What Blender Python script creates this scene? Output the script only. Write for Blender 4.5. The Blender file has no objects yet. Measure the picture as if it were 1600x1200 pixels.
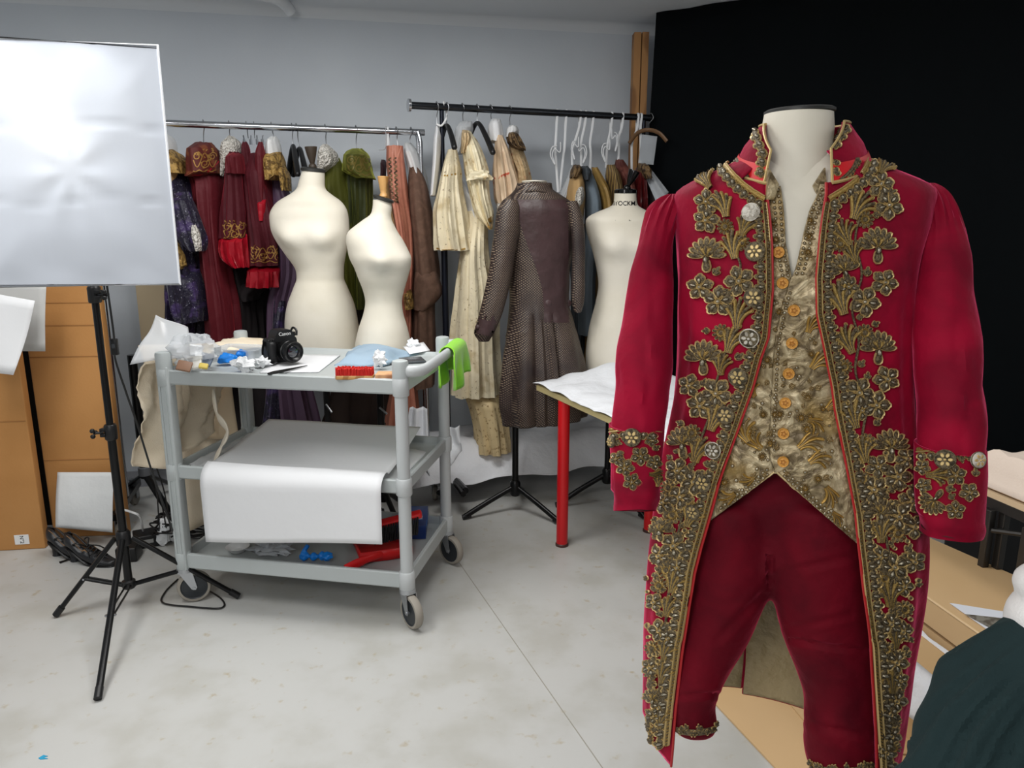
import bpy, bmesh, math, random
from mathutils import Vector, Matrix, noise
from mathutils.bvhtree import BVHTree
RND = random.Random(7)
COL = bpy.context.scene.collection
PI = math.pi
FPX = 1180.0; CH = 1.47; PITCH = math.radians(12.5)
SP, CP = math.sin(PITCH), math.cos(PITCH)
CAM = Vector((0, 0, CH))

def ray(px, py):
    a = (px-800)/FPX; b = (600-py)/FPX
    return Vector((a, CP+b*SP, -SP+b*CP))
def P(px, py, Y):                       # point at forward distance Y
    d = ray(px, py); return CAM + d*(Y/d.y)
def PZ(px, py, z=0.0):                  # point at height z
    d = ray(px, py); return CAM + d*((z-CH)/d.z)
def proj(v):
    d = v-CAM; zc = d.y*CP-d.z*SP
    return 800+FPX*d.x/zc, 600-FPX*(d.y*SP+d.z*CP)/zc
def lin(c):
    c = c/255.0
    return c/12.92 if c <= 0.04045 else ((c+0.055)/1.055)**2.4
def rgb(t): return (lin(t[0]), lin(t[1]), lin(t[2]), 1.0)
def lerp(a, b, t): return a+(b-a)*t
def sstep(a, b, x):
    t = max(0.0, min(1.0, (x-a)/(b-a))); return t*t*(3-2*t)

# ------------------------------------------------------------------ materials
MATS = {}
def mat(name, col, rough=0.6, metal=0.0, bump=None, var=None, sheen=0.0, sheen_tint=None, trans=0.0, alpha=1.0,
        spec=0.5, emit=None, coat=0.0, sss=0.0, ior=1.45, wave=None, var2=None, aniso=None):
    if name in MATS: return MATS[name]
    m = bpy.data.materials.new(name); m.use_nodes = True
    nt = m.node_tree; N = nt.nodes; Lk = nt.links
    b = N['Principled BSDF']
    b.inputs['Base Color'].default_value = rgb(col)
    b.inputs['Roughness'].default_value = rough
    b.inputs['Metallic'].default_value = metal
    b.inputs['Specular IOR Level'].default_value = spec
    b.inputs['IOR'].default_value = ior
    b.inputs['Transmission Weight'].default_value = trans
    b.inputs['Alpha'].default_value = alpha
    b.inputs['Sheen Weight'].default_value = sheen
    b.inputs['Coat Weight'].default_value = coat
    if sheen:
        b.inputs['Sheen Roughness'].default_value = 0.35
        b.inputs['Sheen Tint'].default_value = rgb(sheen_tint or (255, 255, 255))
    if emit:
        b.inputs['Emission Color'].default_value = rgb(emit[0]); b.inputs['Emission Strength'].default_value = emit[1]
    tc = N.new('ShaderNodeTexCoord')
    src = None
    def noisef(scale, detail=4.0, lo=0.4, hi=0.6, kind='noise', rand=1.0):
        if kind == 'noise':
            t = N.new('ShaderNodeTexNoise'); t.inputs['Scale'].default_value = scale; t.inputs['Detail'].default_value = detail; o = t.outputs['Fac']
        elif kind == 'voronoi':
            t = N.new('ShaderNodeTexVoronoi'); t.inputs['Scale'].default_value = scale; t.inputs['Randomness'].default_value = rand; o = t.outputs['Distance']
        else:
            t = N.new('ShaderNodeTexWave'); t.inputs['Scale'].default_value = scale; t.inputs['Distortion'].default_value = detail; o = t.outputs['Fac']
            if kind == 'waveh': t.bands_direction = 'Z'
        Lk.new(tc.outputs['Object'], t.inputs['Vector'])
        r = N.new('ShaderNodeMapRange'); r.inputs['From Min'].default_value = lo; r.inputs['From Max'].default_value = hi
        r.interpolation_type = 'SMOOTHSTEP'
        Lk.new(o, r.inputs['Value']); return r.outputs['Result']
    last = None
    for v in (var, var2):
        if not v: continue
        f = noisef(*v[1:])
        mx = N.new('ShaderNodeMix'); mx.data_type = 'RGBA'
        if last is None: mx.inputs['A'].default_value = rgb(col)
        else: Lk.new(last, mx.inputs['A'])
        mx.inputs['B'].default_value = rgb(v[0]); Lk.new(f, mx.inputs['Factor'])
        last = mx.outputs['Result']
    if last is not None: Lk.new(last, b.inputs['Base Color'])
    if bump:
        kind = bump[2] if len(bump) > 2 else 'noise'
        f = noisef(bump[0], 5.0, 0.0, 1.0, kind, 1.0)
        bp = N.new('ShaderNodeBump'); bp.inputs['Strength'].default_value = bump[1]; bp.inputs['Distance'].default_value = bump[3] if len(bump) > 3 else 0.01
        Lk.new(f, bp.inputs['Height']); Lk.new(bp.outputs['Normal'], b.inputs['Normal'])
    MATS[name] = m
    return m

# ------------------------------------------------------------------ mesh builder
class MB:
    def __init__(s): s.v = []; s.f = []; s.m = []
    def add(s, vs, fs, mi=0):
        o = len(s.v); s.v.extend([Vector(v) for v in vs])
        for f in fs: s.f.append(tuple(i+o for i in f)); s.m.append(mi)
        return s
    def grid(s, rows, cu=False, cv=False, mi=0):
        n = len(rows); k = len(rows[0]); vs = [p for r in rows for p in r]; fs = []
        for i in range(n if cv else n-1):
            for j in range(k if cu else k-1):
                a = i*k+j; b = i*k+(j+1) % k; c = ((i+1) % n)*k+(j+1) % k; d = ((i+1) % n)*k+j
                fs.append((a, b, c, d))
        return s.add(vs, fs, mi)
    def loft(s, rings, cap0=True, cap1=True, mi=0):
        k = len(rings[0]); s.grid(rings, cu=True, mi=mi)
        o = len(s.v)-len(rings)*k
        for flag, r0, rev in ((cap0, 0, True), (cap1, (len(rings)-1)*k, False)):
            if flag:
                c = Vector((0, 0, 0))
                for j in range(k): c += s.v[o+r0+j]
                s.v.append(c/k); ci = len(s.v)-1
                for j in range(k):
                    a, b = o+r0+j, o+r0+(j+1) % k
                    s.f.append((b, a, ci) if rev else (a, b, ci)); s.m.append(mi)
        return s
    def tube(s, path, r, n=10, caps=True, mi=0, flat=None, closed=False):
        path = [Vector(p) for p in path]; rings = []; up = None; L = len(path)
        for i, p in enumerate(path):
            a = path[(i-1) % L] if closed else path[max(i-1, 0)]; b = path[(i+1) % L] if closed else path[min(i+1, L-1)]
            t = (b-a); t = t.normalized() if t.length > 1e-9 else Vector((0, 0, 1))
            if up is None:
                up = Vector((0, 0, 1)) if abs(t.z) < 0.9 else Vector((0, 1, 0))
            x = up.cross(t)
            if x.length < 1e-6: x = Vector((1, 0, 0)).cross(t)
            x.normalize(); y = t.cross(x); up = y
            ri = r[i] if isinstance(r, (list, tuple)) else r
            fx, fy = flat or (1, 1)
            rings.append([p+x*(ri*fx*math.cos(q))+y*(ri*fy*math.sin(q)) for q in [2*PI*j/n for j in range(n)]])
        if closed: return s.grid(rings, cu=True, cv=True, mi=mi)
        return s.loft(rings, caps, caps, mi)
    def cyl(s, a, b, r, r2=None, n=20, mi=0):
        return s.tube([a, b], [r, r if r2 is None else r2], n, True, mi)
    def box(s, c, d, M=None, mi=0, bev=0.0):
        c = Vector(c); hx, hy, hz = d[0]/2, d[1]/2, d[2]/2
        if bev > 0:
            bm = bmesh.new(); bmesh.ops.create_cube(bm, size=1.0)
            for v in bm.verts: v.co = Vector((v.co.x*d[0], v.co.y*d[1], v.co.z*d[2]))
            bmesh.ops.bevel(bm, geom=bm.edges[:], offset=bev, segments=3, profile=0.5, affect='EDGES')
            bm.verts.index_update()
            vs = [v.co.copy() for v in bm.verts]; fs = [tuple(v.index for v in f.verts) for f in bm.faces]; bm.free()
        else:
            vs = [Vector((x, y, z)) for x in (-hx, hx) for y in (-hy, hy) for z in (-hz, hz)]
            fs = [(0, 1, 3, 2), (4, 6, 7, 5), (0, 4, 5, 1), (2, 3, 7, 6), (0, 2, 6, 4), (1, 5, 7, 3)]
        vs = [(M @ v if M else v)+c for v in vs]
        return s.add(vs, fs, mi)
    def lathe(s, prof, c=(0, 0, 0), n=32, M=None, mi=0):
        c = Vector(c); rings = []
        for r, z in prof:
            ring = [Vector((r*math.cos(2*PI*j/n), r*math.sin(2*PI*j/n), z)) for j in range(n)]
            rings.append([(M @ v if M else v)+c for v in ring])
        return s.loft(rings, True, True, mi)
    def ball(s, c, r, n=16, M=None, mi=0):
        c = Vector(c); rr = (r, r, r) if not isinstance(r, (tuple, list)) else r
        rings = []
        for i in range(1, n//2):
            t = PI*i/(n//2)
            ring = [Vector((rr[0]*math.sin(t)*math.cos(2*PI*j/n), rr[1]*math.sin(t)*math.sin(2*PI*j/n), -rr[2]*math.cos(t))) for j in range(n)]
            rings.append([(M @ v if M else v)+c for v in ring])
        return s.loft(rings, True, True, mi)
    def prism(s, pts, up, mi=0):        # closed polygon pts extruded by vector up
        n = len(pts); pts = [Vector(p) for p in pts]; up = Vector(up)
        vs = pts+[p+up for p in pts]
        fs = [tuple(range(n))[::-1], tuple(range(n, 2*n))]+[(i, (i+1) % n, n+(i+1) % n, n+i) for i in range(n)]
        return s.add(vs, fs, mi)
    def xform(s, M):
        s.v = [M @ v for v in s.v]; return s
    def mesh(s, name):
        me = bpy.data.meshes.new(name); me.from_pydata([tuple(v) for v in s.v], [], s.f)
        if any(s.m): me.polygons.foreach_set('material_index', s.m)
        me.update(); return me
    def bvh(s): return BVHTree.FromPolygons([tuple(v) for v in s.v], s.f)

MW = {}
def fixn(me):
    bm = bmesh.new(); bm.from_mesh(me); bmesh.ops.recalc_face_normals(bm, faces=bm.faces[:]); bm.to_mesh(me); bm.free()
def link(name, me, mats, smooth=True, auto=None):
    o = bpy.data.objects.new(name, me); COL.objects.link(o)
    for m in (mats if isinstance(mats, (list, tuple)) else [mats]): me.materials.append(m)
    if smooth:
        me.polygons.foreach_set('use_smooth', [True]*len(me.polygons))
        if auto is not None:
            try: me.set_sharp_from_angle(angle=math.radians(auto))
            except Exception: pass
    return o
def thing(name, label, cat, loc=(0, 0, 0), rz=0.0, group=None):
    o = bpy.data.objects.new(name, None); COL.objects.link(o)
    o.empty_display_size = 0.05
    o.location = loc; o.rotation_euler = (0, 0, rz); o['label'] = label; o['category'] = cat
    if group: o['group'] = group
    MW[o] = Matrix.Translation(Vector(loc)) @ Matrix.Rotation(rz, 4, 'Z')
    return o
def part(name, mb, m, parent, local=False, smooth=True, auto=40, thick=None, label=None, norm=True, sub=0, off=-1.0):
    me = mb if isinstance(mb, bpy.types.Mesh) else mb.mesh(name)
    if not local: me.transform(MW[parent].inverted())
    if norm: fixn(me)
    o = link(name, me, m, smooth, auto); o.parent = parent; MW[o] = MW[parent]
    if thick:
        d = o.modifiers.new('thickness', 'SOLIDIFY'); d.thickness = thick; d.offset = off
    if sub:
        d = o.modifiers.new('sub', 'SUBSURF'); d.levels = sub; d.render_levels = sub
    if label: o['label'] = label
    return o
def solo(name, mb, m, label, cat, group=None, kind=None, smooth=True, auto=40, thick=None, norm=True, sub=0, off=-1.0):
    me = mb if isinstance(mb, bpy.types.Mesh) else mb.mesh(name)
    if norm: fixn(me)
    n = len(me.vertices); xs = [v.co.copy() for v in me.vertices]
    c = Vector(((min(v.x for v in xs)+max(v.x for v in xs))/2, (min(v.y for v in xs)+max(v.y for v in xs))/2, min(v.z for v in xs)))
    me.transform(Matrix.Translation(-c))
    o = link(name, me, m, smooth, auto); o.location = c; MW[o] = Matrix.Translation(c)
    if label: o['label'] = label
    if cat: o['category'] = cat
    if group: o['group'] = group
    if kind: o['kind'] = kind
    if thick:
        d = o.modifiers.new('thickness', 'SOLIDIFY'); d.thickness = thick; d.offset = off
    if sub:
        d = o.modifiers.new('sub', 'SUBSURF'); d.levels = sub; d.render_levels = sub
    return o
def struct(name, mb, m, **k): return solo(name, mb, m, None, None, kind='structure', **k)
def remeshed(mb, voxel=0.006, it=6, fac=0.5):
    me = mb.mesh('tmp'); fixn(me)
    o = bpy.data.objects.new('tmp', me); COL.objects.link(o)
    r = o.modifiers.new('r', 'REMESH'); r.mode = 'VOXEL'; r.voxel_size = voxel
    if it:
        s = o.modifiers.new('s', 'SMOOTH'); s.iterations = it; s.factor = fac
    bpy.context.view_layer.update()
    dg = bpy.context.evaluated_depsgraph_get()
    out = bpy.data.meshes.new_from_object(o.evaluated_get(dg))
    bpy.data.objects.remove(o); return out
def text_mb(s, size, M, depth=0.0004, bold=0.0):
    cu = bpy.data.curves.new('t', 'FONT'); cu.body = s; cu.size = size; cu.extrude = depth; cu.align_x = 'CENTER'; cu.align_y = 'CENTER'; cu.offset = bold
    o = bpy.data.objects.new('t', cu); COL.objects.link(o); bpy.context.view_layer.update()
    me = bpy.data.meshes.new_from_object(o.evaluated_get(bpy.context.evaluated_depsgraph_get()))
    mb = MB(); mb.add([M @ v.co for v in me.vertices], [tuple(p.vertices) for p in me.polygons])
    bpy.data.objects.remove(o); return mb
def frame(o, x, z):                     # matrix with local x, normal z
    x = Vector(x).normalized(); z = Vector(z).normalized(); y = z.cross(x).normalized(); x = y.cross(z)
    M = Matrix((x, y, z)).transposed().to_4x4(); M.translation = Vector(o); return M
def resample(rows, n):                  # cubic interpolation of tuples keyed by the first entry
    out = []; k = len(rows)
    def tan(i, c):
        if i == 0: return (rows[1][c]-rows[0][c])/(rows[1][0]-rows[0][0])
        if i == k-1: return (rows[-1][c]-rows[-2][c])/(rows[-1][0]-rows[-2][0])
        d0 = (rows[i][c]-rows[i-1][c])/(rows[i][0]-rows[i-1][0]); d1 = (rows[i+1][c]-rows[i][c])/(rows[i+1][0]-rows[i][0])
        return 0.0 if d0*d1 < 0 else 0.5*(d0+d1) if abs(d0+d1) < 6*min(abs(d0), abs(d1))+1e-9 else 3*min(abs(d0), abs(d1))*(1 if d0 > 0 else -1)
    for q in range(n):
        y = lerp(rows[0][0], rows[-1][0], q/(n-1))
        i = 0
        while i < k-2 and y > rows[i+1][0]: i += 1
        h = rows[i+1][0]-rows[i][0]; t = (y-rows[i][0])/h; r = [y]
        for c in range(1, len(rows[0])):
            p0, p1, m0, m1 = rows[i][c], rows[i+1][c], tan(i, c)*h, tan(i+1, c)*h
            r.append((2*t**3-3*t*t+1)*p0+(t**3-2*t*t+t)*m0+(-2*t**3+3*t*t)*p1+(t**3-t*t)*m1)
        out.append(tuple(r))
    return out
def garment(rows, Y, dep=0.12, folds=7, amp=0.10, seed=0, n=64, step=5, tap=0.3, drift=0.6, caps=True, yaw=0.0):
    mb = MB(); nr = max(6, int((rows[-1][0]-rows[0][0])/step)); rs = resample(rows, nr); rings = []
    ph = seed*1.7; q = []
    for i, (py, xl, xr) in enumerate(rs):
        t = i/(nr-1); a_ = P(xl, py, Y); b_ = P(xr, py, Y); c = (a_+b_)*0.5; a = (b_-a_).length/2
        d = dep*lerp(tap, 1.0, sstep(0, 0.22, t)); w = amp*(0.25+0.75*t); ring = []
        for j in range(n):
            th = 2*PI*j/n
            r = 1+w*(0.7*math.sin(folds*th+ph+drift*math.sin(3*t+ph))+0.45*math.sin((folds*2+1)*th+ph*2.3-drift*2*t))-w*0.6
            r += 0.5*w*noise.noise(Vector((math.cos(th)*2+seed, math.sin(th)*2, t*5)))
            x = a*r*math.cos(th); y = d*r*math.sin(th)
            ring.append(Vector((c.x+x, c.y+y+x*yaw, c.z+0.006*noise.noise(Vector((th*2, t*4, seed))))))
        rings.append(ring)
    return mb.loft(rings, caps, caps)
def bodyloft(rows, Y, n=48, step=4, bumps=(), twist=0.0):
    # rows: (py, xl, xr, depth ratio, y shift); bumps: (angle, py, sa, sy, h) with angle 0 facing the camera, positive to the right
    mb = MB(); nr = max(6, int((rows[-1][0]-rows[0][0])/step)); rs = resample(rows, nr); rings = []
    for py, xl, xr, dr, ys in rs:
        a_ = P(xl, py, Y); b_ = P(xr, py, Y); c = (a_+b_)*0.5; a = (b_-a_).length/2; ring = []
        for j in range(n):
            th = 2*PI*j/n
            x = a*math.sin(th); y = -a*dr*math.cos(th)
            k = 0.0
            for (ba, bp, sa, sy, h) in bumps:
                da = (th-ba+PI) % (2*PI)-PI
                k += h*math.exp(-(da/sa)**2-((py-bp)/sy)**2)
            ring.append(Vector((c.x+x+k*math.sin(th), c.y+y+ys-k*math.cos(th), c.z)))
        rings.append(ring)
    return mb.loft(rings)
def sheet(pts, nu, nv, f=None):         # bilinear patch from four corners, f(u, v) -> offset vector
    a, b, c, d = [Vector(p) for p in pts]; rows = []
    for i in range(nv+1):
        v = i/nv; r = []
        for j in range(nu+1):
            u = j/nu; p = (a*(1-u)+b*u)*(1-v)+(d*(1-u)+c*u)*v
            if f: p = p+Vector(f(u, v))
            r.append(p)
        rows.append(r)
    return MB().grid(rows)
def crumple(c, r, seed=0, amp=0.45, n=22, fl=(1, 1, 0.7), freq=3.0):
    mb = MB().ball((0, 0, 0), 1.0, n); out = []
    for v in mb.v:
        k = 1+amp*(noise.noise(v*freq*0.5+Vector((seed*3.1, 0, 0)))+0.7*abs(noise.noise(v*freq+Vector((0, seed*2.7, 1))))-0.35*abs(noise.noise(v*freq*2.3+Vector((seed, 5, 2)))))
        p = Vector((v.x*fl[0], v.y*fl[1], v.z*fl[2]))*(k*r); out.append(p)
    mz = min(p.z for p in out); c = Vector(c)
    mb.v = [p+c-Vector((0, 0, mz)) for p in out]; return mb
def catmull(pts, n=8, closed=False):
    pts = [Vector(p) for p in pts]; L = len(pts); out = []
    for i in range(L if closed else L-1):
        p0 = pts[(i-1) % L] if (closed or i > 0) else pts[0]; p1 = pts[i]; p2 = pts[(i+1) % L]; p3 = pts[(i+2) % L] if (closed or i+2 < L) else pts[-1]
        for k in range(n):
            t = k/n
            out.append(0.5*((2*p1)+(p2-p0)*t+(2*p0-5*p1+4*p2-p3)*t*t+(3*p1-p0-3*p2+p3)*t**3))
    if not closed: out.append(pts[-1])
    return out
# ------------------------------------------------------------------ shared materials
M_wall = mat('wall_paint', (210, 216, 222), 0.85, var=((202, 208, 215), 1.2, 3.0, 0.4, 0.65), bump=(60, 0.05))
M_ceil = mat('ceiling_paint', (218, 222, 226), 0.9)
M_floor = mat('linoleum', (188, 188, 185), 0.42, var=((177, 176, 170), 5.0, 8.0, 0.42, 0.70), var2=((168, 156, 132), 26.0, 10.0, 0.61, 0.82), bump=(30, 0.02))
M_black = mat('black_plastic', (18, 18, 19), 0.4)
M_blackm = mat('black_metal', (14, 14, 15), 0.32, 0.4)
M_chrome = mat('chrome', (200, 202, 206), 0.14, 1.0)
M_steel = mat('steel', (150, 152, 155), 0.35, 1.0)
M_white = mat('white_plastic', (225, 226, 226), 0.45)
M_paper = mat('white_paper', (228, 229, 231), 0.75, bump=(9, 0.08, 'noise', 0.02))
M_tissue = mat('tissue_paper', (226, 228, 232), 0.7, bump=(22, 0.25, 'noise', 0.02))
M_kraft = mat('brown_cardboard', (186, 134, 78), 0.75, var=((172, 121, 66), 2.0, 4.0, 0.4, 0.7), bump=(80, 0.05))
M_tanc = mat('tan_cardboard', (205, 172, 128), 0.6, var=((196, 162, 116), 2.0, 4.0, 0.4, 0.7))
M_wood = mat('light_wood', (196, 150, 92), 0.45, var=((160, 112, 60), 6.0, 6.0, 0.4, 0.7, 'wave'))
M_timber = mat('timber', (176, 128, 78), 0.6, var=((140, 96, 54), 2.5, 8.0, 0.3, 0.8, 'wave'))
def clear_mat(name, col, tint=0.5, rough=0.25):
    if name in MATS: return MATS[name]
    m = bpy.data.materials.new(name); m.use_nodes = True; nt = m.node_tree; N = nt.nodes; L = nt.links
    out = N['Material Output']; b = N['Principled BSDF']
    b.inputs['Base Color'].default_value = rgb(col); b.inputs['Roughness'].default_value = rough
    t = N.new('ShaderNodeBsdfTransparent'); mx = N.new('ShaderNodeMixShader')
    lw = N.new('ShaderNodeLayerWeight'); lw.inputs['Blend'].default_value = 0.35
    mr = N.new('ShaderNodeMapRange'); mr.inputs['To Min'].default_value = tint; mr.inputs['To Max'].default_value = min(1, tint+0.5)
    L.new(lw.outputs['Facing'], mr.inputs['Value']); L.new(mr.outputs['Result'], mx.inputs['Fac'])
    L.new(t.outputs[0], mx.inputs[1]); L.new(b.outputs[0], mx.inputs[2]); L.new(mx.outputs[0], out.inputs['Surface'])
    MATS[name] = m; return m
M_clear = clear_mat('clear_plastic', (225, 230, 235), 0.34, 0.12)
M_milky = clear_mat('milky_plastic', (222, 225, 228), 0.45)

# ------------------------------------------------------------------ room
WD = Vector((math.cos(math.radians(12)), math.sin(math.radians(12)), 0))     # direction of the back wall
WN = Vector((-WD.y, WD.x, 0))                                              # outward
W0 = Vector((-1.17, 4.19, 0))
def wallpt(t, z=0.0, off=0.0): return W0+WD*t+WN*off+Vector((0, 0, z))
CZ = 2.52
wl = wallpt(-2.3); wr = wallpt(4.6)
struct('floor', MB().prism([(-3.6, -2.2, -0.05), (4.3, -2.2, -0.05), (4.3, 6, -0.05), (-3.6, 6, -0.05)], (0, 0, 0.05)), M_floor, smooth=False)
struct('ceiling', MB().prism([(-3.6, -2.2, CZ), (4.3, -2.2, CZ), (4.3, 6, CZ), (-3.6, 6, CZ)], (0, 0, 0.1)), M_ceil, smooth=False)
struct('wall_back', MB().prism([wallpt(-2.6), wallpt(5.4), wallpt(5.4, 0, 0.1), wallpt(-2.6, 0, 0.1)], (0, 0, CZ)), M_wall, smooth=False)
struct('wall_left', MB().prism([(-3.5, -2.1, 0), (-3.6, -2.1, 0), (-3.6, 4.2, 0), (-3.5, 4.2, 0)], (0, 0, CZ)), M_wall, smooth=False)
struct('wall_right', MB().prism([(4.1, -2.1, 0), (4.2, -2.1, 0), (4.2, 5.6, 0), (4.1, 5.6, 0)], (0, 0, CZ)), M_wall, smooth=False)
struct('wall_front', MB().prism([(-3.6, -2.1, 0), (4.2, -2.1, 0), (4.2, -2.2, 0), (-3.6, -2.2, 0)], (0, 0, CZ)), M_wall, smooth=False)
# skirting along the back wall
struct('baseboard_back', MB().prism([wallpt(-2.6, 0, -0.015), wallpt(5.2, 0, -0.015), wallpt(5.2), wallpt(-2.6)], (0, 0, 0.09)), mat('skirting', (150, 152, 158), 0.6), smooth=False)
# coved edge where wall meets ceiling
cv = []
for k in range(7):
    a = k/6*PI/2
    cv.append([wallpt(-2.6, CZ-0.05*(1-math.sin(a)), -0.05*(1-math.cos(a))), wallpt(5.2, CZ-0.05*(1-math.sin(a)), -0.05*(1-math.cos(a)))])
struct('trim_1', MB().grid(cv), M_ceil)
# pipe fitting at the ceiling
pc = P(428, 8, 3.95); pc.z = CZ-0.02
struct('trim_2', MB().tube(catmull([pc+Vector((-0.45, -0.5, 0.0)), pc+Vector((-0.1, -0.1, 0.0)), pc, pc+Vector((0.03, 0.1, -0.01)), pc+Vector((0.04, 0.14, -0.03))], 6), 0.028, 14), M_ceil)
# timber post at the end of the wall
tp = P(997, 180, 4.42)
struct('trim_3', MB().box((tp.x-0.022, tp.y, CZ/2-0.03), (0.038, 0.08, CZ-0.1)).box((tp.x+0.02, tp.y-0.01, CZ/2-0.03), (0.035, 0.07, CZ-0.1)), M_timber, smooth=False)
# seam in the linoleum
sa, sb = PZ(718, 880), PZ(945, 1205); sd = (sb-sa).normalized(); sn = Vector((-sd.y, sd.x, 0))*0.0016
sa -= sd*0.55
struct('trim_4', MB().prism([sa-sn, sb-sn, sb+sn, sa+sn], (0, 0, 0.0006)), mat('seam', (150, 146, 136), 0.7), smooth=False)

# black backdrop hung at an angle
ba = P(1006, 600, 4.32); bb = P(1700, 600, 3.05)
bdir = Vector((bb.x-ba.x, bb.y-ba.y, 0)); blen = bdir.length; bdir.normalize(); bn = Vector((bdir.y, -bdir.x, 0))
rows = []
for i in range(25):
    z = lerp(0.02, CZ-0.003, i/24); r = []
    for j in range(140):
        u = j/139*(blen+0.5); d = 0.012*math.sin(u*9+0.4*z)+0.010*math.sin(u*21.0+1)
        q = Vector((ba.x, ba.y, z))+bdir*(u-0.02-0.03*(z-1.8)*(1-min(1, u*4))*-1)+bn*d; r.append(q)
    rows.append(r)
M_bd = mat('black_backdrop', (12, 15, 17), 0.95, spec=0.1)
solo('backdrop_curtain', MB().grid(rows), M_bd, 'black fabric backdrop hung from floor to ceiling behind the red coat', 'backdrop', thick=0.004)
# ------------------------------------------------------------------ utility cart
M_cart = mat('grey_cart_plastic', (178, 184, 184), 0.42, bump=(150, 0.04))
M_cartp = mat('grey_cart_post', (188, 192, 193), 0.35)
M_alu = mat('brushed_aluminium', (175, 178, 182), 0.3, 0.8)
M_tyre = mat('grey_rubber', (150, 144, 134), 0.7)
CC = Vector((-0.775, 2.875, 0)); CRZ = math.radians(-10.7); CL, CW = 0.90, 0.53
cart = thing('utility_cart', 'pale grey three tier utility cart on four wheels', 'cart', CC, CRZ)
CM = MW[cart]
def cpt(x, y, z): return CM @ Vector((x, y, z))
def rrect(hx, hy, r, z, n=6):
    out = []
    for (sx, sy, a0) in ((1, 1, 0), (-1, 1, 90), (-1, -1, 180), (1, -1, 270)):
        for k in range(n+1):
            a = math.radians(a0+90*k/n); out.append(Vector((sx*(hx-r)+r*math.cos(a), sy*(hy-r)+r*math.sin(a), z)))
    return out
def tray(z0, z1, zf):
    hx, hy = CL/2+0.012, CW/2+0.012; mb = MB()
    mb.loft([rrect(hx-0.006, hy-0.006, 0.03, z0), rrect(hx, hy, 0.034, z0+0.006), rrect(hx, hy, 0.034, z1-0.004), rrect(hx-0.004, hy-0.004, 0.032, z1),
             rrect(hx-0.014, hy-0.014, 0.026, z1), rrect(hx-0.018, hy-0.018, 0.024, z1-0.004), rrect(hx-0.022, hy-0.022, 0.02, zf+0.004), rrect(hx-0.03, hy-0.03, 0.02, zf)], True, True)
    return mb
ZT, ZM, ZB = 0.9165, 0.535, 0.172
part('tray', tray(0.872, 0.926, ZT), M_cart, cart, local=True)
part('tray', tray(0.511, 0.563, ZM), M_cart, cart, local=True)
part('tray', tray(0.147, 0.208, ZB), M_cart, cart, local=True)
posts = [(-1, -1), (1, -1), (-1, 1), (1, 1)]
for sx, sy in posts:
    x, y = sx*CL/2, sy*CW/2; mb = MB()
    if sx > 0:
        mb.cyl((x, y, 0.15), (x, y, 0.965), 0.023, n=24)
    else:                                  # square grooved posts at the far end
        mb.box((x+0.002, y, 0.54), (0.046, 0.046, 0.80), bev=0.006)
        for gx in (-0.010, 0.010): mb.box((x+gx, y-0.024, 0.54), (0.006, 0.004, 0.78))
    for z0, z1 in ((0.147, 0.21), (0.509, 0.565), (0.870, 0.93)):
        mb.lathe([(0.026, z0-0.004), (0.029, z0), (0.029, z1), (0.026, z1+0.004)], (x, y, 0), 24)
    po = part('post', mb, M_cartp if sx > 0 else M_cart, cart, local=True)
    part('cap', MB().lathe([(0.0285, 0.926), (0.0285, 0.982), (0.026, 0.990), (0.016, 0.993)], (x, y, 0), 24), M_cart, po, local=True)
# push handle at the right hand end
hx, hy = CL/2, CW/2
hp = catmull([(hx, -hy, 0.955), (hx+0.045, -hy, 0.955), (hx+0.072, -hy+0.03, 0.955), (hx+0.082, -hy+0.10, 0.960), (hx+0.085, 0, 0.965), (hx+0.082, hy-0.10, 0.967), (hx+0.065, hy-0.02, 0.965), (hx+0.035, hy, 0.962), (hx, hy, 0.96)], 8)
part('handle', MB().tube(hp, 0.0175, 16, flat=(0.8, 1.15)), M_cartp, cart, local=True)
def caster(sx, sy, ang, brake=False):
    x, y = sx*CL/2, sy*CW/2; R = 0.0635
    Rz = Matrix.Rotation(ang, 4, 'Z'); off = Rz @ Vector((0.028, 0, 0))
    fk = MB().lathe([(0.020, 0.128), (0.030, 0.131), (0.030, 0.147), (0.018, 0.149)], (x, y, 0), 24)
    for s in (-1, 1):                      # fork cheeks
        cs = [Rz @ Vector(p)+Vector((x, y, 0)) for p in ((-0.022, s*0.019, 0.134), (0.026, s*0.019, 0.134), (0.040, s*0.021, 0.066), (0.034, s*0.021, 0.056), (0.020, s*0.021, 0.060))]
        fk.prism(cs, Rz @ Vector((0, s*0.0025, 0)))
    fk.box(Rz @ Vector((0.0, 0, 0.132))+Vector((x, y, 0)), (0.05, 0.042, 0.006), Rz)
    w = Vector((x, y, R+0.0005))+off
    MR = Rz @ Matrix.Rotation(PI/2, 4, 'X')
    fk.cyl(w+Rz @ Vector((0, -0.026, 0)), w+Rz @ Vector((0, 0.026, 0)), 0.006)
    f = part('caster_fork', fk, M_alu, cart, local=True)
    wh = part('wheel', MB().lathe([(0.012, -0.013), (0.046, -0.011), (0.050, -0.014), (0.050, 0.014), (0.046, 0.011), (0.012, 0.013)], w, 32, MR), mat('wheel_hub', (42, 46, 50), 0.4), f, local=True)
    prof = [(0.050, -0.015), (0.0585, -0.0145), (0.0625, -0.009), (R, 0), (0.0625, 0.009), (0.0585, 0.0145), (0.050, 0.015)]
    rings = []
    tb = MB()
    for k in range(40):
        a = 2*PI*k/40
        rings.append([(MR @ Vector((r*math.cos(a), r*math.sin(a), z)))+w for r, z in prof])
    tb.grid(rings, cu=True, cv=True)
    part('tyre', tb, M_tyre, f, local=True)
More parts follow.
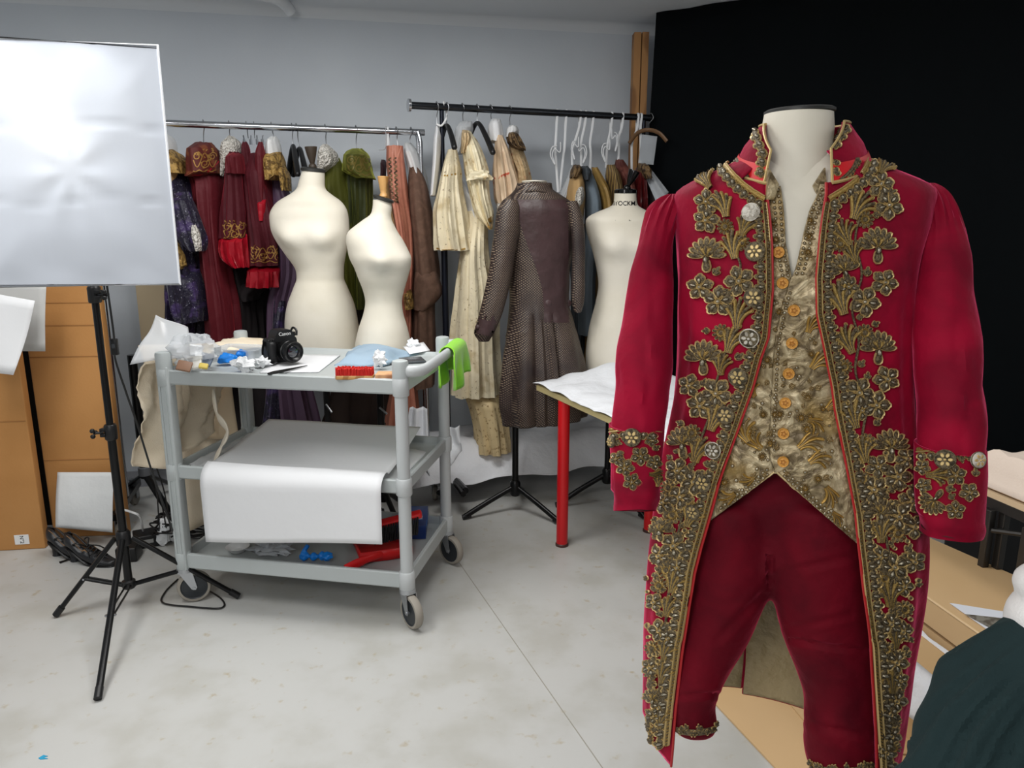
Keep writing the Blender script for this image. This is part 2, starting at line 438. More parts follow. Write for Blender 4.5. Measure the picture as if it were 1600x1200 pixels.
caster(-1, -1, math.radians(30)); caster(1, -1, math.radians(-42)); caster(1, 1, math.radians(-30)); caster(-1, 1, math.radians(160))

# ------------------------------------------------------------------ things lying on the top tray
ZS = ZT+0.001
def TP(px, py, dz=0.0): return PZ(px, py, ZS+dz)
# camera body
cb = TP(442, 567); cb.z = ZS+0.002
cam = thing('camera', 'black digital camera with lens lying on the cart', 'camera', cb, math.radians(44))
M_cam = mat('camera_black', (22, 22, 24), 0.45, bump=(400, 0.15, 'noise', 0.001))
def cl(mb, nm, m, p=cam, **k): return part(nm, mb, m, p, local=True, **k)
bodymb = MB().box((0, 0.012, 0.046), (0.115, 0.052, 0.088), bev=0.014).box((-0.047, -0.018, 0.042), (0.03, 0.03, 0.080), bev=0.012)
bodymb.loft([[Vector((0.004+sx*w, yy, 0.088+h)) for sx, yy in ((-1, 0.034), (1, 0.034), (1, -0.020+0.0*h), (-1, -0.020))] for w, h in ((0.038, -0.012), (0.034, 0.012), (0.026, 0.026), (0.016, 0.029))])
cbody = cl(bodymb, 'body', M_cam, auto=50)
cl(MB().box((-0.047, -0.012, 0.0), (0.0, 0.0, 0.0)).cyl((-0.046, -0.018, 0.082), (-0.046, -0.018, 0.088), 0.008).cyl((0.047, 0.012, 0.088), (0.047, 0.012, 0.102), 0.012, n=24), 'dial', M_black, cbody)
cl(MB().tube(catmull([(0.050, 0.03, 0.095), (0.056, 0.02, 0.115), (0.062, 0.006, 0.108), (0.058, 0.0, 0.090)], 6), 0.004, 8), 'strap_lug', M_black, cbody)
Mx = Matrix.Rotation(PI/2, 4, 'X')
lens = cl(MB().lathe([(0.034, 0.0), (0.034, 0.012), (0.036, 0.014), (0.036, 0.034), (0.033, 0.036), (0.033, 0.042), (0.036, 0.044), (0.036, 0.064), (0.033, 0.068), (0.031, 0.068), (0.026, 0.058), (0.020, 0.055)], (0.004, -0.014, 0.046), 40, Mx), 'lens', mat('lens_black', (16, 16, 17), 0.3))
ring = MB()
for k in range(44):
    a = 2*PI*k/44; c = Vector((0.004+0.0362*math.cos(a), -0.068, 0.046+0.0362*math.sin(a))); ring.box(c, (0.0022, 0.016, 0.0022), Matrix.Rotation(-a, 4, 'Y'))
cl(ring, 'grip_ring', M_black, lens, smooth=False)
cl(MB().lathe([(0.0, 0.0), (0.021, 0.0), (0.019, 0.004), (0.010, 0.007)], (0.004, -0.068, 0.046), 32, Mx), 'front_glass', mat('lens_glass', (30, 34, 44), 0.05, coat=1.0, spec=0.9), lens)
cl(text_mb('Canon', 0.017, frame((0.004, -0.0206, 0.103), (1, 0, 0), (0, -1, 0.12))), 'lettering', M_white, cbody, smooth=False)
strap = catmull([(-0.058, 0.012, 0.078), (-0.072, 0.0, 0.05), (-0.075, -0.015, 0.012), (-0.062, -0.035, 0.006), (-0.045, -0.045, 0.012)], 8)
cl(MB().tube(strap, 0.006, 8, flat=(0.3, 1.4)), 'strap', M_black)

# sheet of white paper under the camera
solo('paper_sheet', sheet([TP(405, 583), TP(498, 582), TP(532, 556), TP(440, 553)], 8, 8, lambda u, v: (0, 0, 0.0012+0.002*u*v)), M_paper, 'white paper sheet under the black camera on the cart', 'paper', thick=0.0006, off=0)
# black craft knives / tweezers
a, b = TP(420, 584, 0.012), TP(480, 571, 0.006)
tw = thing('tweezers', 'black handled tweezers lying on white paper in front of camera', 'tweezers', (a.x, a.y, ZS))
d = (b-a).normalized(); n_ = Vector((-d.y, d.x, 0))
for s in (-1, 1):
    part('arm', MB().tube([a+n_*0.002*s, a+d*0.03+n_*0.008*s, a+d*0.08+n_*0.007*s, b+n_*0.0015*s], [0.005, 0.006, 0.0045, 0.0012], 8, flat=(1, 0.7)), M_black, tw)
# clear shallow tray
c0 = [TP(336, 583), TP(402, 556), TP(418, 542), TP(360, 545)]
bx = thing('plastic_tub', 'shallow clear plastic tub at the back of the cart top', 'tub', TP(378, 560), CRZ)
Lm = Matrix.Identity(4)
tub = MB().loft([rrect(0.082, 0.055, 0.012, 0.002), rrect(0.09, 0.062, 0.014, 0.045), rrect(0.097, 0.069, 0.016, 0.046), rrect(0.097, 0.069, 0.016, 0.044), rrect(0.0885, 0.0605, 0.014, 0.043), rrect(0.080, 0.053, 0.012, 0.004)], True, True)
part('tub_wall', tub, M_clear, bx, local=True)
# blue glove ball in the tub, crumpled tissues
M_blue = mat('blue_nitrile', (20, 130, 225), 0.4, bump=(60, 0.3, 'noise', 0.01))
gb = crumple(TP(356, 569, 0.004), 0.030, 3, 0.5, fl=(1.25, 0.8, 0.72)); gb2 = crumple(TP(378, 562, 0.006), 0.024, 5, 0.5, fl=(1, 0.8, 0.8))
g = MB(); g.add(gb.v, gb.f); g.add(gb2.v, gb2.f)
solo('rubber_glove', remeshed(g, 0.004, 2), M_blue, 'balled bright blue rubber glove on the cart top beside a plastic bag', 'glove')
M_tis = mat('white_tissue', (236, 238, 240), 0.75, bump=(120, 0.6, 'noise', 0.006))
solo('crumpled_tissue', crumple(TP(382, 582, 0), 0.025, 11, 0.8, fl=(1.5, 0.9, 0.85), freq=4), M_tis, 'crumpled white tissue in front of the blue glove ball', 'tissue')
solo('crumpled_tissue', crumple(TP(409, 575, 0), 0.019, 14, 0.8, fl=(1.4, 0.9, 0.8), freq=4), M_tis, 'small crumpled white tissue touching the camera strap', 'tissue')
# zip bag with contents
zb = TP(303, 581); zb.z = ZS
bag = thing('plastic_bag', 'clear zip bag of small packets on the cart corner', 'bag', zb)
bb_ = crumple(zb+Vector((-0.004, 0.035, 0.001)), 0.068, 21, 0.45, 34, fl=(1.25, 0.85, 0.80), freq=4)
part('bag_body', bb_, clear_mat('crinkled_bag', (236, 240, 244), 0.30, 0.10), bag)
fl0 = [P(208, 568, 2.72), P(238, 494, 2.86), P(282, 512, 2.92), P(330, 552, 2.84)]
def bagf(u, v): return (0, 0.012*math.sin(u*5+v*3), 0.01*math.sin(v*6+u*2))
part('bag_flap', sheet([P(203, 570, 2.66), P(300, 562, 2.72), P(292, 516, 2.90), P(243, 491, 2.84)], 14, 14, bagf), M_milky, bag, thick=0.0008)
for i, (px, py, w, h, col, rz) in enumerate(((288, 572, 0.05, 0.04, (138, 104, 82), 0.3), (308, 566, 0.035, 0.055, (232, 230, 222), -0.3), (322, 562, 0.045, 0.05, (92, 104, 122), 0.5), (306, 548, 0.05, 0.05, (220, 222, 224), 0.1), (318, 572, 0.03, 0.02, (214, 190, 96), 0.2))):
    c = TP(px, py, 0.034+0.006*i)
    part('packet', MB().box(c, (w, 0.012, h), Matrix.Rotation(rz, 4, 'Z') @ Matrix.Rotation(-0.7, 4, 'X') @ Matrix.Rotation(rz, 4, 'Y'), bev=0.004), mat('packet_%d' % i, col, 0.5), bag)
# blue-grey cloth
M_bgc = mat('blue_grey_cloth', (156, 178, 196), 0.85, bump=(220, 0.25), var=((144, 166, 186), 8, 4, 0.4, 0.7))
def bgf(u, v):
    e = min(u, 1-u, v, 1-v); return (0.01*math.sin(v*7), 0.006*math.sin(u*9), 0.002+0.026*sstep(0, 0.22, e)+0.006*math.sin(u*8+v*5)*sstep(0, 0.1, e)+0.012*u*(1-v))
solo('folded_cloth', sheet([TP(522, 571), TP(598, 574), TP(655, 553), TP(560, 539)], 26, 20, bgf), M_bgc, 'folded blue-grey cloth lying on the cart top', 'cloth', thick=0.012)
solo('crumpled_tissue', crumple(TP(594, 577, 0.002), 0.022, 31, 0.9, fl=(1.0, 0.8, 1.25), freq=4), M_tis, 'crumpled white tissue beside blue-grey cloth and red brush', 'tissue')
solo('crumpled_tissue', crumple(TP(646, 547, 0.0), 0.020, 33, 0.7, fl=(1.2, 0.9, 0.9), freq=4), M_tis, 'crumpled white tissue at the far end of blue-grey cloth', 'tissue')
# red bristle brush
b0, b1 = TP(524, 594), TP(583, 594); bc = (b0+b1)*0.5; bd = (b1-b0).normalized(); bl = (b1-b0).length
cam.scale = (1.1, 1.1, 1.1)
br = thing('clothes_brush', 'wooden clothes brush with red bristles pointing up', 'brush', (bc.x, bc.y+0.018, ZS), math.atan2(bd.y, bd.x))
part('brush_back', MB().box((0, 0, 0.009), (bl, 0.045, 0.016), bev=0.005), M_wood, br, local=True)
bm_ = MB(); rr = random.Random(5)
for i in range(26):
    for j in range(7):
        x = -bl/2+0.004+i*(bl-0.008)/25; y = -0.019+j*0.0063
        bm_.tube([(x, y, 0.016), (x+rr.uniform(-.003, .003), y*1.15+rr.uniform(-.003, .003), 0.040+rr.uniform(-.002, .003))], [0.0026, 0.0030], 5)
part('bristles', bm_, mat('red_bristles', (205, 40, 32), 0.55), br, local=True)
w0, w1 = TP(584, 594), TP(619, 594); wc = (w0+w1)*0.5; wl_ = (w1-w0).length
wb = thing('wooden_brush', 'flat wooden brush back lying right of the red bristle brush', 'brush', (wc.x+0.006, wc.y+0.02, ZS), math.atan2(bd.y, bd.x))
part('brush_back', MB().box((0, 0, 0.012), (wl_, 0.06, 0.022), bev=0.004), mat('worn_wood', (206, 160, 116), 0.6, var=((150, 96, 64), 14, 6, 0.45, 0.7)), wb, local=True)
# tablet and ruler at the handle end
t0 = TP(636, 566); solo('tablet_computer', MB().box((t0.x-0.01, t0.y+0.01, ZS+0.005), (0.15, 0.10, 0.008), Matrix.Rotation(CRZ+0.5, 4, 'Z'), bev=0.003), mat('tablet', (70, 74, 78), 0.25), 'thin dark grey tablet lying beside the cart handle', 'tablet')
solo('paper_sheet', sheet([TP(640, 558), TP(672, 552), TP(662, 543), TP(630, 546)], 6, 6, lambda u, v: (0, 0, 0.012+0.012*u*v)), M_paper, 'small white paper scrap at the far right of the cart top', 'paper', thick=0.0006, off=0)

# ------------------------------------------------------------------ green cloth over the handle
M_green = mat('lime_cloth', (140, 208, 50), 0.85, sheen=0.3, bump=(300, 0.3, 'noise', 0.004), var=((118, 190, 40), 10, 4, 0.4, 0.7))
gh = [cpt(*p) for p in ((hx+0.085, hy-0.24, 0.965), (hx+0.078, hy-0.04, 0.968))]
rows = []
for i in range(31):
    v = i/30; s = (v-0.5)*2                # across the bar: -1 inside hem, 1 outside hem
    r = []
    for j in range(25):
        u = j/24; base = gh[0].lerp(gh[1], u)
        outw = Vector((math.cos(CRZ), math.sin(CRZ), 0)); along = (gh[1]-gh[0]).normalized()
        L = (0.17 if s > 0 else 0.165)+0.02*math.sin(u*6); A = abs(s)*L; bend = 0.04
        if A < bend: z = 0.024*math.cos(A/bend*PI/2); o = math.copysign(0.028*math.sin(A/bend*PI/2), s)
        else:
            z = -(A-bend)*0.97; o = math.copysign(0.028+0.012*math.sin(u*14+s*2)*sstep(0, 0.12, A-bend)+0.10*(A-bend)*(0.3 if s > 0 else 0.1), s)
        k = (1+0.35*sstep(0, 0.12, A))
        r.append(base+along*((u-0.5)*0.20*(k-1)+0.01*math.sin(5*v+u*3))+outw*o+Vector((0, 0, z)))
    rows.append(r)
solo('cleaning_cloth', MB().grid(rows), M_green, 'lime green cleaning cloth hung over the cart handle', 'cloth', thick=0.004)

# ------------------------------------------------------------------ cream cloth over the left end of the cart
M_cream = mat('cream_calico', (240, 226, 202), 0.85, bump=(250, 0.2), var=((230, 212, 184), 4, 4, 0.4, 0.7))
M_beige = mat('beige_paper', (216, 196, 166), 0.75, bump=(30, 0.08), var=((196, 172, 140), 3, 4, 0.4, 0.7))
xe = -CL/2-0.085
rows = []
for i in range(34):
    v = i/33; r = []
    for j in range(40):
        u = j/39
        # along y of the cart end; v from on top to hanging low
        y = lerp(-CW/2+0.05, CW/2+0.0, u)
        ub = sstep(0.45, 0.75, u); nz = noise.noise(Vector((u*9, v*14, 1)))
        if v < 0.2:
            x = lerp(lerp(-CL/2-0.02, -CL/2+0.17, ub), xe, v/0.2); z = 0.934+(0.012+0.020*abs(noise.noise(Vector((u*14, v*30, 4)))))*ub+0.012*math.sin(v/0.2*PI)
        else:
            w = (v-0.2)/0.8; x = xe-0.022-0.03*w-0.030*math.sin(u*11+w*2.0)*(0.4+w)-0.014*math.sin(w*9)-0.022*abs(nz)-0.016*math.sin(u*25+w*7)*(1-0.4*w); z = 0.940-w*(0.40+0.05*math.sin(u*4))
        r.append(cpt(x, y-0.05*(v-0.2)*(1 if v > .2 else 0)+0.012*nz*v, z))
    rows.append(r)
solo('calico_cloth', MB().grid(rows), M_cream, 'cream calico cloth draped over the left end of the cart', 'cloth', thick=0.003)
# beige lining paper hanging down behind the cart
bk = []
for i in range(20):
    v = i/19; r = []
    for j in range(30):
        u = j/29; px = lerp(222, 362, u); z = lerp(0.93, 0.50-0.0*u, v)
        q = P(px, 600, lerp(3.16, 3.24, u)); px2 = px+lerp(0, 26*(1-u)+4, v); q = P(px2, 600, lerp(3.20, 3.27, u)); q.z = z
        q.y += 0.012*math.sin(u*9+v*4)
        r.append(q)
    bk.append(r)
solo('lining_paper', MB().grid(bk), M_beige, 'beige kraft paper hanging down behind the left half of the cart', 'paper', thick=0.001)
bk = []
for i in range(16):
    v = i/15; r = []
    for j in range(16):
        u = j/15; z = lerp(0.62, 0.10, v); q = P(lerp(240+12*v, 338, u), 600, lerp(3.02, 3.22, u)+0.09); q.z = z; q.y += 0.015*math.sin(u*12+v)
        r.append(q)
    bk.append(r)
solo('calico_cloth', MB().grid(bk), M_cream, 'lower cream cloth hanging to the floor behind the cart', 'cloth', thick=0.003)
# cloth strip hanging inside
st = catmull([cpt(-CL/2+0.05, -0.05, 0.80), cpt(-CL/2+0.09, -0.10, 0.72), cpt(-CL/2+0.14, -0.12, 0.66), cpt(-CL/2+0.12, -0.14, 0.60), cpt(-CL/2+0.10, -0.16, ZM+0.012)], 8)
solo('cloth_strip', MB().tube(st, [0.012+0.012*abs(math.sin(i*0.4)) for i in range(len(st))], 10, flat=(0.35, 1.3)), mat('cream_strip', (232, 222, 204), 0.8), 'twisted cream fabric strip hanging onto the middle shelf', 'fabric strip')

# ------------------------------------------------------------------ middle shelf: plastic and large white paper
solo('plastic_sheet', sheet([cpt(-CL/2+0.03, -CW/2+0.03, ZM), cpt(-0.25, -CW/2+0.03, ZM), cpt(-0.2, CW/2-0.04, ZM), cpt(-CL/2+0.04, CW/2-0.04, ZM)], 20, 20, lambda u, v: (0, 0, 0.006+0.012*abs(math.sin(u*13+v*5))+0.01*noise.noise(Vector((u*8, v*8, 0))))), M_milky, 'crinkled clear plastic sheet on the middle shelf under paper', 'plastic sheet', thick=0.0008)
rows = []
xl_, xr_ = -CL/2+0.135, CL/2-0.065
for i in range(40):
    s = i/39*0.79; r = []                  # distance along the paper from its back edge
    for j in range(30):
        u = j/29; x = lerp(xl_, xr_, u); flat = 0.455
        if s < flat:
            y = CW/2-0.06-s; z = ZM+0.022+0.05*(1-s/flat)**1.4; x += lerp(0.0*(1-u)-0.02*u, 0, s/flat)
        else:
            a = s-flat; yb = CW/2-0.06-flat; rad = 0.075
            if a < rad*PI/2:
                t = a/rad; y = yb-rad*math.sin(t); z = ZM+0.022+0.012-rad*(1-math.cos(t))+0.0
            else:
                t = a-rad*PI/2; y = yb-rad-0.012*t; z = ZM+0.034-rad-t
            x += 0.03*(a)*(1-2*u)*0.9*-1*(1-u)*-1
            z += 0.05*u*min(1, a*4)
        y += 0.004*math.sin(u*7+s*4)
        r.append(cpt(x, y, z+0.014))
    rows.append(r)
solo('drafting_paper', MB().grid(rows), M_paper, 'large white paper sheet draped over the front of the middle shelf', 'paper', thick=0.001)
solo('paper_sheet', sheet([cpt(CL/2-0.16, -CW/2+0.035, ZM), cpt(CL/2-0.035, -CW/2+0.035, ZM), cpt(CL/2-0.04, CW/2-0.12, ZM), cpt(CL/2-0.17, CW/2-0.12, ZM)], 8, 8, lambda u, v: (0, 0, 0.004+0.006*math.sin(u*4)*v)), M_paper, 'white paper layers at the right end of the middle shelf', 'paper', thick=0.0015)

# ------------------------------------------------------------------ lower shelf
ZL = ZB+0.001
def LP(px, py, dz=0): return PZ(px, py, ZL+dz)
# blue gloves
g0 = LP(490, 879)
pa = catmull([g0+Vector((-0.050, 0.01, 0.010)), g0+Vector((-0.035, 0.02, 0.018)), g0+Vector((0, 0.01, 0.020)), g0+Vector((0.04, 0.0, 0.028)), g0+Vector((0.062, -0.02, 0.034))], 8)
gm = MB().tube(pa, [0.010+0.006*math.sin(i*0.9)+0.005*(i/len(pa)) for i in range(len(pa))], 12)
gm.tube(catmull([g0+Vector((-0.050, 0.01, 0.008)), g0+Vector((-0.045, 0.025, 0.03)), g0+Vector((-0.028, 0.04, 0.055))], 8), 0.009, 10)
cr = crumple(g0+Vector((0.06, -0.022, 0.022)), 0.018, 8, 0.7); gm.add(cr.v, cr.f)
solo('rubber_glove', remeshed(gm, 0.004, 2), M_blue, 'blue rubber glove twisted on the lowest cart shelf', 'glove')
# white bowl and clear plastic bits
solo('plastic_bowl', MB().lathe([(0.022, 0), (0.026, 0.002), (0.044, 0.022), (0.046, 0.024), (0.042, 0.022), (0.024, 0.004)], LP(372, 862), 32), M_white, 'white plastic bowl at the back of the lowest shelf', 'bowl')
solo('plastic_wrap', crumple(LP(425, 866, 0.002), 0.045, 17, 0.9, 24, fl=(1.5, 0.9, 0.45), freq=5), M_clear, 'crinkled clear plastic wrapping left of the blue glove, lowest shelf', 'plastic')
# dustpan and brush
dp = LP(600, 862); dp.z = ZL
dus = thing('dustpan', 'red plastic dustpan under the hanging white paper', 'dustpan', dp, math.radians(18))
M_red = mat('red_plastic', (214, 26, 28), 0.35)
pan = MB(); zz = 0.001
pan.grid([[Vector((x, y, z)) for x, y, z in ((-0.10, -0.085, 0.045), (-0.10, -0.08, 0.003), (0.10, -0.08, 0.003), (0.10, -0.085, 0.045))],
          [Vector((x, y, z)) for x, y, z in ((-0.105, 0.05, 0.03), (-0.105, 0.05, 0.002), (0.105, 0.05, 0.002), (0.105, 0.05, 0.03))],
          [Vector((x, y, z)) for x, y, z in ((-0.11, 0.14, 0.004), (-0.11, 0.14, 0.002), (0.11, 0.14, 0.002), (0.11, 0.14, 0.004))]])
pan.grid([[Vector((-0.10, -0.085, 0.045)), Vector((-0.10, -0.08, 0.003))], [Vector((0, -0.092, 0.05)), Vector((0, -0.088, 0.003))], [Vector((0.10, -0.085, 0.045)), Vector((0.10, -0.08, 0.003))]])
part('pan', pan, M_red, dus, local=True, thick=0.003, auto=30)
hd = catmull([(-0.02, -0.085, 0.03), (-0.06, -0.11, 0.034), (-0.12, -0.135, 0.03), (-0.165, -0.15, 0.02)], 6)
part('handle', MB().tube(hd, [0.014]*10+[0.017]*(len(hd)-10), 12, flat=(0.55, 1.1)), M_red, dus, local=True)
hb = thing('hand_brush', 'red hand brush with black bristles resting in the dustpan', 'brush', dp+Vector((0.035, 0.0, 0.006)), math.radians(6))
part('brush_back', MB().box((0.02, 0.02, 0.120), (0.20, 0.035, 0.026), Matrix.Rotation(-0.22, 4, 'Y') @ Matrix.Rotation(0.4, 4, 'X'), bev=0.009), M_red, hb, local=True)
bm_ = MB()
for i in range(9):
    for j in range(18):
        x = -0.06+j*0.0095; y = 0.004+i*0.0035; z = 0.112+x*0.22; bm_.tube([(x, y, z), (x+rr.uniform(-.003, .003)-.004, y+rr.uniform(-.003, .003)-0.03, z-0.062)], 0.0036, 5)
part('bristles', bm_, mat('black_bristles', (14, 14, 15), 0.6), hb, local=True)
# blue carton
bxp = LP(652, 826); bxp.z = ZL
bl_ = thing('cardboard_box', 'blue glove carton at the right back of lowest shelf', 'box', bxp, CRZ+math.radians(14))
part('carton', MB().box((-0.02, 0.0, 0.030), (0.125, 0.22, 0.058), bev=0.002), mat('blue_card', (30, 74, 150), 0.4, var=((22, 54, 118), 3, 2, 0.4, 0.6)), bl_, local=True)
part('printed_patch', MB().box((-0.02, -0.02, 0.0594), (0.09, 0.05, 0.0006)), mat('blue_print', (206, 216, 232), 0.5, var=((60, 96, 170), 60, 2, 0.45, 0.55)), bl_, local=True, smooth=False)
part('logo_band', MB().box((0.0427, 0.05, 0.032), (0.0008, 0.08, 0.026)).box((0.0427, -0.05, 0.045), (0.0009, 0.05, 0.012)), mat('blue_light', (66, 126, 204), 0.45), bl_, local=True, smooth=False)
solo('scissors_case', MB().box(LP(610, 840)+Vector((0.02, 0.10, 0.012)), (0.16, 0.05, 0.02), Matrix.Rotation(0.3, 4, 'Z'), bev=0.004), mat('grey_case', (130, 134, 136), 0.4), 'slim grey case behind the dustpan on the lowest shelf', 'case')
# ------------------------------------------------------------------ softbox lamp on its stand
SBx = Vector((math.cos(math.radians(12)), math.sin(math.radians(12)), 0)); SBf = Vector((SBx.y, -SBx.x, 0))   # right, and towards the camera
tr = P(249, 71, 2.28); br_ = P(279, 444, 2.28)
SBW = 0.52
ztop = tr.z; zbot = br_.z; rx = (tr+br_)*0.5; ctr = Vector((rx.x, rx.y, (ztop+zbot)/2))-SBx*(SBW/2); SBH = ztop-zbot
base = PZ(206, 950)
POLE = Vector((ctr.x-0.02, ctr.y+0.24, 0)); POLE = Vector((base.x, base.y, 0))
sb = thing('softbox_light', 'rectangular white softbox lamp on black tripod stand, lit', 'studio light', POLE)
def sp(u, v, w): return ctr+SBx*(u*SBW/2)+Vector((0, 0, v*SBH/2))-SBf*w
m = bpy.data.materials.new('diffuser_fabric'); m.use_nodes = True; nt = m.node_tree; nt.nodes.clear()
out = nt.nodes.new('ShaderNodeOutputMaterial'); t1 = nt.nodes.new('ShaderNodeBsdfTranslucent'); d1 = nt.nodes.new('ShaderNodeBsdfDiffuse'); mx = nt.nodes.new('ShaderNodeMixShader')
t1.inputs[0].default_value = rgb((236, 238, 242)); d1.inputs[0].default_value = rgb((208, 214, 224)); mx.inputs[0].default_value = 0.26
nt.links.new(d1.outputs[0], mx.inputs[1]); nt.links.new(t1.outputs[0], mx.inputs[2]); nt.links.new(mx.outputs[0], out.inputs['Surface'])
M_diff = m
rows = []
NV, NU = 50, 40
for i in range(NV+1):
    v = -1+2*i/NV; r = []
    for j in range(NU+1):
        u = -1+2*j/NU; e = min(1-abs(u), 1-abs(v))
        w = -0.012*sstep(0, 0.5, e)+0.004*math.sin(u*7+v*3)*sstep(0, 0.2, e)
        for vv in (-0.28, 0.33): w += 0.0045*math.exp(-((v-vv-0.03*math.sin(u*4))/0.014)**2)
        for uu in (-0.33, 0.33): w += 0.003*math.exp(-((u-uu)/0.016)**2)
        rad = math.hypot(u*0.8, v+0.02); ang = math.atan2(v+0.02, u)
        w += 0.0045*math.sin(ang*7)*math.exp(-(rad/0.5)**2)*min(1, rad*5)
        edge = 0.010*math.sin(3*u+1)*(1 if v > .97 else 0)
        r.append(sp(u*(1-0.03*(v+1)*0+0.012*math.cos(v*PI/2)*-1), v, w))
    rows.append(r)
part('diffuser', MB().grid(rows), M_diff, sb)
rim = [sp(-1, -1, 0), sp(1, -1, 0), sp(1, 1, 0), sp(-1, 1, 0)]
bs = 0.16
back = [sp(-bs, -bs*0.7, 0.27), sp(bs, -bs*0.7, 0.27), sp(bs, bs*0.7, 0.27), sp(-bs, bs*0.7, 0.27)]
M_sbk = mat('softbox_black', (20, 20, 22), 0.7)
M_silver = mat('silver_lining', (112, 113, 116), 0.4, 0.6)
hull = MB()
lip = [sp(-1, -1, -0.004), sp(1, -1, -0.004), sp(1, 1, -0.004), sp(-1, 1, -0.004)]
hull.grid([[rim[0].lerp(back[0], t), rim[1].lerp(back[1], t), rim[2].lerp(back[2], t), rim[3].lerp(back[3], t)] for t in (0, 0.3, 0.6, 1.0)], cu=True)
hull.add(back, [(0, 1, 2, 3)])
part('reflector', hull, M_silver, sb, smooth=False)
shell = MB()
rim2 = [sp(-1.012, -1.008, -0.002), sp(1.012, -1.008, -0.002), sp(1.012, 1.008, -0.002), sp(-1.012, 1.008, -0.002)]
back2 = [sp(-bs*1.2, -bs*0.85, 0.278), sp(bs*1.2, -bs*0.85, 0.278), sp(bs*1.2, bs*0.85, 0.278), sp(-bs*1.2, bs*0.85, 0.278)]
shell.grid([[rim2[k].lerp(back2[k], t)+Vector((0, 0, (0.010*math.sin(k*2+1) if t == 0 else 0))) for k in range(4)] for t in (0, 0.3, 0.6, 1.0)], cu=True); shell.add(back2, [(0, 1, 2, 3)])
part('shell', shell, M_sbk, sb, smooth=False)
for k in range(4):                        # hem round the diffuser
    pass
part('hem', MB().tube([sp(-1, -1, -0.001), sp(1, -1, -0.001), sp(1, 1, -0.001), sp(-1, 1, -0.001)], 0.004, 8, closed=True), mat('white_hem', (222, 224, 228), 0.8), sb)
bulbp = sp(-0.13, 0.28, 0.055)
bulb = part('bulb', MB().ball(bulbp, 0.032, 16).cyl(bulbp-SBf*0.02, bulbp-SBf*0.17, 0.018), mat('lamp_glow', (255, 255, 255), 0.5, emit=((255, 252, 246), 15.0)), sb)
M_pole = mat('stand_black', (16, 16, 17), 0.28, 0.3)
ptop = Vector((POLE.x, POLE.y, ctr.z+0.03))
part('pole', MB().cyl((POLE.x, POLE.y, 0.10), (POLE.x, POLE.y, 0.70), 0.0150).cyl((POLE.x, POLE.y, 0.70), (POLE.x, POLE.y, 1.20), 0.0125).cyl((POLE.x, POLE.y, 1.20), ptop, 0.010), M_pole, sb)
part('neck', MB().tube([ptop-Vector((0, 0, 0.03)), ptop+Vector((0, 0, 0.02)), sp(0, 0, 0.30), sp(0, 0, 0.27)], 0.016, 12), M_pole, sb)
for zc, s in ((1.205, 1), (0.705, -1)):
    c = MB().lathe([(0.019, zc-0.03), (0.022, zc-0.026), (0.022, zc+0.022), (0.018, zc+0.028)], (POLE.x, POLE.y, 0), 20)
    c.box((POLE.x+s*0.02, POLE.y-0.012, zc+0.010), (0.02, 0.02, 0.012), bev=0.002).box((POLE.x+s*0.02, POLE.y-0.012, zc-0.010), (0.02, 0.02, 0.012), bev=0.002)
    co = part('clamp', c, M_black, sb)
    kb = MB().cyl((POLE.x+s*0.02, POLE.y-0.012, zc), (POLE.x+s*0.045, POLE.y-0.022, zc), 0.005)
    for q in range(3):
        a = q*2*PI/3; kb.ball((POLE.x+s*0.05, POLE.y-0.024+0.012*math.cos(a), zc+0.012*math.sin(a)), 0.009, 10)
    part('knob', kb, M_black, co)
zh = 0.29
fx, fy = POLE.x, POLE.y
part('hub', MB().lathe([(0.020, zh-0.03), (0.026, zh-0.025), (0.026, zh+0.02), (0.019, zh+0.03)], (fx, fy, 0), 20), M_black, sb)
part('spreader_collar', MB().lathe([(0.019, 0.085), (0.024, 0.09), (0.024, 0.115), (0.017, 0.12)], (fx, fy, 0), 20), M_black, sb)
for fpx, fpy in ((153, 1090), (88, 960), (372, 931)):
    ft = PZ(fpx, fpy, 0.012); d = Vector((ft.x-fx, ft.y-fy, 0)).normalized()
    top = Vector((fx, fy, zh))+d*0.03; ft2 = ft-(ft-top).normalized()*0.0
    sd_ = Vector((-d.y, d.x, 0)); lg = MB().tube([top, ft2], 0.0115, 12, flat=(1.0, 0.8))
    leg = part('leg', lg, M_pole, sb)
    part('rubber_foot', MB().tube([ft2+(top-ft2).normalized()*0.035, ft2-(top-ft2).normalized()*0.004], 0.0128, 12), M_black, leg)
    mid = top.lerp(ft2, 0.52); lowp = Vector((fx, fy, 0.10))+d*0.02
    for s in (-1, 1): part('brace', MB().tube([lowp+sd_*0.010*s, mid+sd_*0.010*s], 0.0055, 8, flat=(0.5, 1)), M_pole, sb)
    part('rivet', MB().ball(mid+sd_*0.014, 0.005, 8), M_steel, leg)
    part('rivet', MB().ball(mid-sd_*0.014, 0.005, 8), M_steel, leg)
